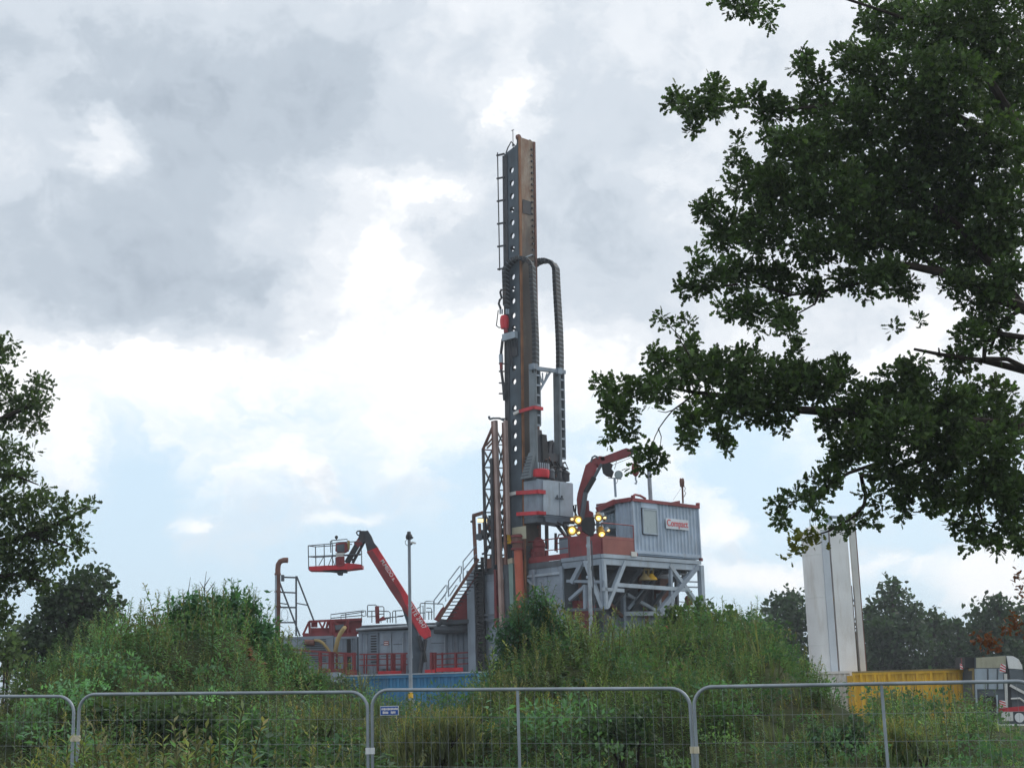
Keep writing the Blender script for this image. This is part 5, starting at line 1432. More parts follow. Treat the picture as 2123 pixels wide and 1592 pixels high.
# lower arms, turntable and chassis
mb = MB(); mb.prism([bq(831, 1253, .1), bq(838, 1252, .1), bq(856, 1290, .1), bq(866, 1316, .1), bq(882, 1336, .1), bq(872, 1346, .1), bq(862, 1338, .1), bq(846, 1300, .1)], V(0, .45, 0)); mb.build('lower_boom', 'mast', bl)
mb = MB(); mb.prism([bq(852, 1316, .2), bq(870, 1346, .2), bq(876, 1352, .2), bq(866, 1400, .2), bq(836, 1420, .2), bq(856, 1362, .2)], V(0, .6, 0)); mb.build('riser_arm', 'mast', bl)
mb = MB(); mb.bar(bq(868, 1318, .0), bq(876, 1350, .0), .12, .16); mb.bar(bq(882, 1325, .0), bq(870, 1398, .0), .14, .14); mb.build('lift_cylinder', 'mast_dark', bl)
mb = MB(); mb.bar(bq(878, 1346, -.05), bq(882, 1372, -.05), .12, .1); mb.build('lift_rod', 'black', bl)
cx_ = bq(850, 1400).x
mb = MB(); mb.box(ID, cx_ - 1.0, cx_ + 1.2, YL - .3, YL + 1.3, G + 1.0, G + 2.0); mb.build('turntable', 'redold', bl)
mb = MB(); mb.box(ID, cx_ - 1.3, cx_ + 1.3, YL - .3, YL + 1.3, G + .45, G + .98); mb.build('chassis', 'greydk', bl)
for sx_ in (-1, 1):
    for yy in (YL - .5, YL + 1.5):
        mb = MB(); mb.tube((cx_ + sx_ * 1.1, yy - .17, G + .48), (cx_ + sx_ * 1.1, yy + .17, G + .48), .48, 18); mb.build('wheel', 'black', bl)
bd = (bq(891, 1306) - bq(782, 1134)).normalized()
up_ = V(0, -1, 0).cross(bd)
if up_.z < 0: up_ = -up_
ln = lambda px, py: bq(px, py) + V(0, -.045, 0)
lettering('M.MEDO a.', .25, 'lettering', 'letter', bl, ln(805, 1182), bd, V(0, -1, 0).cross(bd) * (1 if V(0, -1, 0).cross(bd).dot(V(1, 0, .6)) > 0 else -1), .01, 'CENTER', .95)
lettering('OTTE 24H7', .30, 'lettering', 'letter', bl, ln(864, 1276), bd, V(0, -1, 0).cross(bd) * (1 if V(0, -1, 0).cross(bd).dot(V(1, 0, .6)) > 0 else -1), .01, 'CENTER', .9)

# ------------------------------------------------------------------ CCTV pole
YP = 56.0
cp = thing('camera_pole', 'tall grey pole with camera heads and a yellow band at its foot', 'camera pole', V(at(851.6, 1462, YP).x, YP, G))
pb, ptp = V(at(851.8, 1470, YP).x, YP, G), at(848.2, 1106, YP)
pm = pb.lerp(ptp, .32)
mb = MB(); mb.tube(pb, pm, .075, 12, r1=.072); mb.build('pole', 'steel', cp)
mb = MB(); mb.tube(pm, ptp, .066, 12, r1=.058); mb.build('pole', 'pole', cp)
mb = MB(); mb.tube(at(851.5, 1447, YP), at(851.3, 1435, YP), .09, 12); mb.build('band', 'yellow', cp)
mb = MB(); mb.tube(pb, at(851.6, 1450, YP), .16, 12); mb.build('foot_sleeve', 'steel', cp)
mb = MB(); mb.lathe(at(848, 1118, YP), [(.01, 0), (.1, 0), (.13, .06), (.12, .16), (.08, .22), (.07, .3), (.01, .31)], 12); mb.build('dome_head', 'mast_dark', cp)
mb = MB(); mb.bar(at(850, 1109, YP), at(854, 1111, YP), .07, .07); mb.bar(at(850, 1114, YP), at(856.5, 1114.5, YP), .09, .07); mb.build('bracket', 'mast_dark', cp)
mb = MB(); mb.prism([at(851, 1123.5, YP), at(855, 1122, YP), at(862.5, 1124.5, YP), at(862.5, 1126.5, YP), at(852, 1126.5, YP)], V(0, .12, 0)); mb.build('camera_body', 'offwhite', cp)
mb = MB(); mb.bar(at(850, 1129, YP), at(854.5, 1126.8, YP), .06); mb.build('camera_arm', 'mast_dark', cp)
mb = MB(); mb.path([at(843, 1119, YP), at(840, 1122, YP), at(840.5, 1127, YP), at(845, 1131, YP)], .012, 5); mb.build('cable', 'black', cp)

# ------------------------------------------------------------------ blue container, bits beside it
bc_, *_b = container('shipping_container', 'weathered blue shipping container behind the low weeds', 705, 1012, 1398, 60, 'blue', h=2.55)
mb = MB(); mb.box(ID, _b[0] - .02, _b[0] + .14, 59.985, 60.13, _b[3] - .16, _b[3] + .005); mb.build('corner_casting', 'redold', bc_)
mb = MB(); mb.box(ID, _b[0], _b[1], 59.96, 60.0, _b[3] + .002, _b[3] + .05); mb.build('roof_edge', 'greylt', bc_)
lb = thing('steel_trestle', 'small pale blue steel trestle right of the blue container', 'trestle', at(1004, 1420, 58))
mb = MB(); mb.bar(at(990, 1401, 58), at(1017, 1400, 58), .16, .14); mb.build('top_beam', 'teal', lb)
for px in (992, 1012):
    mb = MB(); mb.bar(at(px, 1402, 58), V(at(px, 1402, 58).x, 58, G), .1); mb.build('leg', 'teal', lb)
sl_b = thing('pallet_stack', 'stack of grey concrete slabs left of the blue container', 'slab stack', V(at(690, 1440, 59).x, 59, G))
rr = random.Random(3)
zz = G; k = 0
while zz < at(690, 1402, 59).z:
    w = rr.uniform(-.15, .15)
    mb = MB(); mb.box(ID, at(678, 1400, 59).x + w, at(703, 1400, 59).x + w, 59, 60.0, zz, zz + .2); mb.build('slab', 'grey' if k % 3 else 'black', sl_b); zz += .23; k += 1

# ------------------------------------------------------------------ white silo
YW = 75.0
wq = lambda px, py, d=0.0: at(px, py, YW + d)
xl_, xr_ = wq(1680.5, 1380).x, wq(1771, 1380).x
cxs = (xl_ + xr_) / 2 + .2; R_ = (xr_ - xl_) / 2
zbs = 3.2; zts = wq(1700, 1088).z + .05
si = thing('silo', 'tall white cylindrical silo with a box duct and guard rail on top', 'silo', (cxs, YW + R_, 0.2))
mb = MB(); mb.lathe((cxs, YW + R_, 0), [(.02, zbs), (R_, zbs), (R_, zts - .75), (R_ * .97, zts - .45), (R_ * .88, zts - .22), (R_ * .7, zts - .06), (R_ * .4, zts + .03), (.02, zts + .06)], 48); mb.build('tank', 'white', si)
for zz in (4.6, 7.0, 9.2):
    mb = MB(); mb.lathe((cxs, YW + R_, 0), [(R_ + .002, zz), (R_ + .012, zz + .005), (R_ + .012, zz + .035), (R_ + .002, zz + .04)], 48); mb.build('weld_seam', 'white', si)
bx0, bx1 = wq(1741, 1380, -.15).x, wq(1778, 1380, -.15).x
mb = MB(); mb.box(ID, bx0, bx1, YW - .1, YW + .8, zbs - 1.0, zts - .1); mb.build('box_duct', 'white', si)
mb = MB(); mb.box(ID, wq(1722, 1380).x, wq(1736, 1380).x, YW - .16, YW + .6, zbs - 1.0, zts - .3); mb.build('side_channel', 'signpale', si)
mb = MB(); mb.tube((wq(1737, 1380).x, YW - .09, zbs - .8), (wq(1737, 1380).x, YW - .09, zts - .2), .02, 8); mb.build('drain_pipe', 'rust', si)
mb = MB(); mb.box(ID, wq(1780, 1380).x, wq(1779, 1380).x + .05, YW + .2, YW + .5, zbs - .9, zts - 3.2); mb.build('rust_strip', 'rust', si)
px0, px1 = wq(1784.5, 1380).x, wq(1796, 1380).x
mb = MB(); mb.box(ID, px0, px1, YW + .1, YW + .42, zbs - 1.0, zts + .5); mb.build('filler_pipe', 'offwhite', si)
mb = MB(); mb.box(ID, px1 + .002, px1 + .05, YW + .1, YW + .42, zbs - 1.0, zts + .5); mb.build('rust_edge', 'rust', si)
for zz in (zbs + 3.6, zts - .35):
    mb = MB(); mb.bar((bx1, YW + .3, zz), (px0, YW + .3, zz), .12); mb.build('pipe_bracket', 'greylt', si)
mb = MB(); mb.bar((bx0 + .1, YW + .4, zts + .4), (px1, YW + .4, zts + .3), .14); mb.bar((bx0 + .1, YW + .4, zts + .02), (bx0 + .1, YW + .4, zts + .4), .2); mb.build('filter_head', 'greylt', si)
mb = MB()
pts = [V(cxs + cos(a) * R_ * .55, YW + R_ + sin(a) * R_ * .55, zts - .02) for a in [k * 2 * pi / 10 for k in range(11)]]
for a, b in zip(pts[:-1], pts[1:]):
    mb.tube(a, a + V(0, 0, .4), .015, 5); mb.tube(a + V(0, 0, .4), b + V(0, 0, .4), .015, 5)
mb.build('guard_rail', 'greylt', si)
mb = MB(); mb.box(ID, wq(1722, 1234).x, wq(1727, 1234).x, YW - .14, YW + .05, wq(1722, 1245).z, wq(1722, 1240).z); mb.build('level_sensor', 'hose', si)
for a in (pi / 4, 3 * pi / 4, 5 * pi / 4, 7 * pi / 4):
    q = V(cxs + cos(a) * R_ * .8, YW + R_ + sin(a) * R_ * .8, 0)
    mb = MB(); mb.bar(q + V(0, 0, .2), q + V(0, 0, zbs + .02), .2); mb.build('leg', 'white', si)
wc, *_w = container('office_container', 'white corrugated container at the foot of the silo', 1690, 1766, 1391, 73.4, 'offwhite', h=2.6)
yc, *_y = container('skip_container', 'open yellow corrugated container beside the truck', 1767, 2007, 1391, 72.0, 'yellow', h=2.6, roof=False)
mb = MB(); mb.box(ID, _y[0], _y[1], 71.97, 72.1, _y[3] + .002, _y[3] + .07); mb.build('rim', 'hose', yc)
mb = MB(); mb.box(ID, _y[1] - .2, _y[1] - .05, 71.94, 71.99, _y[3] - .28, _y[3] - .12); mb.build('lifting_eye', 'black', yc)
for i in range(9):
    xx = _y[0] + .35 + i * .68
    mb = MB(); mb.box(ID, xx, xx + .12, 71.96, 72.02, _y[2] + .2, _y[3] - .05); mb.build('rib', 'yellow', yc)

# ------------------------------------------------------------------ truck
YK = 70.0
kq = lambda px, py, d=0.0: at(px, py, YK + d)
tk = thing('lorry', 'white and dark lorry cab with red striped warning boards facing right', 'lorry', V(kq(2080, 1520).x, YK, .2))
cabp = [(2023, 1363), (2085, 1358), (2100, 1359), (2112, 1366), (2119, 1378), (2122, 1396), (2130, 1450), (2132, 1478), (2072, 1480), (2070, 1452), (2024, 1452)]
mb = MB(); mb.prism([kq(x, y) for x, y in cabp], V(0, 2.4, 0)); mb.build('cab', 'greydk', tk)
mb = MB(); mb.prism([kq(x, y, -.03) for x, y in ((2024, 1363), (2085, 1359), (2087, 1384), (2024, 1384))], V(0, .04, 0)); mb.build('cab_upper_panel', 'beige', tk)
mb = MB(); mb.prism([kq(x, y, -.05) for x, y in ((2087, 1359), (2100, 1359.5), (2112, 1366), (2119, 1379), (2120, 1387), (2091, 1385))], V(0, .06, 0)); mb.build('roof_fairing', 'white', tk)
mb = MB(); mb.prism([kq(x, y, -.05) for x, y in ((2092, 1386.5), (2120, 1389), (2127, 1432), (2095, 1418))], V(0, .05, 0)); mb.build('side_window', 'glass', tk)
mb = MB(); mb.prism([kq(x, y, -.08) for x, y in ((2086, 1363), (2091, 1386), (2096, 1420), (2098, 1466), (2090, 1466), (2087, 1392))], V(0, .06, 0)); mb.build('door_pillar', 'black', tk)
mb = MB(); mb.prism([kq(x, y, -.1) for x, y in ((2082, 1396), (2088, 1396), (2090, 1466), (2085, 1466))], V(0, .06, 0)); mb.build('air_deflector', 'offwhite', tk)
mb = MB(); mb.prism([kq(x, y, -.06) for x, y in ((2024, 1385.5), (2080, 1385.5), (2080, 1428), (2024, 1428))], V(0, .05, 0)); mb.build('cab_side', 'greylt', tk)
for px in (2048, 2068):
    mb = MB(); mb.bar(kq(px, 1386, -.1), kq(px, 1428, -.1), .05); mb.build('panel_seam', 'greydk', tk)
mb = MB(); mb.bar(kq(2094, 1420, -.12), kq(2126, 1437, -.12), .06, .12); mb.build('trim_stripe', 'offwhite', tk)
mb = MB(); mb.path([kq(2096, 1448, -.1), kq(2114, 1447, -.1), kq(2126, 1456, -.1)], .05, 6); mb.build('trim_stripe', 'offwhite', tk)
mb = MB(); mb.prism([kq(x, y, -.12) for x, y in ((2072, 1468), (2134, 1462), (2134, 1474), (2072, 1476))], V(0, .12, 0)); mb.build('red_bumper_strip', 'red', tk)
mb = MB(); mb.prism([kq(x, y, -.05) for x, y in ((2072, 1477), (2136, 1476), (2136, 1502), (2072, 1502))], V(0, 2.3, 0)); mb.build('bumper', 'greydk', tk)
for x_ in (2076, 2086):
    mb = MB(); mb.prism([kq(x, y, -.12) for x, y in ((x_ + .4, 1475), (x_ + 9 + (5 if x_ > 2080 else 0), 1474), (x_ + 10 + (5 if x_ > 2080 else 0), 1494), (x_ + .8, 1494))], V(0, .06, 0)); mb.build('battery_cover', 'offwhite', tk)
mb = MB(); mb.bar(kq(2070, 1502, -.15), kq(2136, 1502, -.15), .06, .07); mb.build('step_edge', 'white', tk)
mb = MB(); c = kq(2113, 1487, -.1); mb.tube(c, c + V(0, -.06, 0), .22, 16); mb.build('headlight', 'signw', tk)
mb = MB(); mb.box(ID, kq(2000, 1470).x, kq(2072, 1470).x, YK + .3, YK + 2.0, kq(2030, 1452).z - .55, kq(2030, 1452).z - .02); mb.build('chassis', 'rust', tk)
for (px, py) in ((2047, 1480),):
    for dy in (0.0, 2.0):
        c = V(kq(px, py).x, YK + dy, .75)
        mb = MB(); mb.tube(c, c + V(0, .35, 0), .55, 24); tw = mb.build('wheel', 'black', tk)
        mb = MB(); mb.tube(c + V(0, -.02, 0), c + V(0, .02, 0), .28, 16); mb.build('rim', 'greydk', tw)
mb = MB(); mb.path([kq(2026, 1474, -.05), kq(2031, 1447, -.05), kq(2045, 1443, -.05), kq(2062, 1445, -.05), kq(2068, 1462, -.05)], .06, 6); mb.build('wheel_arch', 'black', tk)
mb = MB(); mb.bar(kq(2067, 1440, -.2), kq(2069, 1522, -.2), .05); mb.build('guard_post', 'greylt', tk)
mb = MB(); mb.bar(kq(2022, 1386, -.1), kq(2026, 1480, -.1), .06); mb.build('guard_post', 'greylt', tk)
mb = MB(); mb.prism([kq(x, y, .2) for x, y in ((2001, 1361), (2022, 1363), (2021, 1384), (2001, 1384))], V(0, 1.6, 0)); mb.build('headboard', 'black', tk)
mb = MB(); mb.bar(kq(2008, 1388, .3), kq(2024, 1386, .3), .12); mb.bar(kq(2018, 1386, .3), kq(2019, 1440, .3), .1); mb.build('rack_bar', 'hose', tk)


def warn_board(poly, n, lab):
    mb = MB(); P = [kq(x, y, -.2) for x, y in poly]; mb.prism(P, V(0, .02, 0)); o = mb.build('warning_board', 'signw', tk)
    a, b, c_, d_ = [p + V(0, -.004, 0) for p in P]
    for i in range(n):
        f0, f1 = i / n, (i + .5) / n
        q = lambda s, t: a.lerp(b, s).lerp(d_.lerp(c_, s), t)
        mb = MB(); mb.prism([q(0, f0), q(1, min(1, f0 + .25)), q(1, min(1, f1 + .25)), q(0, f1)], V(0, -.006, 0)); mb.build('stripe', 'signr', o)


warn_board([(2075, 1375), (2085, 1378), (2085, 1393), (2072, 1393)], 3, '')
warn_board([(2072, 1451), (2084, 1452), (2086, 1467), (2073, 1467)], 3, '')
warn_board([(1990, 1375), (1994, 1375), (1997, 1387), (1991, 1387)], 2, '')
mb = MB(); mb.bar(kq(1993, 1364, -.2), kq(1993.5, 1376, -.2), .04); mb.build('board_rod', 'redold', tk)

# white cabin far left
wv = thing('white_trailer', 'white panelled trailer with a stepped roof half hidden by weeds', 'trailer', V(at(50, 1450, 44).x, 44, .85))
vq = lambda px, py: at(px, py, 44)
for i, (a, b, yt) in enumerate(((26, 44, 1425), (44.5, 61.5, 1423.5), (62, 79, 1429.5), (79.5, 86, 1431))):
    mb = MB(); mb.box(ID, vq(a, 1440).x, vq(b, 1440).x, 44, 46.0, vq(50, 1446).z, vq(50, yt).z + (50 - a) * 0); mb.build('panel', 'white', wv)
for i in range(6):
    a = 15 + i * 11.5
    mb = MB(); mb.box(ID, vq(a, 1450).x, vq(a + 11, 1450).x, 43.92, 45.9, vq(50, 1457).z, vq(50, 1448).z); mb.build('side_panel', 'white', wv)
mb = MB(); mb.box(ID, vq(18, 1450).x, vq(84, 1450).x, 44.1, 45.8, .9, vq(50, 1457.5).z); mb.build('chassis', 'black', wv)

# ------------------------------------------------------------------ temporary fence
def fence_panel(pl, pr, ytl, ytr, Yl, Yr, label, midpost, frame_r=.0195):
    A, B_ = at(pl, ytl, Yl), at(pr, ytr, Yr)
    zt = A.z; zt2 = B_.z
    t = thing('site_fence', label, 'fence panel', V((A.x + B_.x) / 2, (Yl + Yr) / 2, zt - 2.0), 'mesh fence panels along the road')
    d = V(B_.x - A.x, Yr - Yl, 0); L = d.length; d.normalize()
    P = lambda s, h: V(A.x, Yl, 0) + d * s + V(0, 0, zt - 2.0 + (zt2 - zt) * s / L + h)
    R = .20
    arc = [P(R - R * cos(a), 2.0 - R + R * sin(a)) for a in [k * pi / 2 / 8 for k in range(9)]]
    arc2 = [P(L - R + R * sin(a), 2.0 - R + R * cos(a)) for a in [k * pi / 2 / 8 for k in range(9)]]
    mb = MB(); mb.path([P(0, -.02)] + arc + [P(L * .33, 2.0), P(L * .66, 2.0)] + arc2 + [P(L, -.02)], frame_r, 10); mb.build('tube_frame', 'steel', t)
    mb = MB(); mb.tube(P(0, .12), P(L, .12), .016, 8); mb.build('bottom_tube', 'steel', t)
    if midpost:
        mb = MB(); mb.tube(P(midpost * L, .12), P(midpost * L, 1.985), .017, 8); mb.build('mid_post', 'steel', t)
    mb = MB()
    n = int(L / .1)
    for i in range(1, n):
        s = i * L / n; top = 2.0 if R < s < L - R else 2.0 - R + sqrt(max(0, R * R - (R - min(s, L - s)) ** 2))
        mb.tube(P(s, .12), P(s, top), .0016, 3)
    for h in (.35, .62, .89, 1.16, 1.42, 1.70): mb.tube(P(0, h), P(L, h), .0021, 3)
    mb.smooth = False
    mb.build('wire_mesh', 'wire', t, kind='stuff')
    for s in (0, L):
        c = P(s, 0)
        mb = MB(); mb.box(ID, c.x - .34, c.x + .34, c.y - .11, c.y + .11, c.z - .10, c.z + .04); mb.build('foot_block', 'greydk', t, bevel=.02)
    return t, P, L, d


fp = []
fp.append(fence_panel(-455, 154, 1443, 1443, 18.0, 17.75, 'mesh fence panel cut by the picture edge before the white trailer', None))
fp.append(fence_panel(165, 762, 1439, 1434, 17.7, 16.9, 'mesh fence panel before the brambles, left of the blue notice', None))
fp.append(fence_panel(771, 1429, 1430, 1426.5, 16.9, 15.85, 'mesh fence panel carrying the small blue notice', .475))
fp.append(fence_panel(1437, 2150, 1424, 1411, 15.8, 15.0, 'mesh fence panel with a middle post in front of lorry and silo', .56))
for (a, b, py, mt) in ((0, 1, 1530, 'tan'), (1, 2, 1556, 'signw'), (2, 3, 1554, 'tan')):
    ta, Pa, La, da = fp[a]; tb, Pb, Lb, db = fp[b]
    A, B_ = Pa(La, 0), Pb(0, 0)
    w = at((154 + 165) / 2 if a == 0 else (766 if a == 1 else 1433), py, A.y); z = w.z
    t = thing('fence_clamp', ('brass coloured clamp joining the two fence panels by the brambles', 'whitish clamp joining the fence panels left of the blue notice', 'dull clamp joining the fence panels before the right hand mound')[a], 'clamp', V((A.x + B_.x) / 2, A.y, z), 'clamps between the fence panels')
    for q in (A, B_):
        mb = MB(); mb.tube(V(q.x, q.y, z - .035), V(q.x, q.y, z + .035), .029, 10); mb.build('collar', mt, t)
    mb = MB(); mb.bar(V(A.x, A.y, z), V(B_.x, B_.y, z), .018, .04); mb.build('clamp_bar', mt, t)
t2, P2, L2, d2 = fp[2]
sgn = thing('notice_sign', 'small blue notice with white border and two white lines on the mesh fence', 'sign', at(808, 1472, 16.8))
c = at(808.5, 1472.5, 16.8)
FN = Frame((c.x, c.y, 0), atan2(d2.y, d2.x))
mb = MB(); mb.box(FN, -.112, .112, -.02, -.014, c.z - .052, c.z + .052); mb.build('sign_plate', 'signw', sgn)
mb = MB(); mb.box(FN, -.106, .106, -.024, -.0205, c.z - .046, c.z + .046); mb.build('blue_field', 'signb', sgn)
rr = random.Random(4)
for zc, x0_, x1_, h in ((.018, -.092, .095, .026), (-.02, -.078, .068, .030)):
    x_ = x0_; mb = MB()
    while x_ < x1_:
        w = rr.uniform(.008, .016)
        if abs(x_ + .008) > .012 or zc > 0: mb.box(FN, x_, x_ + w, -.0265, -.0245, c.z + zc - h / 2 * rr.uniform(.7, 1), c.z + zc + h / 2 * rr.uniform(.7, 1))
        x_ += w + .004
    mb.build('print_line', 'letter', sgn, kind='stuff')

# ------------------------------------------------------------------ foliage: leaf and plant templates
def T(vs, fs, cg=None):
    vs = np.array(vs, float); fs = np.array(fs, int)
    return vs, fs, (np.ones(len(vs)) if cg is None else np.array(cg, float))


def oak_leaf(lob=1.0):
    side = [(.05, .08), (.16, .2), (.09, .30), (.30, .47), (.15, .58), (.31, .76), (.14, .88)]
    vs = [(0, 0, 0), (0, .5, -.03), (0, 1, .02)]
    R = [(x * lob, y, .14 * x) for x, y in side]; Lf = [(-x * lob, y, .14 * x) for x, y in side]
    vs += R + Lf; n = len(side); fs = []
    r = list(range(3, 3 + n)); l = list(range(3 + n, 3 + 2 * n))
    ch = [0] + r + [2]
    for a, b in zip(ch[:-1], ch[1:]): fs.append((1, a, b))
    ch = [0] + l + [2]
    for a, b in zip(ch[:-1], ch[1:]): fs.append((1, b, a))
    return T(vs, fs)


def lance_leaf(w=.16):
    return T([(0, 0, 0), (w, .45, .04), (0, 1, -.08), (-w, .45, .04), (0, .5, -.02)], [(0, 1, 4), (1, 2, 4), (2, 3, 4), (3, 0, 4)])


def round_leaf(w=.36):
    return T([(0, 0, 0), (w, .3, .08), (w * .85, .68, .06), (0, 1, 0), (-w * .85, .68, .06), (-w, .3, .08), (0, .5, -.03)], [(6, 0, 1), (6, 1, 2), (6, 2, 3), (6, 3, 4), (6, 4, 5), (6, 5, 0)])


def rot_to(d, up=(0, 0, 1)):
    y = np.array(d, float); y /= np.linalg.norm(y)
    up = np.array(up, float)
    x = np.cross(y, up); nx = np.linalg.norm(x)
    x = np.array([1, 0, 0.]) if nx < 1e-4 else x / nx
    z = np.cross(x, y)
    return np.stack([x, y, z], 1)


def merge(parts):
    vs, fs, cg, n = [], [], [], 0
    for v, f, c in parts:
        vs.append(v); fs.append(f + n); cg.append(c); n += len(v)
    return np.concatenate(vs), np.concatenate(fs), np.concatenate(cg)


def stem_t(pts, r0, r1):
    pts = np.array(pts, float); vs = []; fs = []
    for i, p in enumerate(pts):
        r = r0 + (r1 - r0) * i / (len(pts) - 1)
        for k in range(3): vs.append(p + np.array([cos(2.094 * k) * r, sin(2.094 * k) * r, 0]))
    for i in range(len(pts) - 1):
        for k in range(3):
            a, b = i * 3 + k, i * 3 + (k + 1) % 3
            fs += [(a, b, b + 3), (a, b + 3, a + 3)]
    return np.array(vs), np.array(fs), np.zeros(len(vs))


def shoot(seed, n=22, leaf=.20, w=.14, droop=.3, bend=.12, start=.18, taper=.6, flower=0):
    """an upright stem of unit height with alternate leaves; flower > 0 ends it in a plume"""
    r = np.random.default_rng(seed)
    bx, by = r.normal(0, bend, 2)
    path = lambda t: np.array([bx * t * t, by * t * t, t])
    parts = [stem_t([path(t) for t in (0, .35, .7, 1.0)], .010, .004)]
    lv, lf, lc = lance_leaf(w)
    for i in range(n):
        t = start + (1.0 - start) * (i + r.uniform(-.3, .3)) / n
        a = i * 2.4 + r.uniform(-.5, .5)
        e = r.uniform(.1, .9) - droop * .5
        d = np.array([cos(a) * cos(e), sin(a) * cos(e), sin(e)])
        s = leaf * (1 - taper * t) * r.uniform(.75, 1.25)
        parts.append((lv @ rot_to(d).T * s + path(min(1, t)), lf, lc))
    for i in range(flower):
        t = 1.0 - .28 * i / flower
        a = r.uniform(0, 6.28); d = np.array([cos(a) * .7, sin(a) * .7, .7])
        parts.append((lv @ rot_to(d).T * r.uniform(.05, .10) + path(t), lf, lc * 2))
    return merge(parts)


def grass_tuft(seed, n=12, seedhead=False):
    r = np.random.default_rng(seed); parts = []
    for i in range(n):
        a = r.uniform(0, 6.28); lean = r.uniform(.08, .42); h = r.uniform(.55, 1.05)
        d = np.array([cos(a), sin(a), 0]); s = np.array([-sin(a), cos(a), 0])
        b0 = d * r.uniform(0, .06); w = r.uniform(.010, .018)
        pts = [b0 + d * (lean * t * t) * h + np.array([0, 0, h * t * (1 - .22 * lean * t)]) for t in (0, .4, .75, 1.0)]
        vs = []; ws = (w, w * .9, w * .6, 0.001)
        for p, ww in zip(pts, ws): vs += [p - s * ww, p + s * ww]
        fs = []
        for k in range(3): fs += [(2 * k, 2 * k + 1, 2 * k + 3), (2 * k, 2 * k + 3, 2 * k + 2)]
        parts.append((np.array(vs), np.array(fs), np.ones(8) * (1.0)))
        if seedhead and i % 2 == 0:
            lv, lf, lc = lance_leaf(.2)
            for q in range(6):
                aa = r.uniform(0, 6.28)
                parts.append((lv @ rot_to((cos(aa) * .5, sin(aa) * .5, .8)).T * r.uniform(.05, .09) + pts[3] * (1 - .035 * q), lf, lc * 2))
    return merge(parts)


def bramble(seed, n=34):
    r = np.random.default_rng(seed); parts = []
    lv, lf, lc = round_leaf(.34)
    for k in range(4):
        a = r.uniform(0, 6.28); L = r.uniform(.4, .7); h = r.uniform(.5, 1.0)
        pts = [np.array([cos(a) * L * t, sin(a) * L * t, h * (1.7 * t - .9 * t * t)]) for t in (0, .3, .6, 1.0)]
        parts.append(stem_t(pts, .010, .005))
        for i in range(n // 4):
            t = r.uniform(.15, 1); p = np.array([cos(a) * L * t, sin(a) * L * t, h * (1.7 * t - .9 * t * t)]) + r.normal(0, .05, 3)
            b = r.uniform(0, 6.28); e = r.uniform(-.4, .5)
            parts.append((lv @ rot_to((cos(b) * cos(e), sin(b) * cos(e), sin(e))).T * r.uniform(.10, .19) + p, lf, lc))
    return merge(parts)


def bush(seed, n=120, leaf=.12, w=.2, kind='lance'):
    """a knee to waist high leafy hummock of unit height"""
    r = np.random.default_rng(seed); parts = []
    lv, lf, lc = lance_leaf(w) if kind == 'lance' else round_leaf(w)
    lob = [(r.uniform(-.45, .45), r.uniform(-.45, .45), r.uniform(.35, .8), r.uniform(.22, .42)) for _ in range(7)]
    for i in range(n):
        cx, cy, cz, R = lob[i % 7]
        d = r.normal(0, 1, 3); d /= np.linalg.norm(d); d[2] = abs(d[2]) * .9 - .2
        p = np.array([cx, cy, cz]) + d * R * r.uniform(.6, 1.0) ** .5
        p[2] = max(.05, p[2])
        o = d * .6 + r.normal(0, .5, 3) + np.array([0, 0, .15])
        parts.append((lv @ rot_to(o, r.normal(0, 1, 3)).T * leaf * r.uniform(.7, 1.3), lf, lc))
        parts[-1] = (parts[-1][0] + p, lf, lc)
    for k in range(3):
        a = r.uniform(0, 6.28); parts.append(stem_t([(0, 0, 0), (cos(a) * .15, sin(a) * .15, .4), (cos(a) * .3, sin(a) * .3, .8)], .014, .006))
    return merge(parts)


TP = {
    'bush': [bush(160 + s) for s in range(4)] + [bush(170 + s, 130, .085, .34, 'round') for s in range(2)],
    'willow': [shoot(s, 30, .17, .10, .1, .10, .12, .45) for s in range(5)],
    'mugwort': [shoot(20 + s, 26, .20, .17, .3, .10, .10, .7, 10) for s in range(5)],
    'golden': [shoot(40 + s, 34, .16, .10, .2, .10, .10, .55, 14) for s in range(4)],
    'nettle': [shoot(60 + s, 16, .24, .26, .6, .08, .12, .5) for s in range(4)],
    'dry': [shoot(80 + s, 7, .12, .10, .5, .16, .3, .6, 20) for s in range(4)],
    'grass': [grass_tuft(100 + s) for s in range(4)],
    'seedgrass': [grass_tuft(120 + s, 9, True) for s in range(4)],
    'bramble': [bramble(140 + s) for s in range(5)],
}
LEAF = {'oak': oak_leaf(), 'lance': lance_leaf(.22), 'round': round_leaf(.34)}


def quat_rot(n):
    """n random near-upright rotations are made by callers; this one is uniformly random"""
    q = RNG.normal(size=(n, 4)); q /= np.linalg.norm(q, axis=1)[:, None]
    w, x, y, z = q.T
    return np.stack([np.stack([1 - 2 * (y * y + z * z), 2 * (x * y - z * w), 2 * (x * z + y * w)], -1),
                     np.stack([2 * (x * y + z * w), 1 - 2 * (x * x + z * z), 2 * (y * z - x * w)], -1),
                     np.stack([2 * (x * z - y * w), 2 * (y * z + x * w), 1 - 2 * (x * x + y * y)], -1)], 1)


def basis(ydir, zhint):
    y = ydir / np.linalg.norm(ydir, axis=1)[:, None]
    x = np.cross(y, zhint); x /= (np.linalg.norm(x, axis=1)[:, None] + 1e-9)
    z = np.cross(x, y)
    return np.stack([x, y, z], -1)


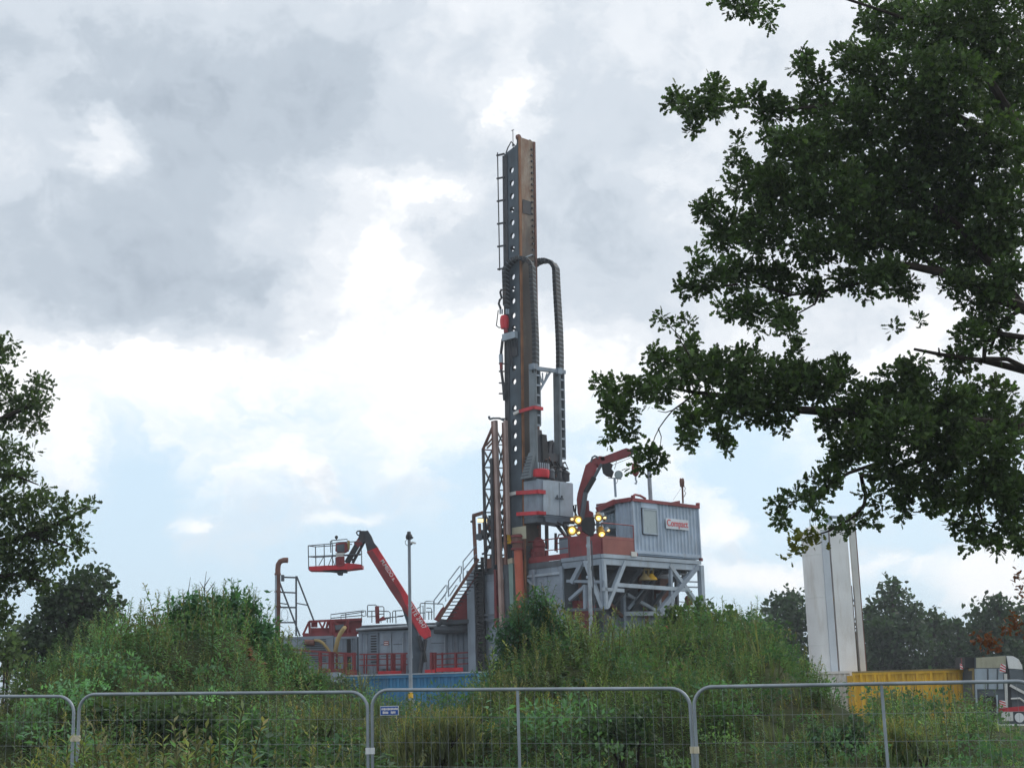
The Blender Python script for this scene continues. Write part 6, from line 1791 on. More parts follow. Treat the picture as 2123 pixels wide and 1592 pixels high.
class Foliage:
    def __init__(s): s.V = []; s.F = []; s.C = []; s.n = 0; s.tris = 0

    def put(s, tpl, P, R, S_, leafcol, stemcol=None, flowcol=None):
        """tpl at N places: P (N,3), R (N,3,3), S_ (N,) or (N,3), colours (N,3)"""
        v, f, g = tpl; N = len(P)
        if N == 0: return
        S_ = np.asarray(S_, float)
        if S_.ndim == 1: S_ = np.repeat(S_[:, None], 3, 1)
        X = np.einsum('nij,nkj->nki', R, v[None] * S_[:, None, :]) + P[:, None, :]
        k = len(v)
        F = f[None] + (np.arange(N) * k)[:, None, None] + s.n
        C = np.repeat(leafcol[:, None, :], k, 1)
        if stemcol is not None:
            C = np.where((g == 0)[None, :, None], np.asarray(stemcol)[None, None, :], C)
        if flowcol is not None:
            C = np.where((g == 2)[None, :, None], flowcol[:, None, :], C)
        s.V.append(X.reshape(-1, 3)); s.F.append(F.reshape(-1, 3)); s.C.append(C.reshape(-1, 3))
        s.n += N * k; s.tris += N * len(f)

    def build(s, name, mat, parent=None, label=None, kind=None):
        V_ = np.concatenate(s.V); F_ = np.concatenate(s.F); C_ = np.concatenate(s.C)
        off = np.array(OFF[parent.name]) if parent else np.zeros(3)
        V_ = V_ - off
        me = bpy.data.meshes.new(name)
        me.vertices.add(len(V_)); me.vertices.foreach_set('co', V_.astype(np.float32).ravel())
        me.loops.add(len(F_) * 3); me.loops.foreach_set('vertex_index', F_.astype(np.int32).ravel())
        me.polygons.add(len(F_)); me.polygons.foreach_set('loop_start', (np.arange(len(F_)) * 3).astype(np.int32))
        me.update(calc_edges=True)
        ca_ = me.color_attributes.new('tint', 'FLOAT_COLOR', 'POINT')
        ca_.data.foreach_set('color', np.concatenate([C_, np.ones((len(C_), 1))], 1).astype(np.float32).ravel())
        me.materials.append(M[mat])
        o = bpy.data.objects.new(name, me); COL.objects.link(o)
        if parent: o.parent = parent
        OFF[o.name] = Vector(off)
        if label: o['label'] = label
        if kind: o['kind'] = kind
        return o


def jitter_col(base, N, amt=.25, yellow=.12):
    base = np.array(base)
    k = np.exp(RNG.normal(0, amt, (N, 1)))
    c = base[None] * k
    t = np.clip(RNG.normal(0, yellow, (N, 1)), 0, 1)
    return np.clip(c * (1 + t * np.array([[1.3, .45, -.1]])) * np.array([[1.05, 1.0, 1.0]]), 0.003, .6)


def crown(fo, clumps, Y, leaf, lsize, col, per_m2, n_leaf, tuft_r, depth_k=1.0, spread=1.0, amt=.3, yellow=.12, upness=.5, yjit=0.6, rosette=False):
    """tufts of leaves through the volume of each clump; a clump is (px, py, rx, ry) at distance Y"""
    cs = []
    Ps, Ds = [], []
    for cl in clumps:
        px, py, rx, ry = cl[:4]; yy = Y + (cl[4] if len(cl) > 4 else RNG.normal(0, yjit))
        c = np.array(at(px, py, yy)); k = yy / FPX
        ax = np.array([rx * k, (rx + ry) * .5 * k * depth_k, ry * k])
        cs.append((c, ax))
        area = pi * ax[0] * ax[2]
        n = max(2, int(area * per_m2 * 1.0))
        u_ = RNG.normal(size=(n, 3)); u_ /= np.linalg.norm(u_, axis=1)[:, None]
        rad = RNG.uniform(0, 1, (n, 1)) ** .42 * (.9 if rosette else 1)
        tc_ = c + u_ * rad * ax
        d = u_ + np.array([0, 0, .25]) + RNG.normal(0, .5, (n, 3))
        d /= np.linalg.norm(d, axis=1)[:, None]
        m = n_leaf
        s = np.repeat(tc_, m, 0); dd = np.repeat(d, m, 0)
        t = RNG.uniform(-.9, 1.0, (n * m, 1))
        p = s + dd * t * tuft_r + RNG.normal(0, tuft_r * .42, (n * m, 3))
        ld = dd * .6 + RNG.normal(0, .75, (n * m, 3)) + np.array([0, 0, -.15])
        if rosette:                                     # leaves crowd round the twig tips
            p = s + RNG.normal(0, tuft_r * .45, (n * m, 3))
            ld = (p - s) / tuft_r + dd * .45 + RNG.normal(0, .35, (n * m, 3))
        Ps.append(p); Ds.append(ld)
    P = np.concatenate(Ps); Dr = np.concatenate(Ds)
    N = len(P)
    zh = RNG.normal(0, .65, (N, 3)) + np.array([0, 0, upness * 2])
    R = basis(Dr, zh)
    fo.put(LEAF[leaf], P, R, lsize * RNG.uniform(.65, 1.2, N), jitter_col(col, N, amt, yellow))
    return cs


def limb(mb, pts, r0, r1, n=8, wob=.0):
    P = [Vector(p) for p in pts]
    mb.path(P, r0, n, r1=r1)


# ------------------------------------------------------------------ the big oak on the right (trunk just outside the frame)
YO = 21.0
OAK = [(2000, 55, 170, 105), (1850, 35, 85, 70), (2080, 180, 90, 120), (1940, 180, 130, 95), (1805, 140, 70, 70), (1770, 250, 95, 75), (1900, 300, 130, 95), (2055, 330, 110, 100),
       (1685, 225, 42, 45), (1650, 300, 60, 45), (1710, 320, 80, 70), (1665, 135, 26, 30), (1690, 165, 30, 30), (1745, 110, 25, 30),
       (1530, 5, 42, 22), (1560, 20, 26, 16), (1595, 45, 14, 16), (1598, 15, 14, 14), (1500, -5, 20, 14),
       (1402, 205, 24, 24), (1440, 225, 34, 32), (1485, 182, 24, 20), (1480, 215, 40, 26), (1438, 262, 16, 26), (1522, 212, 20, 18), (1560, 200, 26, 24), (1605, 235, 40, 45), (1590, 275, 20, 18),
       (1532, 300, 12, 16), (1528, 325, 24, 14), (1560, 380, 70, 50), (1620, 390, 80, 60), (1720, 405, 100, 80), (1830, 400, 105, 90), (1955, 430, 105, 80), (2075, 450, 80, 85),
       (1470, 432, 30, 34), (1505, 480, 50, 50), (1590, 480, 75, 55), (1690, 510, 85, 50), (1800, 490, 85, 60), (1900, 490, 85, 60), (2020, 530, 110, 50), (2095, 575, 50, 45),
       (1425, 598, 24, 20), (1465, 575, 42, 30), (1440, 545, 16, 22), (1530, 570, 50, 36), (1610, 575, 70, 35), (1555, 640, 60, 28), (1620, 650, 45, 26), (1500, 645, 25, 18), (1690, 598, 45, 22), (1770, 575, 55, 28), (1860, 580, 45, 34), (1830, 560, 60, 30), (1888, 610, 18, 14), (1795, 612, 20, 12),
       (1640, 690, 18, 24), (1650, 727, 22, 12), (1632, 665, 16, 20), (1570, 680, 18, 10), (1985, 590, 40, 30), (2040, 610, 55, 35), (2060, 660, 50, 35), (2015, 700, 40, 30), (2085, 720, 30, 22, .4), (1985, 745, 35, 28),
       (1372, 658, 11, 11), (1388, 678, 13, 9), (1428, 672, 12, 14), (1436, 700, 14, 12), (1420, 715, 22, 10), (1345, 735, 18, 14), (1370, 750, 34, 22), (1350, 775, 18, 16), (1425, 745, 35, 25),
       (1250, 795, 20, 18), (1283, 790, 18, 22), (1275, 820, 34, 24), (1315, 812, 22, 22), (1285, 860, 38, 34), (1265, 895, 18, 16), (1305, 890, 16, 22), (1345, 805, 20, 22), (1352, 835, 10, 14), (1375, 800, 30, 30),
       (1440, 770, 60, 36), (1510, 770, 65, 45), (1550, 740, 30, 20), (1430, 880, 24, 34), (1450, 850, 45, 34), (1432, 915, 20, 20), (1520, 845, 65, 40), (1495, 905, 26, 20), (1508, 930, 16, 10), (1585, 795, 75, 55), (1655, 790, 60, 50), (1600, 850, 55, 34), (1622, 888, 12, 14), (1640, 765, 22, 18),
       (1720, 800, 60, 46), (1735, 760, 22, 26), (1800, 840, 80, 50), (1880, 800, 50, 50), (1895, 765, 30, 30), (1850, 890, 85, 55), (1950, 840, 95, 70), (2050, 850, 90, 70), (1960, 920, 95, 55), (2070, 940, 75, 70), (1770, 910, 55, 45), (1720, 880, 30, 30), (1740, 960, 40, 36), (1705, 1000, 34, 28), (1650, 1030, 22, 14), (1690, 1035, 24, 18),
       (1612, 1050, 14, 16), (1625, 1072, 18, 18), (1840, 965, 45, 40), (1870, 1000, 40, 34), (1935, 985, 55, 45), (2035, 1010, 75, 48), (2105, 1030, 45, 55), (1880, 1040, 24, 22), (1868, 1065, 14, 12), (1965, 1040, 50, 26), (1930, 1045, 24, 12), (2000, 1085, 34, 24), (2035, 1110, 34, 24), (2060, 1130, 22, 20), (2012, 1130, 12, 12), (2112, 1100, 20, 26), (2115, 1125, 14, 26), (2085, 1075, 30, 24),
       (1800, 1030, 20, 14), (1825, 1045, 14, 10), (1700, 1074, 14, 6), (1735, 1083, 18, 10), (1775, 1080, 28, 14), (1803, 1076, 12, 12), (1748, 1103, 8, 7), (1335, 935, 12, 10), (1350, 955, 26, 20), (1325, 965, 16, 12), (1365, 940, 14, 12), (1690, 1052, 10, 10),
       (1855, 680, 8, 6), (1835, 775, 10, 8), (1905, 665, 7, 6)]
ok = thing('oak_tree', 'large dark green oak with wide drooping limbs over lorry and silo', 'tree', (at(2420, 1300, YO).x, YO + .4, 0.2))
fo = Foliage()
GREEN_OAK = (.054, .094, .032)
# outer clusters keep their own distance; big ones reach toward and away from the viewer
cl_d = []
for c_ in OAK:
    big = (c_[2] + c_[3]) / 2
    cl_d.append((*c_[:4], (c_[4] if len(c_) > 4 else float(RNG.normal(0, .35 + big * .008)))))
crown(fo, cl_d, YO, 'oak', .112, GREEN_OAK, 124, 14, .090, 1.3, amt=.32, yellow=.10, upness=.3, rosette=True)
fo.build('crown', 'leaf', ok)
fo2 = Foliage()
crown(fo2, [(1668, 1114, 16, 9, .1), (1688, 1106, 12, 7, .1), (1655, 1130, 10, 10, .1), (1640, 1138, 8, 8, .1)], YO - .4, 'oak', .125, (.13, .15, .03), 22, 12, .14, 1.0, amt=.2, yellow=.2)
fo2.build('yellowed_leaves', 'leaf', ok, label='yellowish leaf spray in front of the silo top')
fo3 = Foliage()
crown(fo3, [(2058, 1325, 14, 10, .1), (2055, 1345, 18, 14, .1), (2065, 1338, 12, 16, .1), (2032, 1322, 10, 6, .1), (2118, 1222, 10, 8, .1), (2115, 1280, 14, 12, .2), (2095, 1300, 14, 8, .2), (2118, 1310, 14, 18, .2), (2105, 1200, 10, 10, .1)], YO - .6, 'oak', .085, (.17, .062, .026), 60, 12, .08, 1.0, amt=.25, yellow=.1)
fo3.build('withered_leaves', 'leaf', ok, label='brown withered leaf bunches hanging low by the lorry')
# trunk and limbs
oq = lambda px, py, d=0.0: at(px, py, YO + d)
base = Vector(ok.location)
mb = MB()
limb(mb, [base, base + V(-.05, 0, 2.0), base + V(.05, 0, 4.5), oq(2380, 700), oq(2340, 450), oq(2320, 150)], .62, .30, 12)
mb.build('trunk', 'bark', ok)
LIMBS = [([(2390, 760), (2250, 690), (2123, 640), (2030, 600), (1960, 567), (1890, 552), (1830, 545)], .20, .06),
         ([(2390, 500), (2250, 400), (2150, 330), (2060, 285), (1980, 240), (1900, 215)], .22, .05), ([(1960, 567), (1900, 525), (1850, 490), (1790, 455), (1740, 430)], .07, .03),
         ([(1890, 552), (1830, 575), (1770, 590), (1700, 605), (1640, 612), (1560, 640)], .055, .02), ([(2123, 640), (2085, 660), (2065, 690), (2050, 735)], .06, .03),
         ([(2390, 830), (2250, 800), (2150, 775), (2090, 760), (2040, 748), (1990, 742), (1950, 735), (1895, 724)], .13, .028), ([(1948, 735), (1946, 722)], .02, .012), ([(2040, 748), (2042, 715), (2060, 690), (2123, 700)], .05, .06), ([(2150, 775), (2090, 745), (2040, 743)], .07, .04),
         ([(2390, 950), (2200, 900), (2050, 880), (1900, 870), (1780, 858), (1660, 850), (1560, 835), (1480, 818), (1430, 812), (1400, 806)], .2, .02),
         ([(1440, 814), (1420, 832), (1395, 850), (1380, 868), (1368, 885), (1358, 905), (1350, 930)], .014, .006), ([(1395, 850), (1380, 855), (1364, 852)], .009, .005), ([(1365, 888), (1371, 905), (1369, 925)], .009, .005),
         ([(1400, 806), (1350, 805), (1300, 830), (1280, 860)], .022, .008), ([(1560, 835), (1500, 800), (1440, 760), (1400, 745), (1360, 745)], .04, .01), ([(1400, 690), (1410, 705), (1425, 730), (1440, 760)], .008, .012), ([(1388, 676), (1402, 690), (1418, 705)], .006, .008),
         ([(1640, 730), (1640, 765), (1635, 790)], .008, .012), ([(1632, 665), (1640, 700), (1640, 735)], .012, .008),
         ([(1660, 850), (1640, 870), (1600, 880)], .04, .01), ([(2050, 880), (1960, 930), (1890, 960), (1820, 990), (1785, 985), (1790, 1010), (1795, 1025), (1792, 1045), (1780, 1062), (1760, 1078), (1720, 1100), (1690, 1110)], .09, .012),
         ([(1820, 960), (1760, 980), (1710, 1010), (1660, 1035), (1625, 1045)], .05, .01), ([(1608, 1030), (1625, 1034), (1645, 1030)], .006, .01), ([(1660, 1035), (1640, 1045), (1625, 1060)], .014, .008),
         ([(2200, 900), (2150, 980), (2090, 1010), (2020, 1020), (1960, 1030)], .1, .02), ([(2123, 1120), (2080, 1100), (2030, 1080)], .02, .01), ([(2020, 1020), (2030, 1060), (2050, 1110)], .03, .01), ([(2200, 990), (2140, 1060), (2123, 1100)], .04, .02),
         ([(1740, 430), (1660, 400), (1580, 370), (1540, 330)], .04, .01), ([(1900, 215), (1800, 200), (1700, 220), (1620, 230), (1540, 222), (1470, 225), (1420, 225)], .06, .01), ([(1850, 490), (1780, 500), (1690, 520), (1600, 500), (1520, 470)], .05, .012), ([(1850, 520), (1860, 500), (1885, 495)], .02, .01),
         ([(2150, 330), (2060, 180), (1980, 80), (1900, 20)], .14, .04), ([(1980, 80), (1850, 30), (1700, -20), (1600, -15), (1560, 10), (1595, 40)], .05, .01), ([(2123, 640), (2000, 480), (1900, 400), (1800, 330), (1720, 260)], .12, .02), ([(1700, 605), (1690, 630), (1655, 650)], .02, .01), ([(1530, 590), (1480, 595), (1430, 600)], .02, .008), ([(1640, 612), (1600, 600), (1540, 575), (1480, 560)], .03, .01), ([(1820, 775), (1838, 770)], .004, .004), ([(1830, 800), (1836, 775)], .005, .004), ([(1720, 800), (1735, 770), (1740, 740)], .012, .006)]
for i, (pts, r0, r1) in enumerate(LIMBS):
    mb = MB(); k = RNG.normal(0, .15)
    limb(mb, [oq(px, py, (.35 if r0 > .03 else .1) + k + .2 * sin(j * 1.1 + i)) for j, (px, py) in enumerate(pts)], r0 * (.62 if r0 > .03 else 1), r1 * (.75 if r0 > .03 else 1), 7); mb.build('branch', 'bark', ok)

# ------------------------------------------------------------------ oak at the left edge
YA = 30.0
OAKL = [(8, 715, 30, 20), (-30, 740, 50, 40), (25, 745, 16, 12), (0, 790, 34, 24), (-40, 850, 60, 70), (75, 800, 34, 20), (70, 830, 36, 22), (108, 828, 10, 8), (35, 840, 34, 28), (25, 870, 40, 22), (68, 882, 28, 18), (85, 895, 12, 12), (10, 930, 30, 26), (50, 945, 16, 16), (70, 935, 8, 8), (15, 975, 34, 22), (60, 990, 28, 14), (85, 1010, 14, 12), (-30, 980, 50, 60), (10, 1050, 55, 40), (70, 1045, 45, 26), (115, 1045, 26, 20), (150, 1060, 20, 20), (178, 1050, 14, 12), (193, 1045, 6, 6), (60, 1100, 60, 36), (120, 1095, 36, 26), (160, 1100, 18, 16), (150, 1135, 24, 18), (182, 1132, 8, 8), (100, 1145, 36, 22), (30, 1150, 50, 36), (-30, 1150, 60, 60), (60, 1190, 46, 28), (110, 1165, 24, 16), (20, 1215, 34, 26), (90, 1215, 26, 18), (5, 1270, 22, 30), (-30, 1260, 40, 50)]
ol_ = thing('oak_tree', 'dark oak at the left edge with tiered leafy boughs reaching right', 'tree', (at(-160, 1400, YA).x, YA, .9))
fo = Foliage(); crown(fo, OAKL, YA, 'oak', .125, (.066, .104, .045), 76, 12, .115, 1.2, amt=.32, yellow=.10, upness=.3, yjit=.5, rosette=True)
fo.build('crown', 'leaf', ol_)
lo = lambda px, py: at(px, py, YA)
mb = MB(); limb(mb, [Vector(ol_.location), lo(-140, 1250), lo(-120, 1050), lo(-100, 850), lo(-90, 650)], .4, .15, 10); mb.build('trunk', 'bark', ol_)
for pts, r0, r1 in (([(-130, 1150), (-30, 1130), (60, 1110), (130, 1080), (180, 1052)], .12, .02), ([(-110, 950), (-20, 880), (40, 850), (100, 825)], .1, .015), ([(60, 1110), (100, 1120), (150, 1135)], .04, .012), ([(-130, 1220), (-40, 1200), (30, 1190), (90, 1205)], .08, .015), ([(-100, 800), (-30, 760), (20, 720)], .08, .015), ([(-120, 1000), (-30, 990), (30, 985), (80, 1005)], .07, .012)):
    mb = MB(); limb(mb, [lo(*p) for p in pts], r0, r1, 7); mb.build('branch', 'bark', ol_)


# ------------------------------------------------------------------ trees farther off
def far_tree(name, label, clumps, Y, root_px, leafsize, col, per, group=None, kind='round', gz_=None, tuft=.5, nl=10, yj=1.0, trunk_top=None, r=.2):
    gx = at(root_px, 1400, Y).x
    z0 = gz(gx, Y) if gz_ is None else gz_
    t = thing(name, label, 'tree', (gx, Y, z0), group)
    fo = Foliage(); cs = crown(fo, clumps, Y, kind, leafsize, col, per, nl, tuft, 1.0, amt=.3, yellow=.10, upness=.4, yjit=yj)
    fo.build('crown', 'leaf', t)
    mb = MB(); top = max(c[0][2] for c in cs)
    base = V(gx, Y, z0)
    tp = V(cs[0][0][0], cs[0][0][1], cs[0][0][2])
    limb(mb, [base, base.lerp(tp, .4) + V(.1, 0, 0), tp], r, r * .35, 8); mb.build('trunk', 'bark', t)
    for c, ax in cs[1:7]:
        mb = MB(); limb(mb, [base.lerp(tp, .35), base.lerp(tp, .5).lerp(Vector(c), .5), Vector(c)], r * .4, r * .12, 6); mb.build('branch', 'bark', t)
    return t


far_tree('broadleaf_tree', 'round dark tree behind the white trailer and left oak',
         [(170, 1235, 60, 45), (185, 1205, 40, 26), (130, 1245, 50, 40), (215, 1235, 24, 26), (225, 1275, 24, 22), (180, 1290, 60, 40), (110, 1300, 60, 45), (70, 1330, 50, 40), (140, 1345, 60, 40), (200, 1330, 40, 30), (60, 1385, 50, 36), (120, 1390, 60, 36), (170, 1370, 30, 30), (95, 1260, 30, 25), (30, 1345, 30, 40)],
         56.0, 140, .21, (.038, .066, .034), 26, tuft=.38, nl=12, r=.22)
far_tree('young_tree', 'yellow green young tree at the left edge below the oak',
         [(18, 1320, 22, 26), (8, 1355, 26, 26), (30, 1362, 18, 22), (10, 1385, 20, 16)], 46.0, 5, .19, (.07, .11, .045), 26, tuft=.26, nl=11, r=.08)
FT = [('tall pointed tree in the far row right of the silo', [(1850, 1225, 24, 18), (1855, 1250, 40, 25), (1840, 1285, 55, 30), (1880, 1295, 45, 34), (1825, 1325, 45, 40), (1870, 1345, 60, 40), (1850, 1395, 70, 30), (1842, 1215, 12, 10), (1900, 1270, 16, 16)], 118, 1855),
      ('tree in the far row with top leaning over the silo base pipe', [(1800, 1265, 16, 22), (1805, 1300, 26, 34), (1800, 1350, 34, 40), (1805, 1390, 40, 30)], 122, 1803),
      ('dark tree in the far row behind the left side of the silo', [(1650, 1240, 26, 22), (1630, 1255, 30, 20), (1655, 1275, 40, 26), (1610, 1275, 30, 20), (1640, 1310, 50, 34), (1600, 1310, 34, 26), (1585, 1290, 20, 14), (1660, 1345, 46, 40), (1665, 1385, 40, 30)], 112, 1640),
      ('rounded tree in the far row above the yellow container', [(1935, 1285, 26, 18), (1930, 1310, 40, 28), (1955, 1300, 24, 18), (1940, 1350, 50, 40), (1930, 1390, 60, 30)], 124, 1938),
      ('low tree in the far row between round tree and lorry', [(1985, 1295, 20, 16), (2000, 1320, 34, 28), (1985, 1355, 40, 36), (2010, 1390, 50, 30)], 120, 1993),
      ('tall loose tree in the far row behind the lorry cab', [(2070, 1250, 26, 18), (2050, 1275, 34, 24), (2090, 1280, 30, 28), (2060, 1310, 50, 34), (2110, 1310, 34, 34), (2040, 1340, 40, 30), (2090, 1360, 50, 40), (2075, 1400, 60, 30)], 108, 2072),
      ('far tree cut by the right picture edge', [(2150, 1270, 34, 30), (2160, 1310, 50, 40), (2140, 1360, 40, 50)], 112, 2155),
      ('small bushy tree in the far row at the left foot of the silo', [(1560, 1305, 24, 16), (1545, 1330, 34, 26), (1575, 1345, 36, 36), (1550, 1390, 50, 34)], 115, 1560)]
for lab, cl, Y, root in FT:
    cl = cl + [(root - 30, 1400, 40, 26), (root + 30, 1405, 40, 24), (root, 1385, 40, 30)]
    far_tree('far_tree', lab, cl, Y, root, .42, (.036, .068, .036), 6.2, 'trees in the far row', gz_=.2, tuft=.62, nl=12, yj=1.6, r=.28)

# ------------------------------------------------------------------ shrubs on the mounds
def upright(N, lean=.18):
    yaw = RNG.uniform(0, 2 * pi, N); a = RNG.uniform(0, 2 * pi, N); t = np.abs(RNG.normal(0, lean, N))
    ax = np.stack([np.cos(a), np.sin(a), np.zeros(N)], -1)
    K = np.zeros((N, 3, 3)); K[:, 0, 1] = -ax[:, 2]; K[:, 0, 2] = ax[:, 1]; K[:, 1, 0] = ax[:, 2]; K[:, 1, 2] = -ax[:, 0]; K[:, 2, 0] = -ax[:, 1]; K[:, 2, 1] = ax[:, 0]
    I = np.eye(3)[None]
    R1 = I + np.sin(t)[:, None, None] * K + (1 - np.cos(t))[:, None, None] * (K @ K)
    Rz = np.zeros((N, 3, 3)); Rz[:, 0, 0] = np.cos(yaw); Rz[:, 0, 1] = -np.sin(yaw); Rz[:, 1, 0] = np.sin(yaw); Rz[:, 1, 1] = np.cos(yaw); Rz[:, 2, 2] = 1
    return R1 @ Rz


def shrub(name, label, outline, Y, col, kinds, n, dep=1.0, shoot_h=(.5, 1.0), leafcl=None, lsize=.1, leaf='lance', group=None, cat='shrub', per=60, nl=12, tuft=.15, yellow=.12, bare=()):
    """a shrub: a leafy body of clumps with shoots standing out of its outline; outline = clumps in photo pixels"""
    cxp = sum(c[0] for c in outline) / len(outline)
    X0 = at(cxp, 1400, Y).x; z0 = gz(X0, Y)
    t = thing(name, label, cat, (X0, Y, z0), group)
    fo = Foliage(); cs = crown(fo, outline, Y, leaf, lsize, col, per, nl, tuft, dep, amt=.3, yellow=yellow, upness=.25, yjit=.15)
    # shoots rising from the clumps
    P = []; Hh = []
    w = np.array([c[1][0] * c[1][2] for c in cs]); w = w / w.sum()
    pick = RNG.choice(len(cs), n, p=w)
    for i in pick:
        c, ax = cs[i]
        a = RNG.uniform(0, 2 * pi); r = sqrt(RNG.uniform(0, 1))
        h = RNG.uniform(*shoot_h)
        P.append(c + np.array([cos(a) * r * ax[0], sin(a) * r * ax[1], ax[2] * (sqrt(max(0, 1 - r * r)) * .95) - h * .72])); Hh.append(h)
    P = np.array(P); Hh = np.array(Hh)
    kk = RNG.integers(0, len(kinds), n)
    for ki, kn in enumerate(kinds):
        for ti, tp in enumerate(TP[kn]):
            m = (kk == ki) & (RNG.integers(0, len(TP[kn]), n) == ti)
            N = int(m.sum())
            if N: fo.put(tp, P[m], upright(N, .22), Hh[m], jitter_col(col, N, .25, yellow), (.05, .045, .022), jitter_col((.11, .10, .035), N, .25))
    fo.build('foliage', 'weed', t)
    mb = MB()
    for c, ax in cs[:10]:
        b = V(X0 + RNG.normal(0, .15), Y + RNG.normal(0, .1), z0 - .1)
        c = Vector(c); mb = MB(); limb(mb, [b, b.lerp(c, .5) + V(RNG.normal(0, .08), 0, .1), c], .035, .010, 5); mb.build('stem', 'bark', t)
    for pts in bare:
        mb = MB(); limb(mb, [at(x, y, Y) for x, y in pts], .012, .004, 4); mb.build('twig', 'bark', t)
    return t


shrub('willow_shrub', 'tall leafy willow shrub crowning the left mound beside the exhaust pipe',
      [(480, 1245, 34, 24), (440, 1255, 34, 24), (400, 1250, 30, 22), (370, 1275, 30, 26), (520, 1260, 26, 24), (530, 1290, 30, 24), (550, 1310, 22, 24), (460, 1290, 55, 34), (400, 1300, 45, 34), (500, 1320, 50, 34), (430, 1340, 60, 30), (370, 1325, 40, 30), (480, 1365, 60, 28), (545, 1345, 24, 22), (400, 1375, 50, 24)],
      31.6, (.032, .078, .044), ['willow'], 160, .9, (.45, 1.0), per=75, lsize=.15,
      bare=[[(425, 1245), (424, 1215), (428, 1184)], [(424, 1215), (436, 1196)], [(426, 1225), (414, 1205)], [(390, 1250), (391, 1222), (395, 1196)], [(428, 1230), (446, 1205)], [(418, 1250), (412, 1212)]])
shrub('weed_clump', 'brownish seeding weed clump left of the willow shrub', [(300, 1280, 30, 16), (280, 1300, 34, 20), (325, 1295, 24, 20), (310, 1325, 45, 26), (265, 1330, 34, 24), (340, 1340, 40, 26)], 31.8, (.060, .074, .042), ['golden', 'dry'], 60, .8, (.4, .8), cat='weeds', yellow=.25)
shrub('bramble_bush', 'broad olive bramble bush on the lower left mound', [(150, 1410, 50, 22), (200, 1390, 55, 28), (255, 1375, 50, 30), (310, 1380, 50, 34), (150, 1440, 36, 24), (200, 1440, 55, 28), (260, 1430, 60, 34), (330, 1430, 60, 36), (380, 1415, 45, 34)], 29.5, (.046, .072, .036), ['nettle', 'mugwort'], 60, .8, (.35, .7), leaf='round', lsize=.11, yellow=.25)
shrub('dark_bush', 'dark shady bush under the left mound behind the fence', [(240, 1490, 60, 30), (300, 1500, 60, 34), (370, 1490, 60, 34), (190, 1500, 30, 28), (420, 1500, 40, 30)], 24.0, (.026, .044, .022), ['nettle'], 24, .6, (.3, .6), leaf='round', lsize=.12, per=50)  # leaf colour darkened to give the shade of the hollow
shrub('willow_shrub', 'small green shrub sloping down to the grey slabs', [(600, 1365, 26, 22), (620, 1385, 30, 22), (650, 1405, 26, 20), (590, 1395, 30, 24), (630, 1420, 40, 22), (575, 1345, 14, 16), (668, 1420, 18, 16)], 31.0, (.042, .084, .042), ['willow', 'mugwort'], 80, .8, (.4, .8), per=60)
shrub('willow_shrub', 'dense dark willow shrub in front of the rig base',
      [(1075, 1300, 34, 34), (1045, 1335, 28, 34), (1110, 1290, 36, 40), (1150, 1290, 34, 34), (1120, 1250, 22, 26), (1085, 1270, 20, 22), (1150, 1320, 50, 40), (1070, 1370, 50, 40), (1130, 1365, 60, 44), (1040, 1385, 30, 28), (1090, 1405, 55, 26), (1180, 1330, 30, 30)],
      31.2, (.028, .060, .040), ['willow', 'mugwort'], 170, .9, (.5, 1.0), per=75, lsize=.13, bare=[[(1128, 1330), (1128, 1280), (1127, 1240), (1128, 1210)]])
shrub('weed_clump', 'pale green feathery weed clump right of the dark willow', [(1210, 1350, 34, 30), (1250, 1365, 34, 24), (1290, 1360, 26, 20), (1230, 1390, 50, 26), (1195, 1390, 30, 30), (1300, 1385, 40, 26), (1190, 1310, 20, 24)], 31.0, (.062, .098, .052), ['golden', 'willow'], 110, .8, (.5, .95), cat='weeds', yellow=.2)
shrub('elder_bush', 'broad leaved bush on the crest below the cabin stilts', [(1420, 1270, 30, 18), (1460, 1265, 30, 18), (1400, 1290, 34, 20), (1450, 1295, 40, 22), (1500, 1285, 34, 18), (1530, 1300, 24, 16), (1380, 1315, 36, 22), (1440, 1325, 45, 24), (1490, 1315, 36, 22), (1350, 1320, 24, 20)], 34.5, (.028, .050, .024), ['nettle', 'willow'], 60, .8, (.35, .75), leaf='round', lsize=.14, per=50)
shrub('weed_clump', 'tall green weeds on the right shoulder of the right mound', [(1580, 1325, 34, 20), (1620, 1345, 34, 22), (1560, 1340, 30, 24), (1640, 1375, 34, 22), (1600, 1385, 50, 24), (1670, 1400, 26, 18)], 33.0, (.042, .088, .040), ['golden', 'mugwort'], 100, .9, (.5, .95), cat='weeds')
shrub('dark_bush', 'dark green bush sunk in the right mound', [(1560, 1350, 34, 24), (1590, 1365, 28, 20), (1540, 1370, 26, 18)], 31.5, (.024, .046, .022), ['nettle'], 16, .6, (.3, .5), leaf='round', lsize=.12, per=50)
shrub('dark_bush', 'shady dark bush behind the third fence panel', [(1270, 1510, 60, 30), (1330, 1500, 50, 34), (1220, 1500, 40, 26), (1300, 1545, 60, 24)], 23.5, (.026, .046, .026), ['nettle', 'willow'], 40, .6, (.3, .6), leaf='lance', lsize=.13, per=60)  # shade of the mid-slope hollow is in this dark leaf colour
shrub('leafy_bush', 'leafy bush growing behind the lorry battery covers at the right edge', [(2080, 1560, 34, 20), (2112, 1548, 26, 20), (2050, 1575, 30, 18), (2105, 1580, 40, 24)], 28.0, (.040, .078, .034), ['nettle', 'mugwort'], 30, .8, (.2, .4), leaf='round', lsize=.09)

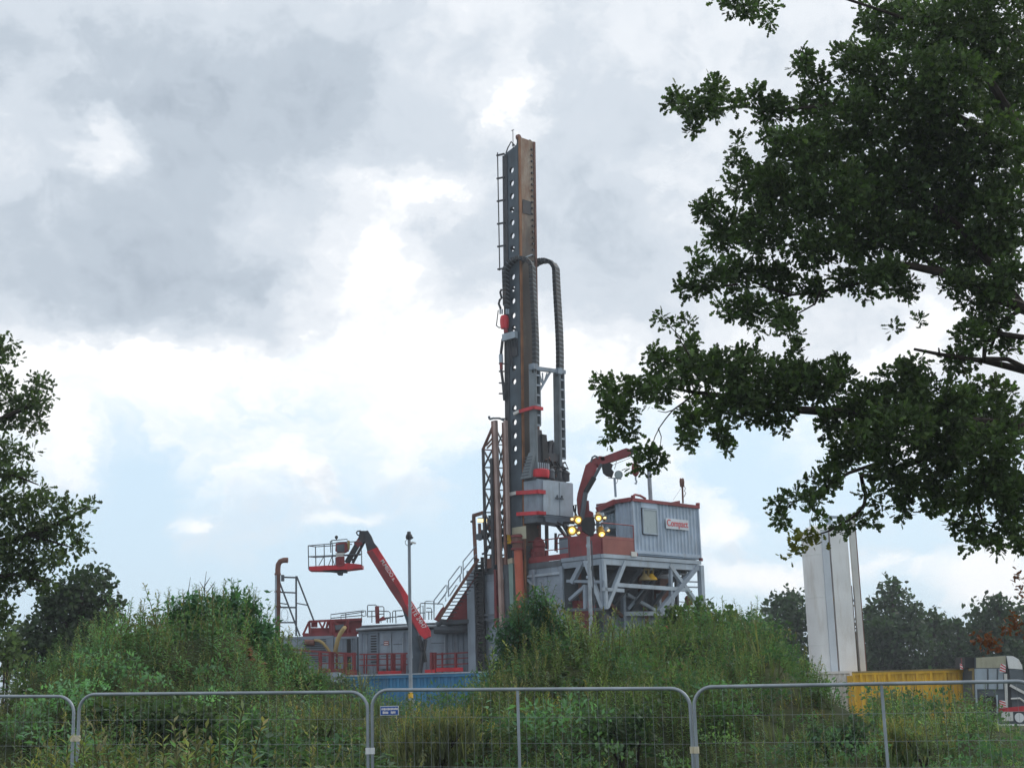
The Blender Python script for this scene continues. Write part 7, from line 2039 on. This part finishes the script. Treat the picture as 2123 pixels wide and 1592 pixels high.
shrub('weed_clump', 'grey green weed clump behind the second panel near its whitish clamp', [(690, 1500, 40, 26), (650, 1520, 44, 26), (720, 1530, 34, 26)], 25.0, (.060, .086, .050), ['mugwort', 'golden'], 70, .7, (.35, .75), cat='weeds', per=26)
shrub('leafy_bush', 'mid green leafy bush low in the middle of the second fence panel', [(520, 1500, 50, 28), (480, 1530, 50, 26), (570, 1535, 44, 24)], 24.0, (.040, .080, .040), ['nettle', 'mugwort'], 50, .7, (.3, .6), leaf='round', lsize=.09, per=40)
shrub('dry_grass', 'pale tan dry grass patch below the blue notice', [(900, 1500, 60, 20), (850, 1530, 50, 24), (940, 1530, 50, 24), (880, 1560, 70, 22), (970, 1500, 30, 18)], 23.5, (.066, .080, .046), ['seedgrass', 'grass', 'mugwort'], 120, .9, (.35, .8), cat='grass', per=6, lsize=.07)
shrub('weed_clump', 'brownish weed clump just right of the third panel middle post', [(1130, 1490, 34, 22), (1150, 1520, 40, 26), (1110, 1540, 40, 24)], 24.5, (.070, .072, .048), ['dry', 'mugwort'], 60, .7, (.4, .85), cat='weeds', per=16, lsize=.09, yellow=.25)
shrub('leafy_bush', 'fresh green leafy bush at the left end of the fourth panel', [(1490, 1490, 40, 26), (1530, 1515, 44, 26), (1470, 1530, 36, 24)], 24.0, (.044, .090, .042), ['willow', 'nettle'], 60, .7, (.35, .75), per=36)
shrub('weed_clump', 'reddish brown weed clump on the slope below the silo', [(1640, 1480, 44, 20), (1600, 1495, 34, 20), (1680, 1505, 40, 20)], 26.0, (.085, .068, .046), ['dry', 'golden'], 70, .7, (.35, .75), cat='weeds', per=14, lsize=.08, yellow=.25)
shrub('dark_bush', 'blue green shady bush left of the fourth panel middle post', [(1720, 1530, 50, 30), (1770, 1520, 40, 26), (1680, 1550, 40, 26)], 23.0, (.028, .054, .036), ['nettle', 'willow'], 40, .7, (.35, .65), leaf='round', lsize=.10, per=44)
shrub('weed_clump', 'pale weed clump right of the fourth panel middle post', [(1880, 1530, 50, 24), (1930, 1545, 44, 24), (1850, 1560, 40, 22)], 22.5, (.066, .094, .050), ['mugwort', 'seedgrass'], 90, .7, (.3, .65), cat='weeds', per=18)

# ------------------------------------------------------------------ weeds over the mounds (nobody could count them)
def fbm(x, y, s):
    r = np.random.default_rng(s); v = 0
    for k in range(5):
        a, b, p = r.uniform(-1, 1, 3); f = .35 * 1.7 ** k
        v = v + np.sin(f * (a * x * 1.4 + b * y * 1.4) + 6.28 * p + 1.3 * np.sin(f * .7 * (x * b - y * a))) / 1.35 ** k
    return v / 2.6


KINDS = ['mugwort', 'golden', 'nettle', 'willow', 'grass', 'seedgrass', 'dry', 'bramble']
KCOL = {'mugwort': (.044, .080, .052), 'golden': (.050, .092, .042), 'nettle': (.030, .068, .036), 'willow': (.038, .080, .046), 'grass': (.058, .088, .040), 'seedgrass': (.075, .088, .046), 'dry': (.085, .062, .042), 'bramble': (.030, .056, .032)}
KH = {'mugwort': (.55, 1.15), 'golden': (.5, 1.1), 'nettle': (.5, 1.0), 'willow': (.6, 1.2), 'grass': (.45, .85), 'seedgrass': (.5, .95), 'dry': (.5, 1.1), 'bramble': (.5, .9)}


def weeds(name, n, ys, hk, seed, keep=None, mix=None, xr=None, kindtag='stuff', label=None, bushes=0.0, gain=1.0):
    global RNG
    y = RNG.uniform(*ys, n)
    # more plants where they stand nearer is not needed: even cover
    half = .372 * y + 1.2
    x = RNG.uniform(-1, 1, n) * half
    if xr is not None: x = RNG.uniform(*xr, n)
    if keep is not None:
        m = keep(x, y); x, y = x[m], y[m]
    n = len(x)
    a, b, c = fbm(x, y, seed), fbm(x, y, seed + 1), fbm(x, y, seed + 2)
    # local character of the vegetation
    xs_ = (x / y * 34.0)                               # where it stands across the slope
    sc = np.stack([.6 + a, .45 + b + .5 * (xs_ > 2), .35 - a, .25 + c + .3 * (xs_ < -5), .25 + b * .8, .05 + c + 1.6 * np.exp(-((xs_ + 1.8) / 2.0) ** 2) * (y < 30), -.35 + .9 * fbm(x, y, seed + 5) + .5 * np.exp(-((xs_ - .5) / 1.2) ** 2) * (y > 24), .35 - c + .35 * (xs_ < -4)], 1)
    if mix is not None: sc = sc + np.array(mix)[None]
    sc = sc + RNG.gumbel(0, .42, sc.shape)
    kk = np.argmax(sc, 1)
    tone = np.exp(.55 * fbm(x * 1.3, y * 1.3, seed + 7))[:, None] * np.exp(.18 * fbm(x * 4, y * 4, seed + 8))[:, None]
    tone = tone * gain
    warm = np.clip(.85 * fbm(x * .9, y * .9, seed + 9), 0, 1)[:, None]
    hloc = np.clip(np.exp(.7 * fbm(x * 1.5, y * 1.5, seed + 11)), .45, 1.8)
    lo_ = np.clip(np.maximum(-1.0 + 0 * xs_, np.maximum((xs_ - 10.3) / .6, np.minimum((xs_ - 6.9) / .4, (8.3 - xs_) / .4))), 0, 1)
    hloc = np.minimum(hloc, 1.8 - 1.35 * lo_)
    z = ground_z(x, y) - .05
    fo = Foliage()
    for ki, kn in enumerate(KINDS):
        for ti, tp in enumerate(TP[kn]):
            m = (kk == ki) & ((np.arange(n) % len(TP[kn])) == ti)
            N = int(m.sum())
            if not N: continue
            col = jitter_col(KCOL[kn], N, .22, .14) * tone[m] * (1 + warm[m] * np.array([[.75, .12, .05]]))
            h = RNG.uniform(*KH[kn], N) * hk * hloc[m]
            fo.put(tp, np.stack([x[m], y[m], z[m]], 1), upright(N, .16), h, col, (.06, .058, .028), jitter_col((.085, .085, .045), N, .3) if kn != 'golden' else jitter_col((.075, .095, .045), N, .25))
    nb = int(n * bushes)
    if nb:                                              # bushier plants stand among them
        pick = RNG.choice(n, nb, replace=False)
        for ti, tp in enumerate(TP['bush']):
            q = pick[ti::len(TP['bush'])]; N = len(q)
            tone_b = np.exp(.45 * fbm(x[q] * .8, y[q] * .8, seed + 21))[:, None]
            col = jitter_col((.036, .074, .040), N, .28, .16) * tone_b
            s_ = RNG.uniform(.55, 1.25, N) * hk * np.sqrt(hloc[q])
            fo.put(tp, np.stack([x[q], y[q], z[q]], 1), upright(N, .1), np.stack([s_ * RNG.uniform(.8, 1.3, N), s_ * RNG.uniform(.8, 1.2, N), s_], 1), col, (.05, .05, .028))
    o = fo.build(name, 'weed', None, label, 'stuff')
    return o, fo.tris


tot = 0
# keep clear of the bare clay scar on the left mound and the low gap before the blue container
clay_x, clay_y = at(570, 1400, 32.5).x, 32.5
keep1 = lambda x, y: ((x - clay_x) ** 2 / .05 + (y - 30.2) ** 2 / .3 > 1)
o, n_ = weeds('mound_weeds', 9000, (18.2, 37.5), .80, 200, keep1, bushes=.04); tot += n_
o, n_ = weeds('feathery_weeds', 3400, (21.0, 33.0), .80, 320, lambda x, y: keep1(x, y) & ((x / y * 34 > -11.0) & ((x / y * 34 < -4.6) | (x / y * 34 > -.8)) & (x / y * 34 < 5.6)), [.6, 1.0, -1, .9, -.6, .5, .1, -2], gain=1.25); tot += n_
o, n_ = weeds('back_slope_weeds', 1500, (37.5, 46), .8, 240, lambda x, y: (np.abs(x / y * 34 + 2.2) > 1.6)); tot += n_
# pale weeds in front of the fence at the left
o, n_ = weeds('roadside_weeds', 520, (14.2, 16.9), 1.22, 260, None, [1.2, .8, .2, -1, .1, .1, -1, -1], xr=(-6.6, -3.3), gain=1.7); tot += n_
# shorter verge grass in front of and below the fence
o, n_ = weeds('verge_grass', 1800, (10.5, 18.2), .62, 280, None, [-.6, -.8, -.6, -2, 1.6, .7, -1, -2]); tot += n_
# clay scar: lumps of bare clay showing between the plants
rr = np.random.default_rng(2); mb = MB()
for k in range(70):
    px_, py_ = (rr.normal(585, 14), rr.normal(1398, 12)) if k % 3 else (rr.normal(528, 16), rr.normal(1404, 7))
    Y_ = 29.6 + (1425 - py_) * .035
    X = at(px_, py_, Y_).x; r_ = rr.uniform(.03, .09)
    c_ = np.array([X, Y_, gz(X, Y_) + r_ * .4])
    vs = [tuple(c_ + np.array(d) * r_ * rr.uniform(.7, 1.2)) for d in ((1, 0, 0), (.3, .9, 0), (-.8, .5, 0), (-.8, -.6, 0), (.3, -.9, 0), (0, 0, .7), (0, 0, -.6))]
    mb.add(vs, [(i_, (i_ + 1) % 5, 5) for i_ in range(5)] + [((i_ + 1) % 5, i_, 6) for i_ in range(5)])
mb.build('clay_clods', 'clay', None, None, 'stuff')
# tall weeds rising before the blue container
tw = thing('weed_clump', 'thin grey green weed stems in front of the blue container', 'weeds', (at(745, 1450, 38).x, 38, gz(at(745, 1450, 38).x, 38)))
fo = Foliage()
N = 46
xx = np.array([at(RNG.normal(752, 22), 1450, 38).x for _ in range(N)]); yy = RNG.uniform(37, 39.5, N)
fo.put(TP['willow'][0], np.stack([xx, yy, ground_z(xx, yy) - .05], 1), upright(N, .12), RNG.uniform(.6, 1.25, N), jitter_col((.07, .095, .055), N, .2), (.08, .08, .05))
fo.build('foliage', 'weed', tw)

# ------------------------------------------------------------------ thin air
HAZE = 0.0006
if HAZE:
    hm = bpy.data.materials.new('haze_air'); hm.use_nodes = True
    hn, hl = hm.node_tree.nodes, hm.node_tree.links
    hn.clear()
    pv_ = hn.new('ShaderNodeVolumePrincipled'); pv_.inputs['Color'].default_value = (.86, .92, 1, 1); pv_.inputs['Density'].default_value = HAZE; pv_.inputs['Anisotropy'].default_value = .3
    ho = hn.new('ShaderNodeOutputMaterial'); hl.new(pv_.outputs[0], ho.inputs['Volume'])
    M['haze'] = hm
    mb = MB(); mb.box(ID, -960, 960, -100, 2600, -3, 34.5)
    mb.build('haze', 'haze', None, None, 'stuff')
print('TRIS weeds', tot)
